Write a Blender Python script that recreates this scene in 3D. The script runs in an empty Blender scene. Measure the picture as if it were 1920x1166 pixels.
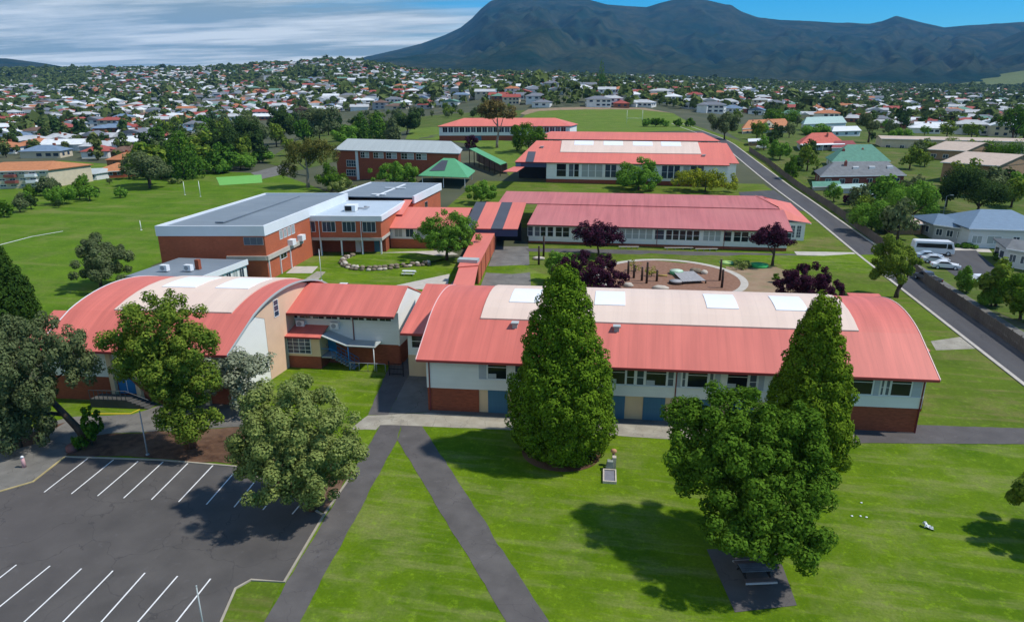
import bpy, bmesh, math, random
import numpy as np
from mathutils import Vector
random.seed(7); RNG = np.random.default_rng(11)
SC = bpy.context.scene
COL = SC.collection
# ---------------------------------------------------------------- camera, sky, sun, exposure
H = 30.0; FPX = 1281.0; HOR = 165.0; VPX = 1205.0      # flying height, lens in picture pixels (1920 wide), horizon and road bearing
TH = math.atan((583-HOR)/FPX)
YAW = math.atan((VPX-960)/(FPX*math.cos(TH)+(583-HOR)*math.sin(TH)))
CT, ST, CA, SA = math.cos(TH), math.sin(TH), math.cos(YAW), math.sin(YAW)
cam = bpy.data.cameras.new('camera'); cam_o = bpy.data.objects.new('camera', cam); COL.objects.link(cam_o)
cam_o.location = (0, 0, H); cam_o.rotation_euler = (math.pi/2-TH, 0, YAW)
cam.sensor_width = 36; cam.lens = 36*FPX/1920; cam.clip_start = 0.5; cam.clip_end = 40000
SC.camera = cam_o
SUN_EL = math.radians(55); SUN_DIR = Vector((0.99, 0.13, 0)).normalized()   # towards the sun, seen from above
sv = Vector((SUN_DIR.x*math.cos(SUN_EL), SUN_DIR.y*math.cos(SUN_EL), math.sin(SUN_EL)))
world = bpy.data.worlds.new('World'); SC.world = world; world.use_nodes = True
def make_world():
    nt = world.node_tree; nd = nt.nodes; lk = nt.links
    bg = nd['Background']; bg.inputs['Strength'].default_value = 0.155
    sky = nd.new('ShaderNodeTexSky'); sky.sky_type = 'NISHITA'; sky.sun_disc = False
    sky.sun_elevation = SUN_EL; sky.sun_rotation = math.atan2(SUN_DIR.x, SUN_DIR.y)
    sky.altitude = 100; sky.air_density = 1.0; sky.dust_density = 0.2; sky.ozone_density = 3.0
    hs = nd.new('ShaderNodeHueSaturation'); hs.inputs['Saturation'].default_value = 1.2; hs.inputs['Value'].default_value = 1.0
    tint = nd.new('ShaderNodeMixRGB'); tint.blend_type = 'MULTIPLY'; tint.inputs[0].default_value = 1; tint.inputs[2].default_value = (0.30, 0.60, 0.80, 1)
    lk.new(sky.outputs[0], tint.inputs[1]); lk.new(tint.outputs[0], hs.inputs['Color'])
    # clouds: noise on a cloud layer plane (direction / height)
    tc = nd.new('ShaderNodeTexCoord'); sp = nd.new('ShaderNodeSeparateXYZ'); lk.new(tc.outputs['Generated'], sp.inputs[0])
    def M(op, a, b=None):
        m = nd.new('ShaderNodeMath'); m.operation = op
        for i, q in enumerate((a, b)):
            if q is None: continue
            if isinstance(q, (int, float)): m.inputs[i].default_value = q
            else: lk.new(q, m.inputs[i])
        return m.outputs[0]
    zz = M('ADD', M('MAXIMUM', sp.outputs[2], 0.0), 0.05)
    u = M('DIVIDE', sp.outputs[0], zz); v = M('DIVIDE', sp.outputs[1], zz)
    cb = nd.new('ShaderNodeCombineXYZ'); lk.new(u, cb.inputs[0]); lk.new(v, cb.inputs[1])
    mp = nd.new('ShaderNodeMapping'); lk.new(cb.outputs[0], mp.inputs[0])
    mp.inputs['Scale'].default_value = (0.11, 0.32, 1); mp.inputs['Location'].default_value = CLOUD_OFF
    n1 = nd.new('ShaderNodeTexNoise'); n1.inputs['Scale'].default_value = 1.0; n1.inputs['Detail'].default_value = 9; n1.inputs['Roughness'].default_value = 0.56
    lk.new(mp.outputs[0], n1.inputs[0])
    # the cloud sheet lies to the west: its edge runs across the sky like a front
    edge = M('ADD', M('MULTIPLY', u, -0.075), M('MULTIPLY', v, -0.012))
    dens = M('ADD', n1.outputs[0], edge)
    rp = nd.new('ShaderNodeMapRange'); rp.inputs[1].default_value = 0.41; rp.inputs[2].default_value = 0.62; lk.new(dens, rp.inputs[0])
    rp.interpolation_type = 'SMOOTHSTEP'
    n2 = nd.new('ShaderNodeTexNoise'); n2.inputs['Scale'].default_value = 2.6; n2.inputs['Detail'].default_value = 9; n2.inputs['Roughness'].default_value = 0.62; lk.new(mp.outputs[0], n2.inputs[0])
    cr = nd.new('ShaderNodeValToRGB'); lk.new(n2.outputs[0], cr.inputs[0])
    cr.color_ramp.elements[0].position = 0.41; cr.color_ramp.elements[0].color = (1.7, 2.35, 2.75, 1)
    cr.color_ramp.elements[1].position = 0.60; cr.color_ramp.elements[1].color = (4.7, 5.1, 5.3, 1)
    mx = nd.new('ShaderNodeMixRGB'); lk.new(rp.outputs[0], mx.inputs[0]); lk.new(hs.outputs[0], mx.inputs[1]); lk.new(cr.outputs[0], mx.inputs[2])
    lk.new(mx.outputs[0], bg.inputs['Color'])
CLOUD_OFF = (0.3, 0.2, 0)
make_world()
sun = bpy.data.lights.new('sun', 'SUN'); sun.energy = 3.8; sun.angle = math.radians(2.0); sun.color = (1.0, 0.95, 0.87)
sun_o = bpy.data.objects.new('sun', sun); COL.objects.link(sun_o)
sun_o.rotation_euler = (-sv).to_track_quat('-Z', 'Y').to_euler(); sun_o.location = (40, 20, 120)
SC.view_settings.view_transform = 'Standard'; SC.view_settings.look = 'None'; SC.view_settings.gamma = 1
SC.view_settings.use_curve_mapping = False; SC.view_settings.exposure = 0.18
SC.render.engine = 'CYCLES'
SC.cycles.use_denoising = True; SC.cycles.max_bounces = 5; SC.cycles.diffuse_bounces = 2; SC.cycles.transparent_max_bounces = 8
SC.cycles.sample_clamp_indirect = 4; SC.cycles.volume_bounces = 0
# ---------------------------------------------------------------- survey: sight lines and terrain
def ray(px, py):
    x = px-960.0; y = py-583.0
    d = FPX*ST+y*CT; w = FPX*CT-y*ST
    return x/w, d/w            # lateral and drop per metre of forward distance
def zat(D, py): return H-D*ray(960, py)[1]
# terrain heights by bearing (columns) and forward distance (rows), surveyed from the place
KD = [0, 120, 200, 300, 420, 550, 700, 960, 1600, 2100, 3000, 6000]
KC = [-300, 0, 400, 650, 800, 1000, 1300, 1600, 1900, 2300]
def _col(pys, last): return [0, 0]+[(zat(D, p) if p is not None else None) for D, p in zip(KD[2:10], pys)]+last
_z = {
 0:   [0,0,0,0,0,zat(550,247),zat(700,224),zat(960,199),zat(1600,160),zat(2100,130),50,20],
 400: [0,0,0,0,0,zat(550,244),zat(700,220),zat(960,195),zat(1600,153),zat(2100,128),60,20],
 650: [0,0,0,1,4,zat(550,232),zat(700,206),zat(960,172),zat(1600,128),zat(2100,110),90,20],
 800: [0,0,2.5,zat(300,268),zat(420,240),zat(550,217),zat(700,195),zat(960,170),zat(1600,148),zat(2100,138),zat(3000,132),zat(6000,130)],
 1000:[0,0,2.5,zat(300,268),zat(420,235),zat(550,198),zat(700,163),zat(960,160),zat(1600,145),zat(2100,140),zat(3000,134),zat(6000,130)],
 1300:[0,0,2.5,zat(300,262),zat(420,232),zat(550,206),zat(700,186),zat(960,175),zat(1600,158),zat(2100,150),zat(3000,142),zat(6000,130)],
 1600:[0,0,2.5,zat(300,270),zat(420,245),zat(550,228),zat(700,212),zat(960,196),zat(1600,174),zat(2100,164),zat(3000,152),zat(6000,130)],
 1900:[0,0,2.0,zat(300,275),zat(420,250),zat(550,232),zat(700,216),zat(960,200),zat(1600,178),zat(2100,167),zat(3000,150),zat(6000,130)],
}
_z[-300] = _z[0]; _z[2300] = _z[1900]
_LD = np.linspace(math.log(100), math.log(6000), 260)
_TC = np.linspace(-1.15, 1.15, 140)
def _tab():
    base = np.array([np.interp(np.exp(_LD), KD, _z[c]) for c in KC])
    cs = np.array([(c-960)/FPX for c in KC])
    t = np.array([[np.interp(s, cs, base[:, j]) for j in range(len(_LD))] for s in _TC])
    k = np.hanning(13); k /= k.sum()
    for i in range(t.shape[0]): t[i] = np.convolve(np.pad(t[i], 6, mode='edge'), k, 'valid')
    k = np.hanning(11); k /= k.sum()
    for j in range(t.shape[1]): t[:, j] = np.convolve(np.pad(t[:, j], 5, mode='edge'), k, 'valid')
    return t
_T = _tab()
def T(x, y):
    x = np.asarray(x, float); y = np.asarray(y, float)
    D = -x*SA+y*CA; L = x*CA+y*SA
    Ds = np.maximum(D, 100.0); s = np.clip(L/Ds/0.95, -1.15, 1.15)
    u = np.clip((np.log(Ds)-_LD[0])/(_LD[1]-_LD[0]), 0, len(_LD)-1.001); v = np.clip((s-_TC[0])/(_TC[1]-_TC[0]), 0, len(_TC)-1.001)
    i = v.astype(int); j = u.astype(int); fv = v-i; fu = u-j
    return (_T[i, j]*(1-fv)+_T[i+1, j]*fv)*(1-fu)+(_T[i, j+1]*(1-fv)+_T[i+1, j+1]*fv)*fu
_DS = np.exp(np.linspace(math.log(15), math.log(5900), 900))
def G(px, py, dz=0.0):
    """where the line of sight through a survey point meets the ground (plus dz)"""
    l, d = ray(px, py)
    X = l*_DS; xs = X*CA-_DS*SA; ys = X*SA+_DS*CA
    gap = (H-d*_DS)-(T(xs, ys)+dz)
    k = np.argmax(gap < 0)
    if gap[k] >= 0: k = len(_DS)-1
    k = max(k, 1); f = gap[k-1]/(gap[k-1]-gap[k]) if gap[k-1] != gap[k] else 0
    D = _DS[k-1]+f*(_DS[k]-_DS[k-1]); X = l*D
    x, y = X*CA-D*SA, X*SA+D*CA
    return (x, y, float(T(x, y)))
def PJ(x,y,z):
    D=-x*SA+y*CA; L=x*CA+y*SA; d=(H-z)
    # camera coords
    f=D*CT+d*ST; v=d*CT-D*ST
    return (960+FPX*L/f, 583+FPX*v/f)
# ---------------------------------------------------------------- materials
MATS = {}
def mat(name, col, rough=0.8, var=0.12, scale=1.0, col2=None, spec=0.3, bump=0.0, bscale=None, detail=5, stretch=None, metal=0.0, big=None, ribs=None, cracks=None):
    if name in MATS: return MATS[name]
    m = bpy.data.materials.new(name); m.use_nodes = True; MATS[name] = m
    nt = m.node_tree; nd = nt.nodes; lk = nt.links; b = nd['Principled BSDF']
    b.inputs['Roughness'].default_value = rough; b.inputs['Specular IOR Level'].default_value = spec; b.inputs['Metallic'].default_value = metal
    ge = nd.new('ShaderNodeNewGeometry'); src = ge.outputs['Position']
    if stretch:
        mp = nd.new('ShaderNodeMapping'); mp.inputs['Scale'].default_value = stretch; lk.new(src, mp.inputs[0]); src = mp.outputs[0]
    n = nd.new('ShaderNodeTexNoise'); n.inputs['Scale'].default_value = scale; n.inputs['Detail'].default_value = detail; lk.new(src, n.inputs[0])
    r = nd.new('ShaderNodeMapRange'); r.inputs[1].default_value = 0.3; r.inputs[2].default_value = 0.7; lk.new(n.outputs[0], r.inputs[0])
    mx = nd.new('ShaderNodeMixRGB'); lk.new(r.outputs[0], mx.inputs[0])
    c2 = col2 if col2 else tuple(min(1, c*(1+var)) for c in col); c1 = col if col2 else tuple(c*(1-var) for c in col)
    mx.inputs[1].default_value = (*c1, 1); mx.inputs[2].default_value = (*c2, 1)
    out = mx.outputs[0]
    if big:     # (scale, colour, amount): wider patches
        n3 = nd.new('ShaderNodeTexNoise'); n3.inputs['Scale'].default_value = big[0]; n3.inputs['Detail'].default_value = 4; lk.new(ge.outputs['Position'], n3.inputs[0])
        r3 = nd.new('ShaderNodeMapRange'); r3.inputs[1].default_value = 0.45; r3.inputs[2].default_value = 0.68; r3.inputs[4].default_value = big[2]; lk.new(n3.outputs[0], r3.inputs[0])
        m3 = nd.new('ShaderNodeMixRGB'); lk.new(r3.outputs[0], m3.inputs[0]); lk.new(out, m3.inputs[1]); m3.inputs[2].default_value = (*big[1], 1); out = m3.outputs[0]
    if ribs:    # (spacing in metres, darkening, axis): sheet laps and ribs running down a metal roof
        sx = nd.new('ShaderNodeSeparateXYZ'); lk.new(ge.outputs['Position'], sx.inputs[0])
        def mth(op, a, b_=None):
            q = nd.new('ShaderNodeMath'); q.operation = op
            for i, t in enumerate((a, b_)):
                if t is None: continue
                if isinstance(t, (int, float)): q.inputs[i].default_value = t
                else: lk.new(t, q.inputs[i])
            return q.outputs[0]
        f = mth('FRACT', mth('DIVIDE', sx.outputs[ribs[2]], ribs[0])); lap = mth('LESS_THAN', f, 0.11)
        sheet_no = mth('FLOOR', mth('DIVIDE', sx.outputs[ribs[2]], ribs[0])); wn = nd.new('ShaderNodeTexWhiteNoise'); wn.noise_dimensions = '1D'; lk.new(sheet_no, wn.inputs['W'])
        dk = mth('ADD', mth('MULTIPLY', lap, ribs[1]), mth('MULTIPLY', wn.outputs['Value'], ribs[1]*.8))
        dm = nd.new('ShaderNodeMixRGB'); dm.blend_type = 'MULTIPLY'; lk.new(dk, dm.inputs[0]); lk.new(out, dm.inputs[1]); dm.inputs[2].default_value = (.45, .45, .5, 1); out = dm.outputs[0]
    if cracks:  # (scale, width, colour): wandering cracks and sealed joints
        wp = nd.new('ShaderNodeTexNoise'); wp.inputs['Scale'].default_value = cracks[0]*2.2; wp.inputs['Detail'].default_value = 4; lk.new(ge.outputs['Position'], wp.inputs[0])
        va = nd.new('ShaderNodeVectorMath'); va.operation = 'MULTIPLY_ADD'; lk.new(wp.outputs['Color'], va.inputs[0]); va.inputs[1].default_value = (1.6/cracks[0]*.35,)*3; lk.new(ge.outputs['Position'], va.inputs[2])
        vo = nd.new('ShaderNodeTexVoronoi'); vo.feature = 'DISTANCE_TO_EDGE'; vo.inputs['Scale'].default_value = cracks[0]; lk.new(va.outputs[0], vo.inputs[0])
        lt = nd.new('ShaderNodeMath'); lt.operation = 'LESS_THAN'; lk.new(vo.outputs['Distance'], lt.inputs[0]); lt.inputs[1].default_value = cracks[1]*cracks[0]
        hf = nd.new('ShaderNodeMath'); hf.operation = 'MULTIPLY'; lk.new(lt.outputs[0], hf.inputs[0]); hf.inputs[1].default_value = .55
        cm = nd.new('ShaderNodeMixRGB'); lk.new(hf.outputs[0], cm.inputs[0]); lk.new(out, cm.inputs[1]); cm.inputs[2].default_value = (*cracks[2], 1); out = cm.outputs[0]
        sn = nd.new('ShaderNodeTexNoise'); sn.inputs['Scale'].default_value = .55; sn.inputs['Detail'].default_value = 7; sn.inputs['Roughness'].default_value = .7; lk.new(ge.outputs['Position'], sn.inputs[0])
        sr = nd.new('ShaderNodeMapRange'); sr.inputs[1].default_value = .60; sr.inputs[2].default_value = .72; sr.inputs[4].default_value = .55; lk.new(sn.outputs[0], sr.inputs[0])
        sm = nd.new('ShaderNodeMixRGB'); lk.new(sr.outputs[0], sm.inputs[0]); lk.new(out, sm.inputs[1]); sm.inputs[2].default_value = (*tuple(c*1.2 for c in cracks[2]), 1); out = sm.outputs[0]
        ln = nd.new('ShaderNodeTexNoise'); ln.inputs['Scale'].default_value = 1.1; ln.inputs['Detail'].default_value = 8; ln.inputs['Roughness'].default_value = .75; mpp = nd.new('ShaderNodeMapping'); mpp.inputs['Location'].default_value = (31, 7, 0); lk.new(ge.outputs['Position'], mpp.inputs[0]); lk.new(mpp.outputs[0], ln.inputs[0])
        lr = nd.new('ShaderNodeMapRange'); lr.inputs[1].default_value = .58; lr.inputs[2].default_value = .75; lr.inputs[4].default_value = .5; lk.new(ln.outputs[0], lr.inputs[0])
        lm_ = nd.new('ShaderNodeMixRGB'); lk.new(lr.outputs[0], lm_.inputs[0]); lk.new(out, lm_.inputs[1]); lm_.inputs[2].default_value = (*tuple(min(1, c*3.2) for c in cracks[2]), 1); out = lm_.outputs[0]
    lk.new(out, b.inputs['Base Color'])
    if bump:
        bp = nd.new('ShaderNodeBump'); bp.inputs['Strength'].default_value = bump; bp.inputs['Distance'].default_value = 0.05
        n2 = nd.new('ShaderNodeTexNoise'); n2.inputs['Scale'].default_value = bscale or scale*4; n2.inputs['Detail'].default_value = 6; lk.new(src, n2.inputs[0])
        lk.new(n2.outputs[0], bp.inputs['Height']); lk.new(bp.outputs[0], b.inputs['Normal'])
    return m
def leafmat(name, c1, c2, transl=0.3, hue=0.0):
    if name in MATS: return MATS[name]
    m = bpy.data.materials.new(name); m.use_nodes = True; MATS[name] = m
    nt = m.node_tree; nd = nt.nodes; lk = nt.links
    for x in list(nd):
        if x.type != 'OUTPUT_MATERIAL': nd.remove(x)
    out = [x for x in nd if x.type == 'OUTPUT_MATERIAL'][0]
    ge = nd.new('ShaderNodeNewGeometry'); oi = nd.new('ShaderNodeObjectInfo')
    n = nd.new('ShaderNodeTexNoise'); n.inputs['Scale'].default_value = 0.55; n.inputs['Detail'].default_value = 3; lk.new(ge.outputs['Position'], n.inputs[0])
    ad = nd.new('ShaderNodeMath'); ad.operation = 'MULTIPLY_ADD'; lk.new(n.outputs[0], ad.inputs[0]); ad.inputs[1].default_value = 1.0
    ra = nd.new('ShaderNodeMath'); ra.operation = 'MULTIPLY_ADD'; lk.new(ge.outputs['Random Per Island'], ra.inputs[0]); ra.inputs[1].default_value = 0.9; ra.inputs[2].default_value = -0.45
    lk.new(ra.outputs[0], ad.inputs[2])
    mx = nd.new('ShaderNodeMixRGB'); mx.use_clamp = True; lk.new(ad.outputs[0], mx.inputs[0]); mx.inputs[1].default_value = (*c1, 1); mx.inputs[2].default_value = (*c2, 1)
    hs = nd.new('ShaderNodeHueSaturation'); lk.new(mx.outputs[0], hs.inputs['Color'])
    if hue:
        mr = nd.new('ShaderNodeMapRange'); lk.new(oi.outputs['Random'], mr.inputs[0]); mr.inputs[3].default_value = 0.5-hue; mr.inputs[4].default_value = 0.5+hue*0.6; lk.new(mr.outputs[0], hs.inputs['Hue'])
        mv = nd.new('ShaderNodeMapRange'); lk.new(oi.outputs['Random'], mv.inputs[0]); mv.inputs[3].default_value = 1.35; mv.inputs[4].default_value = 0.7; lk.new(mv.outputs[0], hs.inputs['Value'])
    df = nd.new('ShaderNodeBsdfDiffuse'); tr = nd.new('ShaderNodeBsdfTranslucent'); ms = nd.new('ShaderNodeMixShader'); ms.inputs[0].default_value = transl
    lk.new(hs.outputs[0], df.inputs[0]); lk.new(hs.outputs[0], tr.inputs[0]); lk.new(df.outputs[0], ms.inputs[1]); lk.new(tr.outputs[0], ms.inputs[2])
    lk.new(ms.outputs[0], out.inputs[0])
    return m
def glassmat(name, col, rough=0.08):
    if name in MATS: return MATS[name]
    m = bpy.data.materials.new(name); m.use_nodes = True; MATS[name] = m
    b = m.node_tree.nodes['Principled BSDF']; b.inputs['Base Color'].default_value = (*col, 1); b.inputs['Roughness'].default_value = rough; b.inputs['Specular IOR Level'].default_value = 0.5
    return m
def grassmat(name, c1, c2, dry, dry_amt, streak=(0.25, 1.6, 1), rot=0.0):
    if name in MATS: return MATS[name]
    m = bpy.data.materials.new(name); m.use_nodes = True; MATS[name] = m
    nt = m.node_tree; nd = nt.nodes; lk = nt.links; b = nd['Principled BSDF']; b.inputs['Roughness'].default_value = 0.95; b.inputs['Specular IOR Level'].default_value = 0.08
    ge = nd.new('ShaderNodeNewGeometry')
    def N(scale, det, stretch=None, r=0.0, rg=0.6):
        s = ge.outputs['Position']
        if stretch:
            mp = nd.new('ShaderNodeMapping'); mp.inputs['Scale'].default_value = stretch; mp.inputs['Rotation'].default_value = (0, 0, r); lk.new(s, mp.inputs[0]); s = mp.outputs[0]
        n = nd.new('ShaderNodeTexNoise'); n.inputs['Scale'].default_value = scale; n.inputs['Detail'].default_value = det; n.inputs['Roughness'].default_value = rg; lk.new(s, n.inputs[0]); return n.outputs[0]
    def MR(x, a, bb, c=0.0, d=1.0):
        r = nd.new('ShaderNodeMapRange'); lk.new(x, r.inputs[0])
        for i, q in enumerate((a, bb, c, d)): r.inputs[i+1].default_value = q
        return r.outputs[0]
    def MX(f, x, y):
        q = nd.new('ShaderNodeMixRGB'); lk.new(f, q.inputs[0])
        for i, s in ((1, x), (2, y)):
            if isinstance(s, tuple): q.inputs[i].default_value = (*s, 1)
            else: lk.new(s, q.inputs[i])
        return q.outputs[0]
    a = MX(MR(N(0.14, 8, None, 0, .68), 0.38, 0.62), c1, c2)
    a = MX(MR(N(0.5, 6, streak, rot), 0.5, 0.72, 0, dry_amt), a, dry)
    a = MX(MR(N(0.09, 5, None, 0, 0.7), 0.52, 0.72, 0, dry_amt*1.1), a, dry)
    a = MX(MR(N(5.0, 4), 0.3, 0.75, 0, 0.45), a, tuple(x*0.55 for x in c1))
    a = MX(MR(N(1.3, 7, None, 0, .78), 0.53, 0.70, 0, 0.75), a, tuple(min(1, x*1.5) for x in c2))
    a = MX(MR(N(0.8, 7, None, 0, .78), 0.57, 0.72, 0, 0.35), a, (0.12, 0.105, 0.04))
    lk.new(a, b.inputs['Base Color'])
    bp = nd.new('ShaderNodeBump'); bp.inputs['Strength'].default_value = 0.6; bp.inputs['Distance'].default_value = 0.06
    lk.new(N(7, 5), bp.inputs['Height']); lk.new(bp.outputs[0], b.inputs['Normal'])
    return m
# ---------------------------------------------------------------- mesh building
class MB:
    def __init__(s): s.v = []; s.f = []; s.m = []; s.smooth = []
    def add(s, vs, fs, m=0, sm=False):
        k = len(s.v); s.v += [tuple(map(float, p)) for p in vs]
        for f in fs: s.f.append(tuple(i+k for i in f)); s.m.append(m); s.smooth.append(sm)
        return s
    def box(s, x0, x1, y0, y1, z0, z1, m=0):
        return s.add([(x0,y0,z0),(x1,y0,z0),(x1,y1,z0),(x0,y1,z0),(x0,y0,z1),(x1,y0,z1),(x1,y1,z1),(x0,y1,z1)],
                     [(0,3,2,1),(4,5,6,7),(0,1,5,4),(1,2,6,5),(2,3,7,6),(3,0,4,7)], m)
    def slab(s, a, b, c, d, t, m=0):      # sheet through four points with thickness t below
        lo = [(p[0], p[1], p[2]-t) for p in (a, b, c, d)]
        return s.add([a, b, c, d]+lo, [(0,1,2,3),(7,6,5,4),(0,4,5,1),(1,5,6,2),(2,6,7,3),(3,7,4,0)], m)
    def prism(s, pts, z0, z1, m=0):
        n = len(pts)
        return s.add([(p[0], p[1], z0) for p in pts]+[(p[0], p[1], z1) for p in pts],
                     [tuple(range(n-1, -1, -1)), tuple(range(n, 2*n))]+[(i, (i+1) % n, (i+1) % n+n, i+n) for i in range(n)], m)
    def extr(s, pts, axis, a0, a1, m=0):  # profile in (other axis, z) swept along u (axis 0) or v (axis 1)
        f = (lambda p, a: (a, p[0], p[1])) if axis == 0 else (lambda p, a: (p[0], a, p[1]))
        n = len(pts)
        return s.add([f(p, a0) for p in pts]+[f(p, a1) for p in pts],
                     [tuple(range(n-1, -1, -1)), tuple(range(n, 2*n))]+[(i, (i+1) % n, (i+1) % n+n, i+n) for i in range(n)], m)
    def tube(s, pts, rad, n=8, m=0, cap=True):
        pts = [Vector(p) for p in pts]; k = len(pts)
        rad = list(rad) if hasattr(rad, '__len__') else [rad]*k
        vs = []; fs = []
        for i, p in enumerate(pts):
            d = (pts[min(i+1, k-1)]-pts[max(i-1, 0)]).normalized()
            a = d.cross(Vector((0.31, 0.95, 0.05)) if abs(d.z) > 0.8 else Vector((0, 0, 1))).normalized(); b = d.cross(a)
            for j in range(n):
                t = 2*math.pi*j/n; q = p+a*(math.cos(t)*rad[i])+b*(math.sin(t)*rad[i]); vs.append(tuple(q))
        for i in range(k-1):
            for j in range(n): fs.append((i*n+j, i*n+(j+1) % n, (i+1)*n+(j+1) % n, (i+1)*n+j))
        if cap: fs.append(tuple(range(n-1, -1, -1))); fs.append(tuple(range((k-1)*n, k*n)))
        return s.add(vs, fs, m, True)
    def cyl(s, x, y, z0, z1, r, n=12, m=0, r1=None): return s.tube([(x, y, z0), (x, y, z1)], [r, r if r1 is None else r1], n, m)
    def ell(s, c, r, n=10, k=6, m=0, jit=0.0, rnd=None):
        vs = [(c[0], c[1], c[2]-r[2])]; fs = []
        rnd = rnd or random
        for i in range(1, k):
            a = math.pi*i/k
            for j in range(n):
                t = 2*math.pi*j/n; q = 1+rnd.uniform(-jit, jit)
                vs.append((c[0]+r[0]*q*math.sin(a)*math.cos(t), c[1]+r[1]*q*math.sin(a)*math.sin(t), c[2]-r[2]*q*math.cos(a)))
        vs.append((c[0], c[1], c[2]+r[2])); e = len(vs)-1
        for j in range(n): fs.append((0, 1+(j+1) % n, 1+j)); fs.append((e, 1+(k-2)*n+j, 1+(k-2)*n+(j+1) % n))
        for i in range(k-2):
            for j in range(n): fs.append((1+i*n+j, 1+i*n+(j+1) % n, 1+(i+1)*n+(j+1) % n, 1+(i+1)*n+j))
        return s.add(vs, fs, m, True)
    def mesh(s, name, mats, xf=None):
        me = bpy.data.meshes.new(name); me.from_pydata([xf(*p) for p in s.v] if xf else s.v, [], s.f)
        for q in (mats if isinstance(mats, (list, tuple)) else [mats]): me.materials.append(q)
        if any(s.m): me.polygons.foreach_set('material_index', s.m)
        me.polygons.foreach_set('use_smooth', s.smooth)
        bm = bmesh.new(); bm.from_mesh(me); bmesh.ops.recalc_face_normals(bm, faces=bm.faces); bm.to_mesh(me); bm.free()
        me.update(); return me
    def build(s, name, mats, parent=None, xf=None, loc=None): return link(s.mesh(name, mats, xf), name, parent, loc)
def link(me, name, parent=None, loc=None):
    o = bpy.data.objects.new(name, me); COL.objects.link(o)
    if parent is not None: o.parent = parent
    if loc is not None: o.location = loc
    return o
def npmesh(name, v, f, mats, smooth=False, mi=None):
    v = np.asarray(v, np.float32); f = np.asarray(f, np.int32)
    me = bpy.data.meshes.new(name); me.vertices.add(len(v)); me.vertices.foreach_set('co', v.ravel())
    k = f.shape[1]; me.loops.add(f.size); me.loops.foreach_set('vertex_index', f.ravel()); me.polygons.add(len(f))
    me.polygons.foreach_set('loop_start', np.arange(0, f.size, k, dtype=np.int32)); me.polygons.foreach_set('loop_total', np.full(len(f), k, np.int32))
    for q in (mats if isinstance(mats, (list, tuple)) else [mats]): me.materials.append(q)
    if mi is not None: me.polygons.foreach_set('material_index', np.asarray(mi, np.int32))
    me.polygons.foreach_set('use_smooth', np.full(len(f), smooth)); me.update(calc_edges=True); return me
def tag(o, label=None, cat=None, group=None, kind=None):
    if label: o['label'] = label
    if cat: o['category'] = cat
    if group: o['group'] = group
    if kind: o['kind'] = kind
    return o
def thing(name, loc, label, cat, group=None, rz=0.0, kind=None):
    o = bpy.data.objects.new(name, None); COL.objects.link(o); o.location = loc; o.rotation_euler = (0, 0, rz); o.empty_display_size = 0.5
    return tag(o, label, cat, group, kind)
def copy_tree(o, parent=None):
    c = o.copy(); COL.objects.link(c); c.parent = parent
    for ch in list(o.children): copy_tree(ch, c)
    return c
class Fr:
    """ground frame of a building: origin, direction of its front (u) and of its depth (v)"""
    def __init__(s, o, u, v=(0, 1), z=None):
        s.o = (o[0], o[1], float(T(o[0], o[1])) if z is None else z); n = math.hypot(*u); s.u = (u[0]/n, u[1]/n); n = math.hypot(*v); s.v = (v[0]/n, v[1]/n)
    def rel(s, u, v, z): return (u*s.u[0]+v*s.v[0], u*s.u[1]+v*s.v[1], z)
    def w(s, u, v, z=0): a = s.rel(u, v, z); return (a[0]+s.o[0], a[1]+s.o[1], a[2]+s.o[2])
    def u_at(s, px, z=3.0, v=0.0):
        lo, hi = -80.0, 160.0
        for _ in range(40):
            m = (lo+hi)/2
            if PJ(*s.w(m, v, z))[0] < px: lo = m
            else: hi = m
        return lo
    def z_at(s, py, u, v=0.0):
        lo, hi = -5.0, 29.0
        for _ in range(40):
            m = (lo+hi)/2
            if PJ(*s.w(u, v, m))[1] > py: lo = m
            else: hi = m
        return lo
def sheet(name, pts, off, m, px=True, step=None, mat_kind='structure', parent=None, rough=0):
    """flat or draped surface outlined by survey points"""
    P = [(G(*p)[:2] if px else p) for p in pts]
    if rough:   # worn, slightly ragged edge
        Q = []; rr = random.Random(len(name))
        for (ax, ay), (bx, by) in zip(P, P[1:]+P[:1]):
            L = math.hypot(bx-ax, by-ay); n = max(1, int(L/.7)); w = 0
            for i in range(n):
                t = i/n; w = w*.6+rr.uniform(-rough, rough)*.7; e = min(1, 4*t*(1-t)*2)*w; Q.append((ax+(bx-ax)*t-(by-ay)/max(L, .01)*e, ay+(by-ay)*t+(bx-ax)/max(L, .01)*e))
        P = Q
    bm = bmesh.new(); f = bm.faces.new([bm.verts.new((x, y, 0)) for x, y in P])
    if step:
        xs = [p[0] for p in P]; ys = [p[1] for p in P]
        for ax, lo, hi in ((0, min(xs), max(xs)), (1, min(ys), max(ys))):
            k = math.ceil(lo/step)
            while k*step < hi:
                co = [0, 0, 0]; co[ax] = k*step; no = [0, 0, 0]; no[ax] = 1
                bmesh.ops.bisect_plane(bm, geom=bm.verts[:]+bm.edges[:]+bm.faces[:], plane_co=co, plane_no=no); k += 1
    bmesh.ops.triangulate(bm, faces=[q for q in bm.faces if len(q.verts) > 4])
    for v in bm.verts: v.co.z = float(T(v.co.x, v.co.y))+off
    for q in bm.faces:
        q.normal_update()
        if q.normal.z < 0: q.normal_flip()
    me = bpy.data.meshes.new(name); bm.to_mesh(me); bm.free(); me.materials.append(m)
    o = link(me, name, parent)
    if mat_kind and not parent: o['kind'] = mat_kind
    return o
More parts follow.
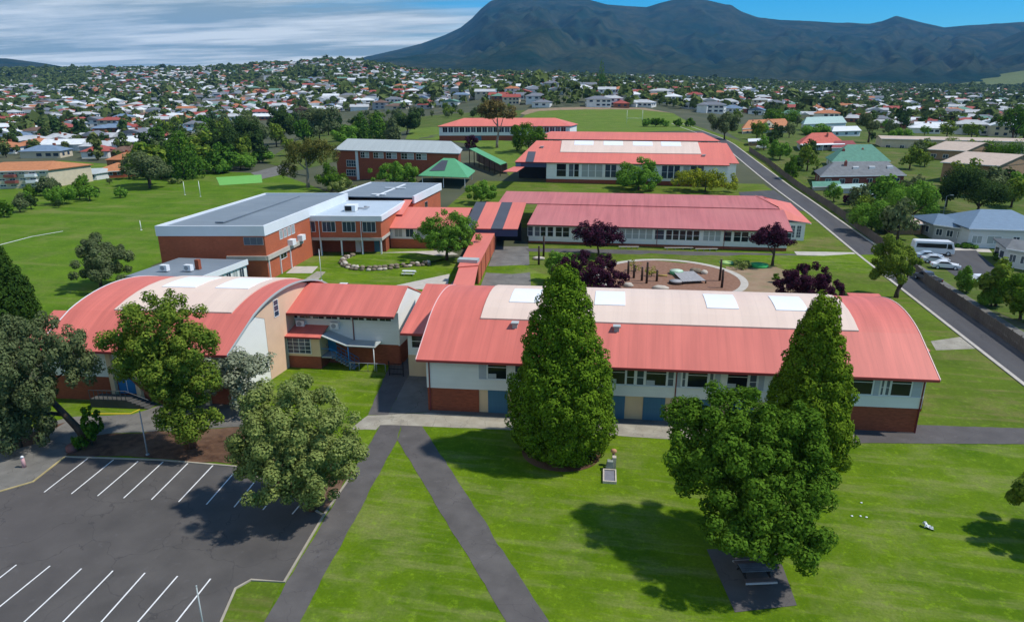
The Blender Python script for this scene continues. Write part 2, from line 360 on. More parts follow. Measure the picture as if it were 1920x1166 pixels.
def ribbon(name, pts, w, h, m, off=0.0, px=True, parent=None, kind='structure', step=4.0):
    """kerb or strip following a line on the ground"""
    P = [Vector(G(*p)[:2] if px else p) for p in pts]; Q = [P[0]]
    for a, b in zip(P, P[1:]):
        n = max(1, int((b-a).length/step))
        Q += [a.lerp(b, i/n) for i in range(1, n+1)]
    mb = MB(); vs = []; n = len(Q)
    for i, p in enumerate(Q):
        d = (Q[min(i+1, n-1)]-Q[max(i-1, 0)]).normalized(); s = Vector((-d.y, d.x))*w/2; z = float(T(p.x, p.y))+off
        vs += [(p.x-s.x, p.y-s.y, z), (p.x-s.x, p.y-s.y, z+h), (p.x+s.x, p.y+s.y, z+h), (p.x+s.x, p.y+s.y, z)]
    fs = [(0,1,2,3), (4*n-1, 4*n-2, 4*n-3, 4*n-4)]
    for i in range(n-1):
        for j in range(4): fs.append((4*i+j, 4*i+4+j, 4*i+4+(j+1) % 4, 4*i+(j+1) % 4))
    mb.add(vs, fs); o = mb.build(name, m, parent)
    if kind and not parent: o['kind'] = kind
    return o
_WC = {}
def window(root, fr, u0, u1, z0, z1, v=0.0, side='f', nx=1, nz=1, fm=None, pm=None, bars=0.06, split=False, name='window', proud=0.05, em=None):
    """framed window as a part, its glass as sub-parts; side f/b = front/back wall, r/l = end walls (u0..u1 then run along v, v gives u)"""
    w, h = u1-u0, z1-z0
    key = (id(fr), side, round(w, 2), round(h, 2), nx, nz, fm.name, pm.name, bars, split)
    sg = {'f': -1, 'b': 1, 'r': 1, 'l': -1}[side]
    def xf(a, b, c): return fr.rel(a, b*sg, c) if side in 'fb' else fr.rel(b*sg, a, c)
    if key not in _WC:
        mb = MB(); e = bars
        mb.box(0, w, -0.02, proud, 0, e); mb.box(0, w, -0.02, proud, h-e, h); mb.box(0, e, -0.02, proud, e, h-e); mb.box(w-e, w, -0.02, proud, e, h-e)
        e2 = e*0.7
        for i in range(1, nx): mb.box(w*i/nx-e2/2, w*i/nx+e2/2, -0.02, proud*0.8, e, h-e)
        for i in range(1, nz):
            for j in range(nx): mb.box(w*j/nx+e2/2+(e/2 if j == 0 else 0), w*(j+1)/nx-e2/2-(e/2 if j == nx-1 else 0), -0.02, proud*0.7, h*i/nz-e2/2, h*i/nz+e2/2)
        panes = []
        if split:
            for i in range(nx):
                for j in range(nz): panes.append(MB().box(w*i/nx+.02, w*(i+1)/nx-.02, -0.02, proud*0.35, h*j/nz+.02, h*(j+1)/nz-.02).mesh('pane', pm, xf))
        else: panes.append(MB().box(.02, w-.02, -0.02, proud*0.35, .02, h-.02).mesh('pane', pm, xf))
        _WC[key] = (mb.mesh(name, fm, xf), panes)
    fme, pmes = _WC[key]
    loc = fr.rel(u0, v, z0) if side in 'fb' else fr.rel(v, u0, z0)
    o = link(fme, name, root, loc)
    for q in pmes: link(q, 'pane', o)
    return o
# ---------------------------------------------------------------- palette
ASPH = mat('asphalt', (0.070, 0.065, 0.061), 0.9, 0.12, 0.35, col2=(0.104, 0.096, 0.089), bump=0.25, bscale=9, big=(0.05, (0.100, 0.090, 0.088), 0.5), cracks=(0.16, .025, (0.045, 0.042, 0.042)))
PATHM = mat('path_asphalt', (0.088, 0.081, 0.076), 0.9, 0.12, 0.6, col2=(0.128, 0.118, 0.111), bump=0.2, bscale=8, big=(0.12, (0.08, 0.072, 0.072), 0.5), cracks=(0.28, .015, (0.06, 0.054, 0.056)))
ROADM = mat('road_asphalt', (0.062, 0.060, 0.064), 0.9, 0.15, 0.5, col2=(0.09, 0.088, 0.09), stretch=(1, 0.15, 1), big=(0.06, (0.10, 0.097, 0.095), 0.4), cracks=(0.1, .03, (0.045, 0.043, 0.045)))
CONC = mat('concrete', (0.30, 0.27, 0.21), 0.9, 0.15, 0.8, col2=(0.40, 0.37, 0.30), bump=0.2, big=(0.5, (0.22, 0.20, 0.165), 0.6), cracks=(0.5, .02, (0.16, 0.15, 0.12)))
CONC_D = mat('old_concrete', (0.14, 0.135, 0.12), 0.9, 0.2, 0.7, col2=(0.20, 0.19, 0.17), big=(0.3, (0.10, 0.095, 0.085), 0.5), cracks=(0.35, .02, (0.075, 0.07, 0.062)))
CONC_W = mat('pale_concrete', (0.48, 0.44, 0.38), 0.9, 0.1, 1.0)
RAILM = mat('dark_rail_metal', (0.10, 0.105, 0.11), 0.5, 0.08, 1.0)
RAMPM = mat('dark_ramp_concrete', (0.075, 0.075, 0.07), 0.9, 0.2, 0.7)  # darker concrete tone so the hall landing stands out less
KERBM = mat('kerb_stone', (0.36, 0.32, 0.25), 0.9, 0.2, 0.7)
MULCH = mat('bark_mulch', (0.055, 0.026, 0.014), 0.95, 0.3, 1.4, col2=(0.14, 0.075, 0.042), bump=0.8, bscale=7, big=(0.2, (0.20, 0.125, 0.08), 0.75))
BARK = mat('playground_bark', (0.20, 0.10, 0.062), 0.95, 0.3, 2.0, col2=(0.28, 0.155, 0.10), bump=0.4, bscale=6)
SAND = mat('bare_earth', (0.26, 0.17, 0.10), 0.95, 0.2, 0.6, col2=(0.33, 0.235, 0.15), big=(0.3, (0.16, 0.15, 0.06), 0.7))
LAWN = grassmat('lawn_grass', (0.074, 0.146, 0.004), (0.140, 0.222, 0.009), (0.24, 0.25, 0.085), 0.8, rot=0.5)
LAWN2 = grassmat('yard_grass', (0.085, 0.135, 0.012), (0.12, 0.185, 0.016), (0.22, 0.18, 0.075), 0.8)
FIELD = grassmat('field_grass', (0.072, 0.150, 0.008), (0.115, 0.205, 0.012), (0.20, 0.215, 0.06), 0.85, streak=(0.04, 0.5, 1), rot=1.1)
OVALG = grassmat('oval_grass', (0.10, 0.17, 0.02), (0.14, 0.21, 0.03), (0.20, 0.19, 0.06), 0.5)
DIRTY = mat('suburb_ground', (0.055, 0.066, 0.030), 0.95, 0.3, 0.05, col2=(0.105, 0.105, 0.058), big=(0.02, (0.05, 0.065, 0.03), 0.7))
WHITE_LINE = mat('line_paint', (0.78, 0.78, 0.76), 0.7, 0.06, 3.0, big=(1.2, (0.5, 0.5, 0.5), 0.35))
YELLOW = mat('yellow_paint', (0.75, 0.55, 0.05), 0.7, 0.1, 1.0)
ROOF_A = mat('salmon_roof_sheet', (0.66, 0.172, 0.132), 0.55, 0.14, 0.5, spec=0.35, stretch=(2.5, 0.2, 0.2), big=(0.12, (0.60, 0.145, 0.115), 0.55), ribs=(.82, .09, 0))
ROOF_2 = mat('faded_maroon_roof_sheet', (0.50, 0.160, 0.155), 0.6, 0.13, 0.5, spec=0.3, stretch=(3, 0.2, 0.2), big=(0.1, (0.54, 0.195, 0.18), 0.6), ribs=(.82, .09, 0))
ROOF_3 = mat('coral_roof_sheet', (0.71, 0.195, 0.145), 0.6, 0.05, 0.3, spec=0.3, stretch=(3, 0.2, 0.2), big=(0.1, (0.62, 0.165, 0.14), 0.6), ribs=(.82, .09, 0))
CREAM_ROOF = mat('cream_roof_sheet', (0.77, 0.60, 0.49), 0.55, 0.05, 0.3, stretch=(3, 0.2, 0.2), big=(0.15, (0.74, 0.55, 0.45), 0.6), ribs=(.82, .06, 0))
SKYL = mat('skylight_sheet', (0.86, 0.87, 0.90), 0.35, 0.03, 0.6)
GREYROOF = mat('grey_roof_sheet', (0.185, 0.225, 0.26), 0.5, 0.06, 0.3, stretch=(0.3, 2, 1), big=(0.12, (0.235, 0.275, 0.31), 0.6), ribs=(.9, .12, 1))
GREYROOF_D = mat('charcoal_roof_sheet', (0.075, 0.082, 0.10), 0.6, 0.08, 0.4)
PALE_ROOF = mat('pale_roof_sheet', (0.47, 0.55, 0.62), 0.5, 0.04, 0.4, big=(0.3, (0.42, 0.50, 0.56), 0.5))
ZINC = mat('zinc_sheet', (0.42, 0.46, 0.45), 0.5, 0.06, 0.4, stretch=(3, .3, .3))
BRICK = mat('red_brick', (0.29, 0.080, 0.040), 0.9, 0.22, 2.2, stretch=(1, 1, 3.5), bump=0.25, bscale=7, big=(0.5, (0.235, 0.068, 0.036), 0.5))
BRICK_O = mat('orange_brick', (0.47, 0.125, 0.058), 0.9, 0.15, 2.0, stretch=(1, 1, 3.5), bump=0.25, bscale=7, big=(0.4, (0.40, 0.105, 0.05), 0.6))
WBOARD = mat('white_wall_board', (0.80, 0.81, 0.77), 0.7, 0.04, 0.5, stretch=(0.4, 0.4, 6), big=(0.6, (0.72, 0.735, 0.70), 0.5))
WBOARD_SUN = mat('sunlit_white_wall', (0.82, 0.81, 0.75), 0.75, 0.03, 0.5)  # white wall colour lightened and warmed to carry the sun on the gables
VERGE_P = mat('pale_pink_trim', (0.80, 0.55, 0.52), 0.5, 0.04, 1.0)
CREAM_W = mat('cream_render', (0.70, 0.52, 0.32), 0.8, 0.06, 0.8)
TAN_W = mat('peach_render', (0.74, 0.50, 0.34), 0.8, 0.05, 0.8)
WHITE_M = mat('white_metal', (0.78, 0.80, 0.80), 0.5, 0.04, 1.0)
WHITE_F = mat('white_fascia', (0.74, 0.77, 0.79), 0.55, 0.04, 0.4)
GREY_M = mat('grey_metal', (0.32, 0.34, 0.36), 0.5, 0.08, 1.0)
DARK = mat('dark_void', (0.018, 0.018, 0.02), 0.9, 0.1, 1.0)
NAVY = mat('navy_fascia', (0.045, 0.06, 0.13), 0.6, 0.08, 1.0)
BLUE_D = mat('blue_door_paint', (0.055, 0.16, 0.25), 0.6, 0.06, 0.9, stretch=(6, 1, 0.4))
BLUE_B = mat('bright_blue_paint', (0.02, 0.18, 0.42), 0.6, 0.06, 1.0)
MAROON = mat('maroon_trim', (0.20, 0.035, 0.035), 0.6, 0.08, 1.0)
FASCIA_R = mat('red_fascia', (0.42, 0.07, 0.06), 0.6, 0.06, 1.0)
TIMBER = mat('weathered_timber', (0.17, 0.135, 0.11), 0.9, 0.25, 1.5, stretch=(3, 3, .5), big=(0.25, (0.10, 0.075, 0.07), 0.5))
DTIMBER = mat('dark_timber', (0.05, 0.03, 0.022), 0.9, 0.25, 2.0)
GLASS = glassmat('dark_glass', (0.012, 0.014, 0.02), 0.06)
GLASS_B = glassmat('blue_glass', (0.03, 0.05, 0.085), 0.1)
GLASS_L = glassmat('curtained_glass', (0.36, 0.40, 0.40), 0.25)
GLASS_G = glassmat('grey_glass', (0.10, 0.12, 0.15), 0.12)
LOUV = mat('louvre_panel', (0.42, 0.46, 0.50), 0.6, 0.08, 1.0, stretch=(.5, .5, 14))
GREEN_R = mat('green_roof_sheet', (0.11, 0.36, 0.17), 0.55, 0.05, 0.5)
TYRE = mat('tyre_rubber', (0.02, 0.02, 0.02), 0.9, 0.1, 2)
STONE = mat('sandstone', (0.22, 0.175, 0.125), 0.9, 0.25, 1.6, bump=0.5)
# ---------------------------------------------------------------- the ground: one sheet to the horizon
def make_ground():
    az = np.concatenate([np.linspace(-180, -52, 22)[:-1], np.linspace(-52, 52, 120), np.linspace(52, 180, 22)[1:]])
    az = np.radians(az); r = np.concatenate([[2.0, 8, 16, 28], np.exp(np.linspace(math.log(40), math.log(7000), 170))])
    A, R = np.meshgrid(az, r, indexing='ij'); ang = math.pi/2+YAW-A
    x = R*np.cos(ang); y = R*np.sin(ang); z = T(x, y)
    n, m = A.shape; v = np.stack([x, y, z], -1).reshape(-1, 3)
    i, j = np.meshgrid(np.arange(n-1), np.arange(m-1), indexing='ij'); q = i*m+j
    f = np.stack([q, q+1, q+m+1, q+m], -1).reshape(-1, 4)
    v = np.vstack([v, [[0, 0, 0]]]); me = npmesh('ground', v, f, DIRTY, True)
    o = link(me, 'ground'); o['kind'] = 'structure'
make_ground()
def ellipse(cx, cy, rx, ry, n=40, a0=0, a1=360): return [(cx+rx*math.cos(math.radians(a0+(a1-a0)*i/n)), cy+ry*math.sin(math.radians(a0+(a1-a0)*i/n))) for i in range(n+(a1-a0 < 360))]
sheet('lawn', [(-75, -25), (85, -25), (47.2, 60), (47.2, 140), (-22, 128), (-60, 128), (-62, 60), (-60, 45)], 0.012, LAWN, px=False, step=20)
sheet('yard_lawn', [(27.6, 62), (41.6, 62), (41.6, 131), (40.6, 172), (37, 215), (-48, 205), (-46, 146), (-23, 146), (-15.5, 100), (-15.5, 84)], 0.024, LAWN2, px=False, step=12)
sheet('sports_field', [(-62, 70), (-62, 100), (-84, 104), (-84.5, 135), (-66, 150), (-75, 175), (-102, 205), (-128, 232), (-172, 240), (-245, 262), (-300, 220), (-240, 120), (-150, 70)], 0.03, FIELD, px=False, step=20)
sheet('oval', [(985, 216), (1010, 209), (1100, 206), (1200, 206), (1262, 213), (1285, 226), (1300, 238), (1330, 246), (1150, 250), (1000, 247), (960, 236)], 0.10, OVALG, step=12)
sheet('side_lawn', [(770, 243), (845, 236), (860, 260), (970, 266), (1010, 285), (955, 330), (880, 270), (760, 262)], 0.08, OVALG, step=12)
sheet('embankment', [(975, 214), (990, 206), (1100, 201), (1210, 203), (1262, 213), (1200, 206), (1100, 206), (1010, 209), (985, 216)], 0.12, SAND, step=12)
sheet('car_park', [(-170, 1400), (-170, 940), (0, 922), (62, 904), (122, 857), (300, 863), (450, 876), (606, 966), (533, 1091), (470, 1088), (440, 1105), (414, 1166), (330, 1400)], 0.03, ASPH)
sheet('driveway', [(-170, 945), (-170, 850), (0, 822), (130, 782), (250, 777), (380, 735), (480, 760), (455, 800), (330, 808), (215, 812), (160, 820), (122, 857), (62, 904), (0, 922)], 0.036, CONC_D, rough=.09)
sheet('garden_bed', [(123, 854), (162, 822), (215, 813), (330, 809), (455, 801), (560, 840), (640, 870), (664, 885), (608, 962), (450, 873), (300, 860)], 0.05, MULCH, rough=.3)
sheet('dry_bed', [(-60, 850), (0, 826), (140, 785), (110, 800), (60, 835), (0, 850), (-60, 880)], 0.045, MULCH, rough=.3)
sheet('left_path', [(713, 797), (752, 797), (745, 825), (562, 1166), (440, 1420), (320, 1420), (495, 1166)], 0.03, PATHM, rough=.09)
sheet('right_path', [(752, 797), (790, 797), (1030, 1166), (1200, 1420), (1090, 1420), (950, 1166), (745, 825)], 0.031, PATHM, rough=.09)
sheet('north_path', [(690, 778), (728, 692), (748, 640), (778, 640), (772, 692), (728, 778)], 0.03, PATHM, rough=.09)
sheet('concrete_apron', [(728, 778), (772, 692), (806, 690), (812, 772), (770, 775)], 0.034, CONC_D, rough=.09)
sheet('concrete_walk', [(655, 806), (690, 779), (800, 774), (1245, 800), (1605, 806), (1605, 830), (1245, 823), (950, 806), (790, 799), (713, 797), (705, 806)], 0.033, CONC, rough=.09)
sheet('wall_apron', [(806, 767), (1245, 788), (1605, 795), (1605, 806), (1245, 800), (800, 774)], 0.035, CONC_D)
sheet('service_path', [(1600, 795), (1720, 797), (1920, 803), (2150, 810), (2150, 838), (1920, 833), (1600, 831)], 0.038, PATHM, rough=.09)
sheet('side_path', [(1745, 640), (1800, 632), (1832, 654), (1755, 657)], 0.034, CONC)
sheet('island_lawn', [(417, 1166), (443, 1106), (471, 1091), (529, 1094), (495, 1166), (330, 1400), (322, 1400)], 0.06, LAWN2, rough=.09)
sheet('mulch_ring', ellipse(-5.2, 52.3, 3.4, 3.1), 0.04, MULCH, px=False)
def kerb(name, pts, w=0.16, h=0.11, m=KERBM, **k): return ribbon(name, pts, w, h, m, **k)
kerb('kerb', [(122, 857), (300, 863), (450, 876), (606, 966)])
kerb('kerb', [(0, 922), (62, 904), (122, 857)], w=0.14, h=0.10, m=mat('worn_yellow_kerb', (0.42, 0.34, 0.16), 0.9, 0.3, 0.8))
kerb('kerb', [(664, 885), (610, 962), (533, 1092), (471, 1088), (442, 1104), (416, 1164), (330, 1400)], w=0.15)
# painted bays
cp = bpy.data.objects['car_park']
def bay_line(a, b):
    P, Q = Vector(G(*a)[:2]), Vector(G(*b)[:2]); d = (Q-P).normalized(); s = Vector((-d.y, d.x))*0.05
    mb = MB(); mb.add([(P.x-s.x, P.y-s.y, .036), (Q.x-s.x, Q.y-s.y, .036), (Q.x+s.x, Q.y+s.y, .036), (P.x+s.x, P.y+s.y, .036)], [(0, 1, 2, 3)])
    return mb.build('painted_line', WHITE_LINE, cp)
for a, b in [((168, 857), (83, 923)), ((213, 862), (134, 926)), ((259, 865), (183, 930)), ((306, 866), (232, 934)), ((353, 868), (284, 937)), ((400, 872), (335, 941)), ((449, 875), (387, 946)), ((490, 888), (439, 951)), ((530, 910), (493, 956)), ((570, 938), (548, 964)),
             ((31, 1059), (-60, 1130)), ((94, 1061), (-16, 1150)), ((153, 1066), (22, 1188)), ((212, 1070), (90, 1195)), ((272, 1074), (160, 1200)), ((333, 1080), (225, 1205)), ((395, 1085), (300, 1205))]: bay_line(a, b)
# road up the right-hand side, with kerbs, verge and footpath
RL = [(41.3, 15), (41.6, 75), (41.7, 127), (40.8, 172), (38.6, 215), (34.2, 285), (30, 330), (24, 380), (18, 430)]
RR = [(47.0, 15), (47.1, 87), (47.2, 140), (45.0, 195), (42.8, 235), (38.4, 300), (34, 345), (29, 392), (23, 440)]
sheet('road', RL+RR[::-1], 0.05, ROADM, px=False, step=10)
kerb('kerb', RL, px=False, w=0.45, h=0.12, m=CONC_W, off=0.02); kerb('kerb', RR, px=False, w=0.45, h=0.12, m=CONC_W, off=0.02)
sheet('verge', [(x+.3, y) for x, y in RR]+[(26.5, 440), (33.5, 392), (38.6, 345), (44, 300), (48.6, 235), (49.6, 195), (50.4, 140), (50.4, 87), (50.4, 15)], 0.04, LAWN2, px=False, step=10)
sheet('footpath', [(47.6, 55), (50.2, 55), (50.2, 150), (49, 168), (47.2, 168), (47.6, 140)], 0.055, CONC_D, px=False, step=10)
sheet('driveway_strip', [(41.2, 133), (41.2, 136.5), (36, 136), (30.2, 135.2), (30.2, 132.6), (36, 133)], 0.06, CONC_W, px=False, step=6)
sheet('parking_apron', [(27, 182), (40.2, 176), (38.2, 205), (28, 200)], 0.06, ROADM, px=False, step=6)
# school yard between the front and the second wing
sheet('asphalt_court', [(929, 462), (991, 463), (996, 545), (900, 540)], 0.05, CONC_D, step=6)
sheet('yard_path', [(985, 466), (1130, 468), (1500, 477), (1700, 486), (1690, 492), (1556, 489), (1480, 483), (1130, 476), (990, 472)], 0.055, PATHM, step=6)
sheet('bare_ground', [(1360, 500), (1440, 496), (1480, 510), (1560, 530), (1560, 560), (1380, 556)], 0.05, SAND, step=6)
sheet('playground_bed', ellipse(6.0, 112.5, 11.6, 11.8), 0.06, BARK, px=False, step=6)
sheet('loop_path', ellipse(6.0, 112.5, 12.6, 12.6, 50, -50, 215)+ellipse(6.0, 112.5, 11.4, 11.5, 50, -50, 215)[::-1], 0.075, CONC_W, px=False, step=5)
# courtyard of the middle block
sheet('courtyard_path', [(608, 500), (622, 498), (590, 532), (560, 532)], 0.05, CONC, step=6)
sheet('concrete_pad', [(552, 500), (597, 500), (585, 513), (536, 513)], 0.06, CONC_W, step=6)
sheet('courtyard_walk', [(716, 474), (840, 470), (860, 478), (740, 482)], 0.05, CONC_W, step=6)
sheet('courtyard_apron', [(722, 540), (843, 514), (838, 545)], 0.05, CONC_W, step=6)
sheet('courtyard_strip', [(835, 545), (880, 490), (893, 470), (906, 470), (880, 545)], 0.055, CONC_D, step=6)
sheet('practice_green', [(405, 333), (490, 328), (492, 343), (412, 348)], 0.06, mat('synthetic_green', (0.16, 0.42, 0.09), 0.9, 0.08, 0.5), step=12)
sheet('field_track', [(470, 325), (545, 305), (540, 325), (492, 336)], 0.05, CONC_D, step=12)
ribbon('field_line', [(-40, 470), (60, 444), (118, 434)], 0.3, 0.01, WHITE_LINE, off=0.05)
sheet('neighbour_drive', [(1785, 470), (1830, 470), (1870, 505), (1900, 520), (1870, 545), (1800, 525), (1740, 480)], 0.06, ROADM, step=6)
sheet('neighbour_forecourt', [(1780, 452), (1850, 462), (1860, 474), (1780, 470)], 0.05, CONC_W, step=6)
sheet('neighbour_lawn', [(1410, 286), (1350, 240), (1500, 214), (1700, 228), (1930, 240), (2000, 300), (2000, 640), (1800, 556), (1700, 486), (1560, 386), (1480, 334)], 0.03, grassmat('garden_grass', (0.062, 0.105, 0.014), (0.10, 0.15, 0.025), (0.20, 0.17, 0.08), 0.9), step=10)
sheet('rear_lawn', [(490, 305), (560, 262), (650, 236), (760, 222), (845, 214), (985, 207), (960, 236), (845, 236), (770, 243), (690, 268), (640, 300), (560, 320)], 0.05, grassmat('garden_grass', (0.062, 0.105, 0.014), (0.10, 0.15, 0.025), (0.20, 0.17, 0.08), 0.9), step=12)
# ---------------------------------------------------------------- school buildings
def wallbox(root, fr, u0, u1, v0, v1, z0, z1, m, name='wall'): return MB().box(u0, u1, v0, v1, z0, z1).build(name, m, root, fr.rel)
KINK = 4.75     # the sheets run straight up from the eaves for this far, then the roof is rolled
def arc_z(v, v0, v1, ze, za):
    zk = ze+.67*(za-ze); q = min(v-v0, v1-v)
    if q <= KINK: return ze+(zk-ze)*q/KINK
    c = (v1-v0)/2-KINK; r = za-zk; R = (c*c+r*r)/(2*r); return za-R+math.sqrt(R*R-(v-(v0+v1)/2)**2)
def arc_pts(v0, v1, ze, za, n=16, dz=0.0):
    a, b = v0+KINK, v1-KINK; vs = [v0, v0+KINK/2]+[a+(b-a)*i/n for i in range(n+1)]+[v1-KINK/2, v1]
    return [(v, arc_z(v, v0, v1, ze, za)+dz) for v in vs]
def barrel_roof(root, fr, u0, u1, v0, v1, ze, za, m, name='roof', t=0.14):
    p = arc_pts(v0, v1, ze, za); n = len(p)
    prof = p+[(a, b-t) for a, b in reversed(p)]
    vs = [(u0, a, b) for a, b in prof]+[(u1, a, b) for a, b in prof]; k = len(prof); fs = [(i, (i+1) % k, (i+1) % k+k, i+k) for i in range(k)]
    for i in range(n-1): fs.append((i, i+1, k-2-i, k-1-i)); fs.append((i+k, i+1+k, 2*k-2-i, 2*k-1-i))
    return MB().add(vs, fs).build(name, m, root, fr.rel)
def arc_band(root, fr, u0, u1, va, vb, v0, v1, ze, za, lift, m, name, n=8):
    p = [(va+(vb-va)*i/n, arc_z(va+(vb-va)*i/n, v0, v1, ze, za)) for i in range(n+1)]
    top = [(a, b+lift) for a, b in p]; k = n+1
    vs = [(u, a, b) for u in (u0, u1) for a, b in top]+[(u, a, b-.03) for u in (u0, u1) for a, b in p]; fs = []
    for i in range(n):
        fs.append((i, i+1, k+i+1, k+i)); fs.append((i, i+1, 2*k+i+1, 2*k+i)); fs.append((k+i, k+i+1, 3*k+i+1, 3*k+i))
    fs.append((0, k, 3*k, 2*k)); fs.append((n, k+n, 3*k+n, 2*k+n))
    return MB().add(vs, fs).build(name, m, root, fr.rel)
def verge(root, fr, u, v0, v1, ze, za, m, w=0.08, d=0.15):
    p = arc_pts(v0, v1, ze, za, 16, 0.05); n = len(p)
    prof = p+[(a, b-d) for a, b in reversed(p)]; k = len(prof)
    vs = [(u, a, b) for a, b in prof]+[(u+w, a, b) for a, b in prof]; fs = [(i, (i+1) % k, (i+1) % k+k, i+k) for i in range(k)]
    for i in range(n-1): fs.append((i, i+1, k-2-i, k-1-i)); fs.append((i+k, i+1+k, 2*k-2-i, 2*k-1-i))
    return MB().add(vs, fs).build('verge_trim', m, root, fr.rel)
def gable_fill(root, fr, u0, u1, v0, v1, ze, za, m):
    p = arc_pts(v0, v1, ze, za, 14, -0.16); return MB().extr([(v0, ze-.3)]+p+[(v1, ze-.3)], 0, u0, u1).build('gable_wall', m, root, fr.rel)
def vent(root, fr, u, v, z, s=0.6):
    mb = MB(); mb.box(u-s*.4, u+s*.4, v-s*.4, v+s*.4, z-.25, z+.32); mb.box(u-s*.6, u+s*.6, v-s*.6, v+s*.6, z+.32, z+.46); return mb.build('roof_vent', ZINC, root, fr.rel)
def downpipe(root, fr, u, v, z0, z1, m=None, r=0.05): return MB().box(u-r, u+r, v-.1, v-.012, z0, z1).build('downpipe', m or MAROON, root, fr.rel)
def ac_unit(root, fr, u, v, z, w=0.95, h=0.75, d=0.4):
    o = MB().box(u, u+w, v-d, v, z, z+h).build('air_conditioner', WHITE_M, root, fr.rel)
    mb = MB(); c = [(u+w*.4+math.cos(a)*h*.36, z+h/2+math.sin(a)*h*.36) for a in [i*math.pi/6 for i in range(12)]]
    mb.add([(a, v-d-.02, b) for a, b in c]+[(a, v-d+.01, b) for a, b in c], [tuple(range(12))]+[(i, (i+1) % 12, (i+1) % 12+12, i+12) for i in range(12)]); mb.build('fan_grille', GREY_M, o, fr.rel); return o

class TaperFr(Fr):
    """the front wing narrows a little towards its back at the right end"""
    def rel(s, u, v, z): return Fr.rel(s, u-.09*v*u/45.35, v, z)
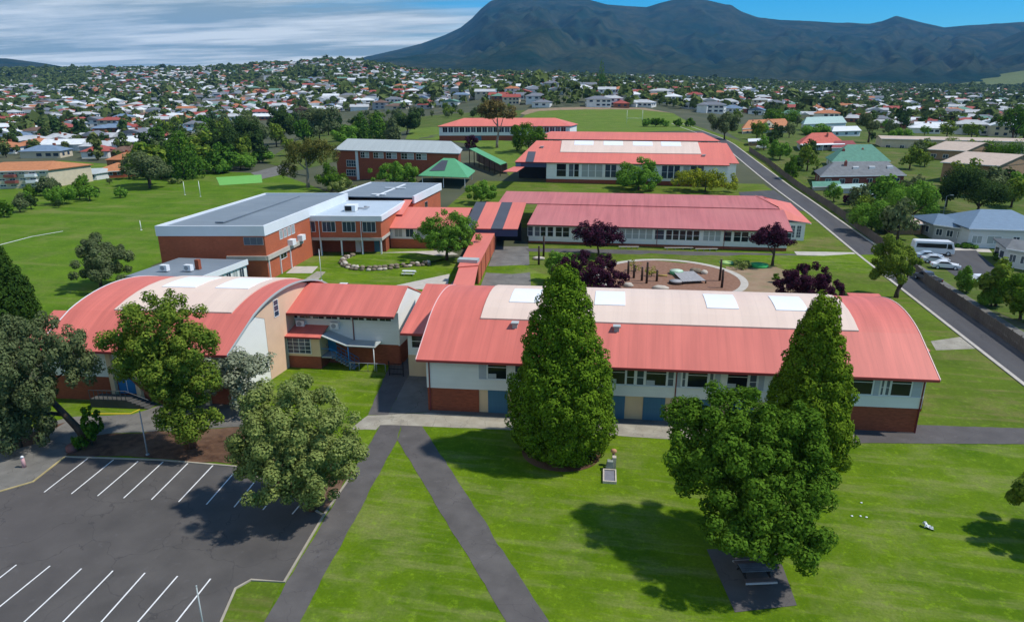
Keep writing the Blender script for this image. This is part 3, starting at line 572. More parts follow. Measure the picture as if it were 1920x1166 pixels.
# --- front wing: long barrel-roofed block
def front_wing():
    fr = TaperFr((-18.9, 58.2), (45.2, 3.5), (0.0, 1), 0.0); L = 45.35
    r = thing('school_building', fr.o, 'long front school block under a curved salmon roof with cream raised strip', 'building', 'school buildings with red roofs')
    v0, v1, ze, za = -0.75, 20.2, 5.6, 9.5
    barrel_roof(r, fr, -0.75, L+.75, v0, v1, ze, za, ROOF_A)
    verge(r, fr, -0.83, v0, v1, ze, za, VERGE_P); verge(r, fr, L+.75, v0, v1, ze, za, VERGE_P)
    for nm, a, b, lift, m in (('raised_roof', 4.4, 40.6, 0.14, CREAM_ROOF),):
        arc_band(r, fr, a, b, 4.0, 16.5, v0, v1, ze, za, lift, m, nm)
    for px in (987, 1144, 1351, 1478, 1590):
        z = 9.5; u = fr.u_at(px, z, 8.2)
        if px == 1590: continue
        arc_band(r, fr, u-1.55, u+1.55, 6.6, 10.2, v0, v1, ze, za, 0.19, SKYL, 'skylight', 5)
    MB().box(-.75, L+.75, -0.80, -0.68, ze-.22, ze+.02).build('gutter', FASCIA_R, r, fr.rel)
    gable_fill(r, fr, 0, 0.2, 0.0, 19.4, ze, za, WBOARD); gable_fill(r, fr, L-.2, L, 0.0, 19.4, ze, za, WBOARD)
    zb = 2.45; zs = 5.62
    ub = fr.u_at(898, 1.2); uc = fr.u_at(1590, 1.2)
    wallbox(r, fr, 0, ub, 0, 19.4, 0, zb, BRICK, 'brick_wall'); wallbox(r, fr, uc, L, 0, 19.4, 0, zb, BRICK, 'brick_wall')
    wallbox(r, fr, ub, uc, 0.10, 19.4, 0, zb, CREAM_W, 'wall')
    wallbox(r, fr, -.04, L+.04, -.05, 19.45, zb, zs, WBOARD, 'upper_wall')
    # garage doors
    for a, b in ((915, 952), (975, 1013), (1035, 1073), (1133, 1171), (1205, 1246), (1290, 1330), (1372, 1412), (1450, 1490), (1530, 1568)):
        ua, ud = fr.u_at(a, 1.1), fr.u_at(b, 1.1)
        d = MB().box(ua, ud, 0.02, 0.099, 0.02, 2.38).build('garage_door', BLUE_D, r, fr.rel)
        for k in range(1, 4): MB().box(ua+.03, ud-.03, 0.005, 0.03, 0.6*k-.015, 0.6*k+.015).build('door_rail', BLUE_D, d, fr.rel)
    z0, z1 = 3.62, 5.2
    WN = [(898, 912, 'l'), (914, 951, 'b'), (965, 980, 's'), (985, 1025, 'b'), (1030, 1045, 's'), (1048, 1062, 'l'), (1075, 1112, 'b'), (1116, 1139, 's'), (1142, 1173, 'b'), (1174, 1190, 's'), (1193, 1208, 's'), (1210, 1250, 'b'), (1251, 1264, 's'), (1268, 1276, 'l'), (1278, 1286, 's'), (1288, 1327, 'b'), (1329, 1338, 's'), (1340, 1350, 'l'), (1362, 1402, 'b'), (1404, 1419, 's'), (1422, 1432, 'l'), (1450, 1490, 'b'), (1500, 1515, 's'), (1520, 1560, 'b'), (1564, 1580, 's'), (1588, 1636, 'b'), (1638, 1648, 'l'), (1650, 1657, 's'), (1659, 1668, 's'), (1669, 1708, 'b'), (1710, 1727, 'l')]
    for a, b, k in WN:
        ua, ud = fr.u_at(a, 4.3), fr.u_at(b, 4.3)
        if k == 'l': MB().box(ua, ud, -.085, -.052, z0, z1).build('louvre_panel', LOUV, r, fr.rel)
        elif k == 'b': window(r, fr, ua, ud, z0, z1, -0.05, 'f', 1, 1, WHITE_M, GLASS, 0.07); MB().box(ua+.07, ud-.07, -.10, -.06, z1-.36, z1-.31).build('transom', WHITE_M, r, fr.rel)
        else: window(r, fr, ua, ud, z0, z1, -0.05, 'f', 1, 2, WHITE_M, (GLASS_G, GLASS, GLASS_B)[a % 3], 0.07)
        if k == 'b' and a % 4 == 2: MB().box(ua+.09, ua+(ud-ua)*.45, -.079, -.0715, z0+.09, z0+.55).build('blind', LOUV, r, fr.rel)
    MB().box(fr.u_at(898, 3.6), L, -.14, -.052, z0-.1, z0-.012).build('sill', WHITE_M, r, fr.rel)
    for px in (806, 1266, 1731): downpipe(r, fr, min(L-.12, fr.u_at(px, 3)), -.05, 0.05, 5.5)
    vent(r, fr, fr.u_at(966, 8.6, 3.4), 3.3, arc_z(3.3, v0, v1, ze, za)); vent(r, fr, fr.u_at(1157, 8.6, 3.4), 3.3, arc_z(3.3, v0, v1, ze, za))
    # left annex with its own small roof
    x0, x1 = -4.6, -.9
    MB().slab((x0-.5, 7.3, 5.25), (x1, 7.3, 5.25), (x1, 16.6, 8.1), (x0-.5, 16.6, 8.1), .15).build('annex_roof', ROOF_A, r, fr.rel)
    MB().box(x0-.5, x1, 7.2, 7.3, 5.0, 5.24).build('annex_fascia', FASCIA_R, r, fr.rel)
    wallbox(r, fr, x0, -.06, 8.0, 19, 0, 2.5, CREAM_W, 'annex_wall'); wallbox(r, fr, x0, -.06, 8.05, 19, 2.5, 5.2, WBOARD, 'annex_wall')
    window(r, fr, x0+.4, x0+1.9, 3.3, 4.9, 8.05, 'f', 1, 2, WHITE_M, GLASS, .08); window(r, fr, x0+2.1, x0+3.5, 3.3, 4.9, 8.05, 'f', 1, 2, WHITE_M, GLASS_L, .08)
    # lower roof behind the right end
    MB().slab((L+.9, 8.6, 4.85), (L+4.5, 8.6, 4.85), (L+4.7, 22, 6.9), (L+.9, 22, 6.9), .14).build('annex_roof', ROOF_A, r, fr.rel)
    wallbox(r, fr, L+.05, L+4.1, 9.2, 20, 0, 4.7, BRICK, 'annex_wall')
    mb = MB(); mb.box(L+.1, L+2.6, 4.6, 8.4, 0.0, 1.2); mb.build('planter_wall', BRICK, r, fr.rel)
    mb = MB()
    for k in range(7): mb.box(L+2.5, L+2.56, 4.7+k*.6, 4.76+k*.6, 1.2, 2.2)
    for q in (1.65, 2.15): mb.box(L+2.50, L+2.56, 4.6, 8.4, q, q+.05)
    mb.build('hand_rail', WHITE_M, r, fr.rel)
front_wing()

# --- hall on the left, curved roof
def hall():
    fr = Fr((-56.9, 54.0), (0.995, 0.10), (0.08, 1), 0.0); L = 18.6
    r = thing('school_hall', fr.o, 'school hall at the left with curved salmon roof and white gable behind the trees', 'building', 'school buildings with red roofs')
    v0, v1, ze, za = -0.8, 22, 5.6, 9.5
    barrel_roof(r, fr, -.4, L+.6, v0, v1, ze, za, ROOF_A); verge(r, fr, L+.6, v0, v1, ze, za, ZINC, .09, .2); verge(r, fr, -.5, v0, v1, ze, za, WHITE_M)
    MB().slab((-2.2, v0, ze), (-.52, v0, ze), (-.52, v0+4.6, ze+.66*(za-ze)), (-2.0, v0+4.6, ze+.66*(za-ze)), .14).build('side_roof', ROOF_A, r, fr.rel)
    arc_band(r, fr, 4.4, 16.9, 4.0, 17.5, v0, v1, ze, za, .14, CREAM_ROOF, 'raised_roof')
    for a, b in ((6.2, 10.0), (12.2, 15.9)): arc_band(r, fr, a, b, 8.6, 13, v0, v1, ze, za, .19, SKYL, 'skylight', 5)
    MB().box(-.4, L+.6, v0-.04, v0+.08, ze-.22, ze+.02).build('gutter', FASCIA_R, r, fr.rel)
    wallbox(r, fr, 0, L-.1, 0, 21, 0, 2.6, BRICK, 'brick_wall'); wallbox(r, fr, .03, L-.12, -.05, 21, 2.6, 5.5, WBOARD, 'upper_wall')
    p = arc_pts(0, 21, ze, za-.2, 14, -.05)
    MB().extr([(0, 0.0), (0, 5.45), (4.0, 8.0), (6.4, 6.95), (6.4, 0)], 0, L-.1, L+.1).build('gable_wall', WBOARD_SUN, r, fr.rel)
    MB().extr([(6.41, 0.0), (6.41, 6.96), (4.01, 8.01)]+[q for q in p if q[0] > 4.3]+[(21, 0)], 0, L-.1, L+.13).build('gable_wall', TAN_W, r, fr.rel)
    window(r, fr, 8.1, 9.0, 6.5, 8.4, L+.13, 'r', 1, 3, WHITE_M, GLASS_B, .06)
    for u in (6.4, 9.0, 12.6, 16): wallbox(r, fr, u, u+.45, -.35, 0, 0, 5.4, CREAM_W, 'pilaster')
    d = MB().box(7.05, 8.8, -.12, -.01, .9, 3.0).build('door', BLUE_B, r, fr.rel); MB().box(7.9, 7.96, -.14, -.12, .95, 2.95).build('door_stile', WHITE_M, d, fr.rel)
    for u in (1.2, 3.6, 9.8, 11.2, 13.4, 14.8): window(r, fr, u, u+1.2, 3.3, 4.9, -.05, 'f', 2, 2, WHITE_M, GLASS_G, .06)
    for u in (9.8, 11.2): window(r, fr, u, u+.9, 1.4, 2.2, 0, 'f', 2, 1, WHITE_M, GLASS, .06)
    # landing, steps and rail before the blue door
    MB().box(5.2, 9.0, -1.7, -.4, 0, .9).build('landing', RAMPM, r, fr.rel)
    for k in range(5): MB().box(9.0+k*.42, 9.42+k*.42, -1.7, -.4, 0, .75-.16*k).build('step', RAMPM, r, fr.rel)
    mb = MB(); mb.tube([(5.2, -1.65, 1.85), (9.0, -1.65, 1.85), (11.2, -1.65, 1.0)], .035, 6)
    for k in range(9): mb.box(5.2+k*.46, 5.25+k*.46, -1.67, -1.63, .9, 1.83)
    mb.build('hand_rail', RAILM, r, fr.rel)
hall()
ribbon('painted_edge_line', [(172, 776), (244, 776), (262, 768)], .14, .008, YELLOW, off=.045)

# --- two-storey link block between hall and front wing
def link_block():
    fr = Fr((-38.6, 67.6), (13.2, .9), (0.02, 1), 0.0); L = 13.2
    r = thing('school_building', fr.o, 'two storey link block with plain salmon roof and outside stair between the curved halls', 'building', 'school buildings with red roofs')
    MB().slab((-.2, -1.5, 6.35), (L+.2, -1.5, 6.35), (L+.2, 3.3, 8.5), (-.2, 3.3, 8.5), .16).build('roof', ROOF_A, r, fr.rel)
    MB().slab((-.2, 8.3, 6.3), (L+.2, 8.3, 6.3), (L+.2, 3.32, 8.5), (-.2, 3.32, 8.5), .16).build('roof', ROOF_A, r, fr.rel)
    MB().box(-.2, L+.2, -1.6, -1.5, 6.1, 6.34).build('gutter', MAROON, r, fr.rel)
    wallbox(r, fr, 0, L-.02, .05, 8, 0, 2.5, BRICK, 'brick_wall'); wallbox(r, fr, 0, L, 0, 8, 2.5, 6.3, WBOARD, 'upper_wall')
    MB().extr([(0, 2.4), (0, 6.3), (3.3, 8.25), (8, 6.2), (8, 2.4)], 0, L, L+.14).build('gable_wall', WBOARD_SUN, r, fr.rel)
    MB().extr([(.1, 0), (.1, 2.4), (8, 2.4), (8, 0)], 0, L, L+.1).build('brick_wall', BRICK, r, fr.rel)
    for i in range(8): window(r, fr, .3+i*1.55, 1.7+i*1.55, 5.25, 6.0, 0, 'f', 2, 1, WHITE_M, GLASS, .05)
    downpipe(r, fr, 8.1, 0, 2.6, 6.1)
    ac_unit(r, fr, 1.6, -.02, 4.35); ac_unit(r, fr, 5.6, -.02, 4.25)
    # lower tan room with large gridded window
    T0, T1, V = -.2, 4.95, -1.9
    MB().slab((T0-.2, V-.35, 3.85), (T1+.25, V-.35, 3.85), (T1+.25, .02, 4.55), (T0-.2, .02, 4.55), .12).build('lower_roof', ROOF_A, r, fr.rel)
    MB().box(T0-.2, T1+.25, V-.43, V-.35, 3.68, 3.86).build('fascia', MAROON, r, fr.rel)
    wallbox(r, fr, T0, T1, V, -.01, 1.45, 3.74, CREAM_W); wallbox(r, fr, T0+1.0, T1-.02, V+.02, -.01, 0, 1.45, BRICK, 'brick_wall')
    window(r, fr, 1.15, 3.9, 1.75, 3.6, V, 'f', 4, 4, WHITE_M, GLASS_B, .06, split=True)
    wallbox(r, fr, T0-.25, T0+.98, V-.7, V+.01, 0, 1.75, FASCIA_R, 'lean_to')
    MB().box(T0-.3, T0+1.03, V-.78, V+.0, 1.76, 1.86).build('lean_to_roof', ROOF_A, r, fr.rel)
    MB().box(T0+.1, T0+.7, V-.74, V-.705, .25, 1.05).build('meter_box', WHITE_M, r, fr.rel)
    # stair landing, blue door, flight, canopy
    MB().box(T1+.02, T1+1.25, V+.1, -.02, 1.30, 1.45).build('landing', GREY_M, r, fr.rel)
    MB().box(T1+.05, T1+.95, -.08, -.012, 1.46, 3.4).build('door', BLUE_B, r, fr.rel)
    for k in range(8): MB().box(T1+1.25+.3*k, T1+1.56+.3*k, V+.15, -.6, 1.22-.165*k, 1.30-.165*k).build('step', GREY_M, r, fr.rel)
    for vv in (V+.1, -.55):
        mb = MB(); mb.tube([(T1+.05, vv, 2.4), (T1+1.25, vv, 2.4), (T1+3.75, vv, .95)], .04, 6); mb.tube([(T1+1.25, vv, 1.9), (T1+3.75, vv, .5)], .03, 6)
        for k in range(6): mb.cyl(T1+1.25+k*.5, vv, 1.2-.275*k, 2.4-.29*k, .025, 6)
        mb.build('stair_rail', BLUE_B, r, fr.rel)
    MB().slab((T1+.3, V-.1, 4.0), (T1+3.0, V-.1, 2.95), (T1+3.0, .0, 2.95), (T1+.3, .0, 4.0), .10).build('canopy', ZINC, r, fr.rel)
    MB().slab((T1+3.02, V-.1, 2.94), (T1+6.3, V-.1, 2.90), (T1+6.3, .0, 2.90), (T1+3.02, .0, 2.94), .10).build('canopy', ZINC, r, fr.rel)
    for u in (T1+3.2, T1+6.1): MB().cyl(u, V, 0, 2.85, .05, 8).build('post', BLUE_B if u < 9 else WHITE_M, r, fr.rel)
    mb = MB(); mb.tube([(T1+3.3, V-.2, 1.0), (T1+7.4, V-.2, 1.0)], .035, 6)
    for k in range(5): mb.cyl(T1+3.4+k, V-.2, 0, 1.0, .03, 6)
    mb.build('hand_rail', GREY_M, r, fr.rel)
link_block()
g = thing('metal_gate', (-25.6, 65.6, 0), 'dark metal gate across the path beside the link block', 'gate')
for x in (0, 1.6): MB().box(x-.05, x+.05, -.05, .05, 0, 1.7).build('post', DARK, g)
mb = MB()
for z in (.2, .8, 1.4): mb.box(.05, 1.55, -.02, .02, z, z+.07)
for k in range(9): mb.box(.15+k*.16, .18+k*.16, -.015, .015, .2, 1.45)
mb.build('gate_leaf', DARK, g)

# --- brick gymnasium with flat grey roof
def gym():
    fr = Fr((-75.3, 96.1), (16.8, 3.1), (-.035, 1), 0.0); L = 17.1; D = 36; z = 9.0
    r = thing('gymnasium', fr.o, 'large orange brick gymnasium with flat grey roof and white parapet', 'building')
    wallbox(r, fr, 0, L, 0, D, 0, 7.4, BRICK_O, 'brick_wall')
    for nm, b in (('parapet', (-.15, L+.15, -.15, .15)), ('parapet', (-.15, L+.15, D-.15, D+.15)), ('parapet', (-.15, .15, .152, D-.152)), ('parapet', (L-.15, L+.15, .152, D-.152))):
        MB().box(b[0], b[1], b[2], b[3], 7.4, z+.05).build(nm, WHITE_F, r, fr.rel)
    MB().slab((.15, .15, 8.65), (L-.15, .15, 8.65), (L-.15, D-.15, 8.75), (.15, D-.15, 8.75), .3).build('roof', GREYROOF, r, fr.rel)
    MB().box(L*.42, L*.5, 4, D-3, 8.76, 8.95).build('roof_ridge', GREYROOF, r, fr.rel)
    window(r, fr, L-3.4, L-.25, 5.9, 7.2, 0, 'f', 3, 1, GREY_M, GLASS_G, .07)
    for i in range(4): window(r, fr, 5.0+i*1.5, 6.2+i*1.5, 5.7, 7.2, L, 'r', 1, 1, WHITE_M, GLASS_L, .08)
    MB().box(L, L+.35, -.2, 13, 3.4, 4.1).build('band', CONC_W, r, fr.rel)
    MB().box(L-6.4, L, -.3, 0, 3.4, 4.1).build('band', CONC_W, r, fr.rel)
    for v in (.3, 4.2, 8.0): MB().box(L, L+.2, v, v+.14, 0, 3.4).build('downpipe', WHITE_M, r, fr.rel)
    for v in (7.6, 11.4): MB().box(L+.02, L+.9, v, v+1.4, 4.1, 5.1).build('air_conditioner', WHITE_M, r, fr.rel)
    window(r, fr, 4.5, 6.9, 2.3, 3.3, L, 'r', 2, 1, WHITE_M, GLASS, .08)
    d = MB().box(L-5.4, L-3.4, -.1, 0, 0, 2.5).build('door', BLUE_D, r, fr.rel)
gym()
def low_annex():
    fr = Fr(G(240, 517, 4.0)[:2], (1, .06), (0.08, 1), 0.0)
    o = G(240, 517, 4.0); e = G(376, 521, 4.0); L = e[0]-o[0]; D = 10.8
    r = thing('school_annex', fr.o, 'low annex with flat blue grey roof in front of the gymnasium', 'building')
    wallbox(r, fr, .1, L-.1, .1, D, 0, 3.5, BRICK_O, 'brick_wall')
    wallbox(r, fr, .2, L, .2, D-.1, 1.0, 3.5, WBOARD, 'upper_wall')
    MB().slab((-.2, -.2, 4.0), (L+.2, -.2, 4.0), (L+.2, D, 4.15), (-.2, D, 4.15), .2).build('roof', GREYROOF, r, fr.rel)
    MB().box(L+.2, L+.35, -.2, D, 3.4, 4.25).build('fascia', WHITE_F, r, fr.rel)
    for i in range(6): window(r, fr, .8+i*1.6, 2.0+i*1.6, 1.5, 3.2, L, 'r', 2, 1, WHITE_M, GLASS_B if i % 2 else GLASS_L, .08)
    for u, v in ((3.2, 3.0), (6.6, 3.5)): ac_unit(r, fr, u, v, 4.2, 1.1, .9, .7)
    MB().box(7.4, 8.0, 4.2, 4.8, 4.1, 5.6).build('chimney', BRICK, r, fr.rel)
low_annex()
def middle_block():
    fr = Fr((-61.6, 116.2), (15.5, 2.3), (-.08, 1), 0.05); L = 15.6; D = 17.5; z = 7.5
    r = thing('school_building', fr.o, 'two storey orange brick block with pale flat roof and open undercroft', 'building')
    wallbox(r, fr, 0, L, 0, D, 3.2, 6.6, BRICK_O, 'brick_wall')
    wallbox(r, fr, .4, L-.2, 3.2, D, 0, 3.2, BRICK, 'brick_wall')
    MB().box(-.1, L+.1, -.12, 0, 2.95, 3.5).build('band', CONC_W, r, fr.rel); MB().box(L, L+.12, -.1, D, 2.95, 3.5).build('band', CONC_W, r, fr.rel)
    for b in ((-.3, L+.3, -.3, .1), (-.3, .1, .102, D), (L-.1, L+.3, .102, D), (-.3, L+.3, D+.002, D+.3)): MB().box(*b, 6.6, z+.1).build('parapet', WHITE_F, r, fr.rel)
    MB().slab((.1, .1, z-.15), (L-.1, .1, z-.15), (L-.1, D, z-.05), (.1, D, z-.05), .2).build('roof', PALE_ROOF, r, fr.rel)
    for i in range(4):
        u = .9+i*3.75; window(r, fr, u, u+2.5, 4.5, 6.5, 0, 'f', 3, 1, WHITE_M, GLASS_B, .07)
    for u in (.2, 4.1, 8.0, 11.9, L-.2): MB().box(u-.12, u+.12, .0, .25, 0, 2.95).build('column', WHITE_M, r, fr.rel)
    for u in (4.1, 11.9): MB().box(u-.05, u+.05, -.22, -.12, 0, 7.2).build('downpipe', WHITE_M, r, fr.rel)
    MB().box(9.6, 10.6, 3.1, 3.2, 0, 2.3).build('door', WHITE_M, r, fr.rel); MB().box(13.2, 14.2, 3.1, 3.2, 0, 2.3).build('door', BLUE_D, r, fr.rel)
    a = MB().box(7.2, 9.3, 5.2, 7.4, z-.05, z+1.1).build('rooftop_unit', WHITE_M, r, fr.rel); MB().box(7.35, 8.6, 5.14, 5.2, z+.05, z+.95).build('grille', DARK, a, fr.rel)
    mb = MB(); mb.tube([(9.3, 7.0, z+.3), (10.4, 7.0, z+.3), (11.0, 8.4, z+.3), (10.0, 8.8, z+.3)], .16, 8); mb.build('duct', GREY_M, r, fr.rel)
middle_block()
def rear_block():
    fr = Fr((-63.0, 136.5), (16.5, 1.0), (0.0, 1), 0.3); L = 16.9; D = 20.5; z = 8.0
    r = thing('school_building', fr.o, 'rear flat roofed brick block with pale crossed ridge caps on its grey roof', 'building')
    wallbox(r, fr, 0, L, 0, D, -.5, 6.6, BRICK_O, 'brick_wall')
    for b in ((-.3, .1, .0, D), (L-.1, L+.3, .0, D), (-.3, L+.3, D+.002, D+.3)): MB().box(*b, 6.6, z+.15).build('parapet', WHITE_F, r, fr.rel)
    MB().slab((.1, -.3, z-.1), (L-.1, -.3, z-.1), (L-.1, D, z), (.1, D, z), .2).build('roof', GREYROOF, r, fr.rel)
    MB().box(L*.52, L*.55, 0, D-2, z+.0, z+.13).build('ridge_cap', WHITE_F, r, fr.rel); MB().box(L*.4, L*.68, 11.2, 11.7, z+.14, z+.24).build('ridge_cap', WHITE_F, r, fr.rel)
    MB().box(L*.44, L*.62, 1.2, 2.0, z+.14, z+.24).build('ridge_cap', WHITE_F, r, fr.rel)
    window(r, fr, 8, 10, 4.2, 5.6, L, 'r', 2, 1, GREY_M, GLASS, .08)
rear_block()
def gable_wing(fr, L, v0, v1, ze, zr, m, r, over=.5, split=None, vr=None):
    vr = vr if vr is not None else (v0+v1)/2
    a = [] if split is None else split
    MB().slab((-over, v0, ze), (L+over, v0, ze), (L+over, vr, zr), (-over, vr, zr), .14).build('roof', m, r, fr.rel)
    MB().slab((-over, v1, ze), (L+over, v1, ze), (L+over, vr+.02, zr), (-over, vr+.02, zr), .14).build('roof', m, r, fr.rel)
# --- red link roof from the middle block to the second wing
def link_wing():
    fr = Fr((-46.8, 124.6), (14.5, 1.6), (-.05, 1), 0.2); L = 14.4
    r = thing('school_building', fr.o, 'short classroom link with coral roof and white windows behind the courtyard tree', 'building', 'school buildings with red roofs')
    gable_wing(fr, L, -.6, 17, 4.1, 6.6, ROOF_3, r, .0, vr=9.0)
    MB().slab((-.3, 4.5, 5.85), (1.4, 4.5, 5.85), (1.4, 12, 7.6), (-.3, 12, 7.6), .14).build('step_roof', ROOF_3, r, fr.rel)
    wallbox(r, fr, .05, L, 0, 16, 0, 1.9, BRICK_O, 'brick_wall'); wallbox(r, fr, .05, L, .02, 16, 1.9, 4.15, WBOARD, 'upper_wall')
    for i in range(6): window(r, fr, .9+i*2.2, 2.5+i*2.2, 2.2, 3.9, .02, 'f', 2, 1, WHITE_M, (GLASS_L, GLASS_B)[i % 2], .08)
    # roof of alternating charcoal and coral bays running on to the second wing
    for a, b, m in ((L+.02, L+2.2, GREYROOF_D), (L+2.22, L+5.4, ROOF_3), (L+5.42, L+7.7, GREYROOF_D), (L+7.72, L+10.6, ROOF_3)):
        MB().slab((a, -.6-.05, 4.25), (b, -.6-.05, 4.25), (b, 14.0, 7.0), (a, 14.0, 7.0), .14).build('roof_bay', m, r, fr.rel)
    MB().box(L+.0, L+10.5, -.5, -.3, 2.75, 4.05).build('beam', NAVY, r, fr.rel)
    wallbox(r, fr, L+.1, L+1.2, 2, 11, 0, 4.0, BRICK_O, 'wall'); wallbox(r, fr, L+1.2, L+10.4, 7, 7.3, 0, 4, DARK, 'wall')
    window(r, fr, L+.2, L+1.0, 2.9, 3.9, -.5, 'f', 1, 1, WHITE_M, GLASS_B, .06)
link_wing()
def covered_walk():
    a = [G(893, 433, 3.2), G(930, 433, 3.2), G(897, 497, 3.2), G(858, 500, 3.2)]
    b = [G(862, 497, 3.0), G(897, 497, 3.0), G(887, 545, 3.0), G(845, 545, 3.0)]
    o = (a[2][0], a[2][1], 0)
    r = thing('covered_walkway', o, 'covered walkway with coral roof running back from the front wing to the second wing', 'walkway')
    rl = lambda p, z: (p[0]-o[0], p[1]-o[1], z)
    MB().slab(rl(a[0], 3.6), rl(a[1], 3.6), rl(a[2], 3.2), rl(a[3], 3.2), .12).build('roof', ROOF_3, r)
    MB().slab(rl(b[0], 3.0), rl(b[1], 3.0), rl(b[2], 3.0), rl(b[3], 3.0), .12).build('roof', ROOF_3, r)
    p, q = rl(a[1], 0), rl(a[2], 0)
    d = Vector((p[0]-q[0], p[1]-q[1], 0)); n = d.normalized(); s = Vector((-n.y, n.x, 0))*-.25
    MB().slab((q[0], q[1], 3.1), (p[0], p[1], 3.5), (p[0]-.2, p[1], 3.5), (q[0]-.2, q[1], 3.1), 3.05).build('side_wall', BRICK_O, r)
    for f in (.12, .35, .6, .85): MB().box(q[0]+d.x*f-.08, q[0]+d.x*f+.08, q[1]+d.y*f-.08, q[1]+d.y*f+.08, 0, 3.1).build('post', MAROON, r)
    c = rl(G(879, 490, 3.3), 0); MB().box(c[0]-1.7, c[0]+1.6, c[1]-.8, c[1]+.8, 3.25, 3.75).build('roof_duct', ZINC, r)
covered_walk()
# --- second wing
def classroom_windows(r, fr, spec, z0, z1, v=0.0, bars=.07):
    for a, b, k in spec:
        n = max(1, round((b-a)/13)); ua, ub = fr.u_at(a, (z0+z1)/2), fr.u_at(b, (z0+z1)/2)
        for i in range(n):
            x0 = ua+(ub-ua)*i/n; x1 = ua+(ub-ua)*(i+1)/n
            pm = {'d': GLASS, 'b': GLASS_B, 'l': GLASS_L, 'm': (GLASS_L, GLASS, GLASS_G, GLASS_B)[(i*7+int(a)) % 4]}[k]
            window(r, fr, x0+.04, x1-.04, z0, z1, v, 'f', 1, 2, WHITE_M, pm, bars)
def second_wing():
    fr = Fr((-21.0, 132.9), (50.5, 2.3), (0.03, 1), 0.3); L = 50.0
    r = thing('school_building', fr.o, 'long second wing with faded maroon two level roof and white classroom windows', 'building', 'school buildings with red roofs')
    MB().slab((.0, -.7, 4.0), (L+.4, -.7, 4.0), (L+.4, 11.4, 6.1), (.0, 11.4, 6.1), .14).build('roof', ROOF_2, r, fr.rel)
    MB().box(0, L, 11.42, 11.6, 5.9, 6.2).build('clerestory', MAROON, r, fr.rel)
    MB().slab((-8.5, 11.3, 6.26), (L-.5, 11.3, 6.26), (L-3, 19.5, 7.6), (-8.5, 19.5, 7.6), .14).build('roof', ROOF_2, r, fr.rel)
    MB().slab((-8.5, 29.5, 4.4), (L+5, 29.5, 4.4), (L-3, 19.52, 7.6), (-8.5, 19.52, 7.6), .14).build('roof', ROOF_2, r, fr.rel)
    MB().box(-8.65, -8.5, 11.3, 19.6, 6.1, 6.2).build('verge_trim', ROOF_3, r, fr.rel)
    MB().add([(L-4.5, 19.8, 7.7), (L+4.5, 27.5, 5.0), (L+5.6, 8.6, 3.9), (L+.45, 8.6, 4.6), (L-.6, 12, 6.55)], [(0, 1, 2, 3, 4)]).build('side_roof', ROOF_3, r, fr.rel)
    MB().add([(L-4.5, 19.8, 7.55), (L+4.5, 27.5, 4.85), (L+5.6, 8.6, 3.75), (L+.45, 8.6, 4.45), (L-.6, 12, 6.4)], [(4, 3, 2, 1, 0)]).build('soffit', WHITE_F, r, fr.rel)
    MB().box(0, L+.4, -.8, -.7, 3.78, 4.0).build('gutter', MAROON, r, fr.rel)
    wallbox(r, fr, .2, L-.2, 0.06, 28, -.4, 0.6, BRICK, 'brick_wall'); wallbox(r, fr, .2, L-.2, 0, 28, .6, 4.0, WBOARD, 'upper_wall')
    wallbox(r, fr, L-.18, L+4.6, 9.2, 26, -.4, 3.9, WBOARD, 'side_wall')
    for i in range(3): window(r, fr, L+.6+i*1.2, L+1.5+i*1.2, .8, 3.3, 9.2, 'f', 2, 4, WHITE_M, GLASS_G, .06)
    classroom_windows(r, fr, [(989, 1000, 'b'), (1002, 1024, 'm'), (1026, 1038, 'd'), (1041, 1068, 'd'), (1078, 1130, 'm'), (1160, 1224, 'l'), (1227, 1246, 'm'), (1248, 1312, 'd'), (1318, 1352, 'l'), (1356, 1372, 'd'), (1375, 1404, 'd'), (1412, 1484, 'm')], 1.55, 3.55)
    for px in (1232, 1358): downpipe(r, fr, fr.u_at(px, 2), 0, -.2, 3.8)
second_wing()
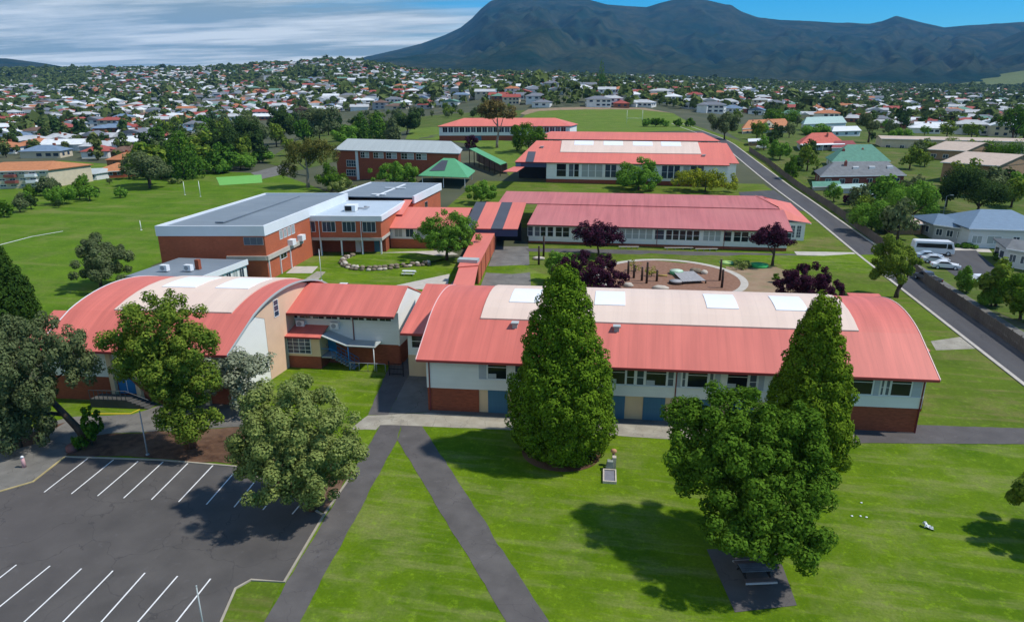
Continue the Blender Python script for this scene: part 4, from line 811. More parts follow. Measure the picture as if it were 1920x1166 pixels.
def third_wing():
    o = G(1024, 342); fr = Fr(o[:2], (50.5, 1.0), (-.06, 1)); L = G(1350, 346)[0]-o[0]+1.2
    fr.o = (fr.o[0], fr.o[1], 3.0)
    r = thing('school_building', fr.o, 'third wing with coral roof and long cream skylight strip behind round green trees', 'building', 'school buildings with red roofs')
    ze = fr.z_at(305, 3, -.6); zr = fr.z_at(266, L*.5, 17)
    MB().slab((-9.5, -.6, ze), (L+.4, -.6, ze), (L+.4, 17, zr), (-4.5, 17, zr), .15).build('roof', ROOF_3, r, fr.rel)
    MB().slab((-4.5, 31, ze), (L+.4, 31, ze), (L+.4, 17.02, zr), (-4.5, 17.02, zr), .15).build('roof', ROOF_3, r, fr.rel)
    f = lambda v: ze+(zr-ze)*(v+.6)/17.6
    ua, ub = fr.u_at(1052, zr-.8, 12), fr.u_at(1312, zr-.8, 12)
    MB().slab((ua, 7.2, f(7.2)+.22), (ub, 7.2, f(7.2)+.22), (ub, 16.8, f(16.8)+.22), (ua, 16.8, f(16.8)+.22), .3).build('raised_roof', CREAM_ROOF, r, fr.rel)
    for px in (1095, 1150, 1205, 1258):
        u = fr.u_at(px, zr-.3, 15); MB().slab((u-3, 13, f(13)+.27), (u+3, 13, f(13)+.27), (u+3, 16.6, f(16.6)+.27), (u-3, 16.6, f(16.6)+.27), .2).build('skylight', SKYL, r, fr.rel)
    ug = fr.u_at(993, ze, 0); MB().slab((ug-1.2, -.65, ze+.08), (ug+1.2, -.65, ze+.08), (ug+1.2, 7.5, f(7.5)+.08), (ug-1.2, 7.5, f(7.5)+.08), .1).build('roof_bay', GREYROOF_D, r, fr.rel)
    MB().slab((L+.5, 5.5, ze), (L+4.2, 5.5, ze), (L+3.0, 22, zr-.5), (L+.5, 22, zr-.4), .14).build('side_roof', ROOF_3, r, fr.rel); wallbox(r, fr, L+.05, L+3.6, 6.5, 20, -.5, ze-.1, WBOARD, 'side_wall')
    MB().box(-9.5, L+.4, -.7, -.6, ze-.2, ze).build('gutter', MAROON, r, fr.rel)
    wallbox(r, fr, 0, L, .06, 29, -.6, 1.0, BRICK, 'brick_wall'); wallbox(r, fr, 0, L, 0, 29, 1.0, ze-.02, WBOARD, 'upper_wall')
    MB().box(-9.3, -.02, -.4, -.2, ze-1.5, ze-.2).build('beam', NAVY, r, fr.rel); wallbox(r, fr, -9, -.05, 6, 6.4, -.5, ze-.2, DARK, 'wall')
    MB().box(-9.2, -7.7, -.6, -.42, ze-1.3, ze-.35).build('sign_panel', BLUE_D, r, fr.rel)
    classroom_windows(r, fr, [(1043, 1062, 'd'), (1066, 1086, 'm'), (1090, 1130, 'l'), (1134, 1156, 'b'), (1240, 1275, 'b'), (1280, 1320, 'm')], 1.7, ze-.35, bars=.09)
    MB().slab((fr.u_at(955, ze, 3), -12, ze-1.6), (fr.u_at(979, ze, 3), -12, ze-1.6), (fr.u_at(983, ze, 3)+.4, -.7, ze-1.4), (fr.u_at(966, ze, 3), -.7, ze-1.4), .12).build('walkway_roof', ROOF_3, r, fr.rel)
    vent(r, fr, fr.u_at(1017, zr, 12), 11, f(11), 1.0); vent(r, fr, fr.u_at(1319, zr-1, 8), 6, f(6), .9)
third_wing()
def simple_wing(name, label, pl, pr, ze_py, zr_py, depth, roofm, wallm, lowm, spec, v=(0, 1), hip=0.0, vr=None, low=1.1, storey2=False, grp='school buildings with red roofs', cat='building', fascia=None, rib=None):
    """wing from the pixel feet of its front corners; eave and ridge from sight lines"""
    a, b = G(*pl), G(*pr); fr = Fr(a[:2], (b[0]-a[0], b[1]-a[1]), v, min(a[2], b[2])); L = math.hypot(b[0]-a[0], b[1]-a[1]); vr = vr or depth/2
    r = thing(name, fr.o, label, cat, grp)
    ze = fr.z_at(ze_py, L*.3, -.6); zr = fr.z_at(zr_py, L*.5, vr)
    MB().slab((-.6, -.6, ze), (L+.6, -.6, ze), (L+.6-hip, vr, zr), (-.6+hip, vr, zr), .16).build('roof', roofm, r, fr.rel)
    MB().slab((-.6, depth+.6, ze), (L+.6, depth+.6, ze), (L+.6-hip, vr+.02, zr), (-.6+hip, vr+.02, zr), .16).build('roof', roofm, r, fr.rel)
    if hip:
        for s in (0, 1):
            x = L+.6 if s else -.6; q = -hip if s else hip
            MB().add([(x, -.6, ze), (x, depth+.6, ze), (x+q, vr, zr), (x, -.6, ze-.16), (x, depth+.6, ze-.16), (x+q, vr, zr-.16)], [(0, 1, 2), (5, 4, 3)]).build('hip_roof', roofm, r, fr.rel)
    else:
        for u in (0, L): MB().extr([(0, ze-.3), (0, ze-.02), (vr, zr-.2), (depth, ze-.02), (depth, ze-.3)], 0, u-.1, u+.1).build('gable_wall', wallm, r, fr.rel)
    MB().box(-.6, L+.6, -.72, -.6, ze-.22, ze).build('gutter', fascia or (MAROON if grp else GREY_M), r, fr.rel)
    wallbox(r, fr, 0, L, .05, depth, -1.0, low, lowm, 'brick_wall'); wallbox(r, fr, 0, L, 0, depth, low, ze-.02, wallm, 'upper_wall')
    return r, fr, L, ze
r, fr, L, ze = simple_wing('school_building', 'fourth wing whose plain coral roof shows just behind the skylight wing', (1008, 283), (1345, 288), 262, 248, 22, ROOF_3, WBOARD, BRICK, [], v=(-.06, 1), hip=5)
for i in range(16): window(r, fr, 2+i*4, 4.6+i*4, 1.8, ze-.4, 0, 'f', 2, 2, WHITE_M, GLASS_B, .09)
r, fr, L, ze = simple_wing('school_building', 'farthest school wing, two storeys with coral hip roof below the suburb', (824, 266), (1068, 262), 237, 221.5, 16, ROOF_3, WBOARD, BRICK, [], v=(.1, 1), hip=9, low=2.6)
for i in range(22):
    u = 1.5+i*(L-3)/22; window(r, fr, u, u+(L-3)/22-.25, 3.9, ze-.35, 0, 'f', 2, 1, WHITE_M, (GLASS, GLASS_B, GLASS_G)[i % 3], .12)
d = MB().box(L*.27, L*.32, -.1, .04, 0, 2.4).build('door', BLUE_D, r, fr.rel)
r, fr, L, ze = simple_wing('school_building', 'brick three level block with low pale grey roof beside the dark trees', (634, 338), (860, 330), 283, 262.5, 15, ZINC, BRICK, BRICK, [], v=(-.2, 1), hip=3.5, grp=None, low=3)
wallbox(r, fr, fr.u_at(668, 4), fr.u_at(672, 4)+.2, -.06, .1, 0, ze-.2, WHITE_F, 'pilaster')
for z in (1.5, 4.6): window(r, fr, fr.u_at(650, z), fr.u_at(668, z), z, z+2.2, 0, 'f', 4, 2, WHITE_M, GLASS_B, .1)
for a, b in ((676, 692), (700, 719), (724, 744), (752, 776), (780, 800)):
    window(r, fr, fr.u_at(a, ze-1.5), fr.u_at((a+b)/2, ze-1.5), ze-2.4, ze-.5, 0, 'f', 2, 2, WHITE_M, GLASS, .1); window(r, fr, fr.u_at((a+b)/2, ze-1.5)+.1, fr.u_at(b, ze-1.5), ze-2.4, ze-.5, 0, 'f', 1, 2, WHITE_M, (GLASS_L, GLASS_B)[a % 2], .1)
# --- green pavilions
def pavilion():
    a, b = G(790, 352), G(874, 354); fr = Fr(a[:2], (b[0]-a[0], b[1]-a[1]), (-.1, 1)); L = math.hypot(b[0]-a[0], b[1]-a[1]); D = 15
    r = thing('picnic_shelter', fr.o, 'open shelter with bright green hip roof and a dark panel on its left slope', 'shelter')
    ze = fr.z_at(331, L/2, -.5); zr = fr.z_at(297, L*.6, D/2); o = .7
    A, B, C, E_, R0, R1 = (-o, -o, ze), (L+o, -o, ze), (L+o, D+o, ze), (-o, D+o, ze), (L*.42, D/2, zr), (L*.66, D/2, zr)
    for q in ((A, B, R1, R0), (C, E_, R0, R1)): MB().slab(*q, .12).build('roof', GREEN_R, r, fr.rel)
    for q in ((B, C, R1), (E_, A, R0)): MB().add(list(q)+[(p[0], p[1], p[2]-.12) for p in q], [(0, 1, 2), (5, 4, 3)]).build('hip_roof', GREEN_R, r, fr.rel)
    def on(s, t, up=.12):
        p = Vector(A).lerp(Vector(B), s); q = Vector(R0).lerp(Vector(R1), s); w = p.lerp(q, t); return (w.x, w.y, w.z+up)
    MB().slab(on(.12, .25), on(.5, .3), on(.5, .85), on(.12, .85), .08).build('solar_panel', GREYROOF_D, r, fr.rel)
    for u in (.4, L/2, L-.4):
        for v in (.3, D-.3): MB().box(u-.1, u+.1, v-.1, v+.1, -.3, ze-.05).build('post', WHITE_M, r, fr.rel)
pavilion()
def long_shelter():
    a, b = G(880, 322), G(948, 338)
    r = thing('covered_shelter', a, 'dark open shelter with narrow sloping green roof behind the picnic shelter', 'shelter')
    P = [G(893, 277, 5.2), G(950, 305, 3.6), G(938, 309, 3.6), G(880, 279, 5.2)]
    rl = lambda p, z: (p[0]-a[0], p[1]-a[1], p[2]+z-a[2])
    MB().slab(rl(P[3], 5.2), rl(P[2], 3.6), rl(P[1], 3.6), rl(P[0], 5.2), .15).build('roof', GREEN_R, r)
    for i in range(7):
        q = [P[3][k]+(P[2][k]-P[3][k])*i/6 for k in range(3)]; MB().box(q[0]-a[0]-.12, q[0]-a[0]+.12, q[1]-a[1]-.12, q[1]-a[1]+.12, q[2]-a[2]-.5, q[2]-a[2]+5.2-1.6*i/6-.16).build('post', DTIMBER, r)
    q0, q1 = rl(P[0], 0), rl(P[1], 0); MB().slab((q0[0], q0[1], q0[2]+4.8), (q1[0], q1[1], q1[2]+3.3), (q1[0]+.2, q1[1]+.2, q1[2]+3.3), (q0[0]+.2, q0[1]+.2, q0[2]+4.8), 4.2).build('rear_wall', TIMBER, r)
long_shelter()
# ---------------------------------------------------------------- trees
LF_DARK = leafmat('dark_conifer_leaf', (0.040, 0.101, 0.017), (0.113, 0.224, 0.024), 0.2)
LF_CONE = leafmat('cypress_leaf', (0.048, 0.105, 0.009), (0.165, 0.275, 0.020), 0.15)
LF_CONE2 = leafmat('olive_cypress_leaf', (0.058, 0.112, 0.010), (0.185, 0.280, 0.020), 0.15)
LF_OAK = leafmat('deep_green_leaf', (0.046, 0.108, 0.011), (0.135, 0.250, 0.024), 0.3)
LF_OLIVE = leafmat('olive_green_leaf', (0.138, 0.189, 0.051), (0.345, 0.403, 0.118), 0.3)
LF_GUM = leafmat('grey_green_gum_leaf', (0.071, 0.105, 0.040), (0.193, 0.235, 0.101), 0.3)
LF_BROWNG = leafmat('bronze_green_leaf', (0.070, 0.138, 0.020), (0.250, 0.323, 0.043), 0.3)
LF_SILVER = leafmat('silver_green_leaf', (0.165, 0.195, 0.117), (0.389, 0.419, 0.273), 0.25)
LF_PURPLE = leafmat('purple_plum_leaf', (0.026, 0.011, 0.020), (0.090, 0.026, 0.050), 0.25)
LF_GREEN = leafmat('mid_green_leaf', (0.077, 0.177, 0.021), (0.210, 0.388, 0.049), 0.3)
LF_GOLD = leafmat('golden_green_leaf', (0.160, 0.202, 0.018), (0.425, 0.445, 0.042), 0.3)
LF_FAR = leafmat('suburban_leaf', (0.051, 0.090, 0.026), (0.121, 0.172, 0.051), 0.2, hue=0.05)
BARKM = mat('tree_bark', (0.075, 0.055, 0.04), 0.95, 0.3, 2.0, stretch=(3, 3, .6), bump=0.5)
BARK_R = mat('red_brown_bark', (0.15, 0.065, 0.035), 0.95, 0.3, 2.0, stretch=(3, 3, .6), bump=0.5)
BARK_G = mat('pale_gum_bark', (0.30, 0.25, 0.20), 0.9, 0.25, 1.5, stretch=(3, 3, .6))
LF_DKG = leafmat('dusky_green_leaf', (0.028, 0.058, 0.016), (0.070, 0.115, 0.032), 0.25)
def leaves(lobes, n, size, rng, centre=None, asp=0.62, fill=0.18, flat=0.0, shell=(0.72, 1.06), crisp=1.4, rough=.4, hemi=False):
    """leaf-sized faces spread through round clumps; lobes rows are x y z r"""
    L = np.asarray(lobes, float); w = L[:, 3]**2; w /= w.sum()
    k = rng.choice(len(L), n, p=w); d = rng.normal(size=(n, 3)); d /= np.linalg.norm(d, axis=1)[:, None]
    rr = rng.uniform(shell[0], shell[1], n); inn = rng.random(n) < fill; rr[inn] = rng.uniform(0.1, 0.7, inn.sum())
    c = L[:, :3].mean(0) if centre is None else np.asarray(centre)
    if hemi: q = L[k, :3]-c*np.array([1, 1, 0]); q[:, 2] = 0; q /= np.linalg.norm(q, axis=1)[:, None]+1e-6; fl = (d*q).sum(1) < -.2; d[fl, :2] *= -1
    P = L[k, :3]+d*(L[k, 3]*rr)[:, None]
    out = P-c; out /= np.linalg.norm(out, axis=1)[:, None]+1e-6
    N = d*crisp+out*0.2+rng.normal(size=(n, 3))*rough; N[:, 2] += 0.3+flat
    N /= np.linalg.norm(N, axis=1)[:, None]
    t = np.cross(N, rng.normal(size=(n, 3))); t /= np.linalg.norm(t, axis=1)[:, None]+1e-6; b = np.cross(N, t)
    s = size*rng.uniform(0.6, 1.3, n)[:, None]
    V = np.stack([P-t*s*.5, P+b*s*.5*asp, P+t*s*.5, P-b*s*.5*asp], 1).reshape(-1, 3)
    return V, np.arange(4*n).reshape(-1, 4)
def sublobes(mains, per, rs, rng, zmin=-0.7, jit=0.12):
    out = []
    for (x, y, z, rx, ry, rz) in mains:
        m = max(4, int(per*(rx*ry*rz)**(2/3.))); d = rng.normal(size=(3*m, 3)); d /= np.linalg.norm(d, axis=1)[:, None]; d = d[d[:, 2] > zmin][:m]
        q = rng.uniform(0.72-jit, 0.92+jit, len(d)); r = rs*rng.uniform(0.65, 1.25, len(d))
        sc = np.array([max(rx-rs*.7, rx*.4), max(ry-rs*.7, ry*.4), max(rz-rs*.7, rz*.4)])
        P = np.array([x, y, z])+d*sc*q[:, None]*1.1
        out.append(np.column_stack([P, r])); out.append(np.array([[x, y, z, min(rx, ry, rz)*0.62]]))
    return np.vstack(out)
def top_z(x, y, py):
    lo, hi = -5.0, 29.5
    if PJ(x, y, hi)[1] > py: return hi
    for _ in range(40):
        m = (lo+hi)/2
        if PJ(x, y, m)[1] > py: lo = m
        else: hi = m
    return lo
def depth_of(x, y, z): return (-x*SA+y*CA)*CT+(H-z)*ST
TREES = 'trees standing round the school grounds'
def tree(name, label, px, py, top, wpx, kind, lm, n=3000, leaf=0.4, group=TREES, cpx=None, bm=None, seed=1, cb=0.25, cat='tree', sub=None, per=None, hmax=None, blobs=None, depth=None, lean=0.0, fill=.18, off=(0, 0)):
    if kind in ('round', 'shrub') and wpx > 40: n = int(n*1.6)
    rng = np.random.default_rng(seed*17+3); x, y, z = G(px, py); x += off[0]; y += off[1]; D = depth_of(x, y, z); W = wpx*D/FPX; h = max(1.0, top_z(x, y, top)-z)
    if hmax: h = min(h, hmax)
    r = thing(name, (x, y, z), label, cat, group)
    cx = cy = 0.0
    if cpx is not None: s = (cpx-px)*D/FPX; cx, cy = s*CA, s*SA
    R = W/2; dp = (depth or 1.0)*R
    if kind == 'cone':
        lobes = []; zz = 0.35; prof = lambda t: R*float(np.interp(t, [0, .06, .15, .25, .4, .55, .7, .85, .95, 1], [.6, .82, .97, 1, .92, .76, .59, .42, .24, .05]))
        while zz < h-.4:
            t = zz/h; rad = max(.25, prof(t)); rs = (sub or .75)*(0.6+0.55*(1-t)); k = max(3, int(2*math.pi*rad/(rs*1.3)))
            for j in range(k):
                if rng.random() < .03: continue
                a = 2*math.pi*(j+rng.random())/k; q = rad*(1+.05*math.sin(3*a+zz)+rng.normal()*.04)-rs*.85+rng.uniform(-.4, .35)*rs; r1 = rs*rng.uniform(.6, 1.2)
                q = max(q, 0); lobes.append((q*math.cos(a), q*math.sin(a), zz+rng.uniform(-.4, .4), r1))
            if rad > 1.2: lobes.append((0, 0, zz, rad*.72))
            zz += rs*0.9
        lobes.append((0, 0, h-.35, .38)); ctr = (0, 0, h*.3)
        V, F = leaves(lobes, n, leaf, rng, ctr, asp=.8, fill=.04, shell=(.84, 1.04), crisp=1.7, rough=.34, hemi=True)
    else:
        if kind == 'round': mains = [(cx, cy, h*(cb+(1-cb)/2), R, dp, h*(1-cb)/2)]
        elif kind == 'shrub': mains = [(cx, cy, h*.47, R, dp, h*.53)]
        elif kind == 'blobs': mains = [(cx+b[0]*R, cy+b[1]*R, h*b[2], b[3]*R, b[3]*R*(b[5] if len(b) > 5 else 1), b[4]*h) for b in blobs]
        rs = sub or max(.25, R*.27); lobes = sublobes(mains, per or 1.5/(rs*rs), rs, rng)
        V, F = leaves(lobes, n, leaf, rng, (cx, cy, h*.5), fill=fill)
    want = cpx if cpx is not None else px
    for _ in range(4):      # scale the crown until its outline has the surveyed width and top
        qx, qy = PJ(V[:, 0]+x, V[:, 1]+y, V[:, 2]+z); lo, hi = np.percentile(qx, [.4, 99.6]); tp = np.percentile(qy, .15)
        k = wpx/(hi-lo); sh = (want-(lo+hi)/2)*D/FPX; V[:, 0] += sh*CA; V[:, 1] += sh*SA
        gx, gy = V[:, 0].mean(), V[:, 1].mean(); V[:, 0] = gx+(V[:, 0]-gx)*k; V[:, 1] = gy+(V[:, 1]-gy)*k
        zt = np.percentile(V[:, 2], 99.85); V[:, 2] *= max(.5, min(1.8, (zt+(tp-top)*D/FPX)/zt))
    zt = np.percentile(V[:, 2], 99.85); h = zt
    V[:, 2] = np.maximum(V[:, 2], 0.03)
    link(npmesh('crown', V, F, lm), 'crown', r)
    mb = MB(); tr = max(.10, min(.5, h*.03))
    hz = h*(.85 if kind == 'cone' else cb+.25 if kind != 'blobs' else .6)
    kink = rng.normal(size=2)*h*.02
    mid = (cx*.45+kink[0], cy*.45+kink[1], hz*.5); tip = (cx*.9, cy*.9, hz)
    mb.tube([(0, 0, -.25), (cx*.15, cy*.15, hz*.2), mid, tip], [tr*1.35, tr, tr*.75, tr*.35], 8)
    if kind != 'cone':
        ms = mains if kind == 'blobs' else [(cx+R*.5*math.cos(a), cy+dp*.5*math.sin(a), h*(.5+cb*.3), 1, 1, 1) for a in (0.4, 1.9, 3.4, 5.2)]
        for q in ms:
            p0 = Vector(mid).lerp(Vector(tip), rng.uniform(-.3, .6)); p2 = Vector((q[0], q[1], q[2])); p1 = p0.lerp(p2, .5)+Vector((0, 0, -.06*h*.5))
            mb.tube([tuple(p0), tuple(p1), tuple(p2)], [tr*.55, tr*.38, tr*.15], 6)
    mb.build('trunk', bm or BARKM, r); return r
# foreground
tree('cypress_tree', 'dark conifer at the left picture edge beside the sports field', -6, 616, 448, 156, 'cone', leafmat('black_green_conifer_leaf', (0.018, 0.045, 0.010), (0.055, 0.105, 0.016), .15), 22000, .34, seed=2, sub=1.0)
tree('gum_tree', 'grey green leaning gum tree at the left edge beside the driveway', 168, 826, 590, 270, 'blobs', LF_GUM, 34000, .27, cpx=45, bm=BARKM, seed=3, blobs=[(-.15, .1, .74, .55, .18), (.5, .1, .70, .44, .16), (-.7, 0, .62, .5, .17), (.1, -.3, .50, .45, .14), (.75, .2, .56, .32, .12), (-.35, -.3, .35, .38, .13), (-.8, -.2, .38, .4, .14), (-.5, -.4, .22, .42, .14), (0, -.2, .62, .5, .16), (.4, -.3, .42, .3, .12)], sub=.62, fill=.1)
tree('bushy_tree', 'tall bushy bronze green tree with red brown trunk in the garden bed', 360, 838, 548, 222, 'blobs', LF_BROWNG, 42000, .24, cpx=300, bm=BARK_R, seed=4, blobs=[(.0, .1, .83, .56, .15), (-.45, .0, .66, .48, .15), (.45, .0, .66, .5, .15), (.0, -.15, .62, .55, .16), (-.6, .1, .50, .34, .11), (.62, .1, .48, .34, .11), (.35, -.1, .36, .36, .12), (-.05, .1, .42, .36, .11), (.55, -.15, .22, .36, .12), (.2, -.2, .26, .34, .12), (.0, -.2, .5, .5, .14)], sub=.6)
tree('silver_tree', 'silvery grey shrubby tree between the bronze tree and the link block', 452, 765, 650, 140, 'blobs', LF_SILVER, 7000, .26, cpx=440, seed=5, blobs=[(-.2, 0, .70, .62, .28), (.45, .1, .74, .5, .24), (-.55, 0, .42, .45, .24), (.3, -.2, .36, .45, .24)], sub=.55, fill=.06)
tree('round_tree', 'large round olive green tree at the car park corner', 588, 955, 704, 246, 'blobs', LF_OLIVE, 56000, .22, cpx=555, bm=BARK_R, seed=6, blobs=[(-.05, .1, .66, .80, .30), (-.42, .0, .46, .56, .24), (.45, .0, .48, .52, .24), (.0, -.3, .40, .62, .26), (.18, -.1, .24, .50, .18)], sub=.55)
tree('cypress_tree', 'large conical dark green cypress in front of the front wing middle', 1052, 846, 503, 192, 'cone', LF_CONE, 100000, .20, seed=7, sub=.72)
tree('cypress_tree', 'conical cypress at the right of the front wing behind the broad leafy tree', 1516, 872, 557, 168, 'cone', LF_CONE2, 84000, .20, seed=8, sub=.68)
tree('broadleaf_tree', 'big deep green leafy tree shading the lawn beside the parked dark car', 1432, 1022, 725, 305, 'blobs', LF_OAK, 85000, .235, seed=9, cpx=1408, blobs=[(-.15, .35, .80, .50, .18), (-.52, .25, .66, .46, .22), (.36, .3, .68, .50, .22), (.62, .1, .52, .38, .22), (-.05, .0, .60, .6, .26), (-.52, -.1, .50, .40, .2), (.1, -.45, .46, .56, .24), (-.1, -.7, .36, .44, .2), (.35, -.6, .34, .42, .2), (.1, -.3, .25, .5, .2)], sub=.6)
tree('round_tree', 'tree just outside the right edge whose shadow falls on the lawn', 1975, 1010, 868, 170, 'round', LF_BROWNG, 7000, .3, seed=10, cb=.2, sub=.7)
tree('street_tree', 'rounded green tree beside the road in front of the white minibus', 1680, 558, 440, 94, 'round', LF_BROWNG, 9000, .32, seed=11, cb=.14, sub=.75)
tree('courtyard_tree', 'bright green round tree shading the courtyard of the brick block', 838, 488, 394, 117, 'blobs', LF_GREEN, 17000, .33, seed=12, blobs=[(0, 0, .68, .72, .28), (-.5, 0, .52, .5, .24), (.5, .1, .55, .5, .26), (.1, -.2, .42, .6, .24), (-.2, -.3, .36, .5, .22), (.4, -.2, .36, .45, .2)], sub=.65)
tree('round_tree', 'grey green round tree at the field edge left of the gymnasium', 190, 540, 437, 116, 'round', LF_GUM, 9000, .38, seed=13, cb=.05, sub=.85)
# purple plums
tree('plum_tree', 'purple plum tree before the second wing, left of its middle', 1122, 480, 412, 96, 'blobs', LF_PURPLE, 5500, .36, seed=14, blobs=[(0, 0, .68, .75, .28), (-.45, 0, .55, .5, .2), (.45, 0, .55, .52, .22), (0, -.2, .42, .5, .2)], sub=.7)
tree('plum_tree', 'wide purple plum tree behind the front wing, beside the tall cypress', 1105, 566, 470, 140, 'shrub', LF_PURPLE, 11000, .32, seed=15, cb=.05, sub=.6)
tree('plum_tree', 'purple plum tree with visible trunk at the right end of the second wing', 1448, 498, 417, 84, 'blobs', LF_PURPLE, 5500, .36, seed=16, blobs=[(0, 0, .72, .7, .26), (-.45, 0, .6, .5, .2), (.45, 0, .58, .54, .2)], sub=.7, cb=.35)
tree('plum_tree', 'low wide purple plum tree behind the front wing right end', 1518, 582, 492, 130, 'shrub', LF_PURPLE, 10000, .32, seed=17, cb=.02, sub=.6)
tree('shrub', 'yellow green bush behind the front wing, left of the purple plum', 1056, 530, 470, 66, 'shrub', LF_GREEN, 3500, .36, seed=18, cat='shrub', sub=.7)
tree('round_tree', 'round green tree hiding the middle of the third wing windows', 1197, 357, 295, 82, 'shrub', LF_GREEN, 6000, .5, seed=19, sub=1.1)
tree('cypress_bush', 'spreading golden green cypress bush beside the third wing', 1322, 360, 316, 122, 'blobs', LF_GOLD, 6500, .5, seed=20, cat='shrub', blobs=[(-.45, 0, .45, .5, .42), (.05, 0, .5, .5, .45), (.5, 0, .42, .5, .38)], sub=1.0)
tree('round_tree', 'small bright green tree beside the green shelter and link roof', 902, 381, 338, 58, 'shrub', LF_GREEN, 3500, .45, seed=21, sub=.9)
tree('round_tree', 'bright green spreading tree before the brick three level block', 738, 346, 303, 92, 'shrub', LF_GREEN, 5000, .5, seed=22, sub=1.1)
tree('round_tree', 'dark green tree at the left end of the brick three level block', 622, 358, 306, 62, 'shrub', LF_OAK, 3500, .5, seed=23, sub=1.1)
tree('shrub', 'pale olive bush behind the rear flat roof', 642, 364, 333, 56, 'shrub', LF_OLIVE, 2800, .45, seed=24, cat='shrub', sub=.9)
tree('gum_tree', 'spreading olive brown gum tree at the far corner of the sports field', 578, 352, 258, 112, 'blobs', leafmat('olive_brown_leaf', (0.087, 0.097, 0.023), (0.204, 0.195, 0.048), .3), 7000, .55, seed=25, bm=BARK_G, blobs=[(-.4, 0, .62, .55, .28), (.4, 0, .66, .55, .26), (0, 0, .78, .6, .2), (-.6, -.1, .35, .35, .2)], sub=1.3)
tree('gum_tree', 'tall thin crowned gum tree standing before the farthest school wing', 932, 278, 187, 72, 'blobs', leafmat('rusty_gum_leaf', (0.117, 0.100, 0.035), (0.254, 0.195, 0.068), .3), 4500, .6, seed=26, bm=BARK_G, blobs=[(-.35, 0, .70, .5, .16), (.4, 0, .72, .5, .16), (0, 0, .86, .55, .13)], sub=1.3, fill=.05)
tree('round_tree', 'dark green round tree at the left of the fourth wing roof', 992, 286, 230, 66, 'shrub', LF_OAK, 4000, .6, seed=27, sub=1.3)
tree('plum_tree', 'small maroon plum tree beside the brick three level block', 884, 282, 253, 26, 'shrub', LF_PURPLE, 1200, .55, seed=28, sub=.9)
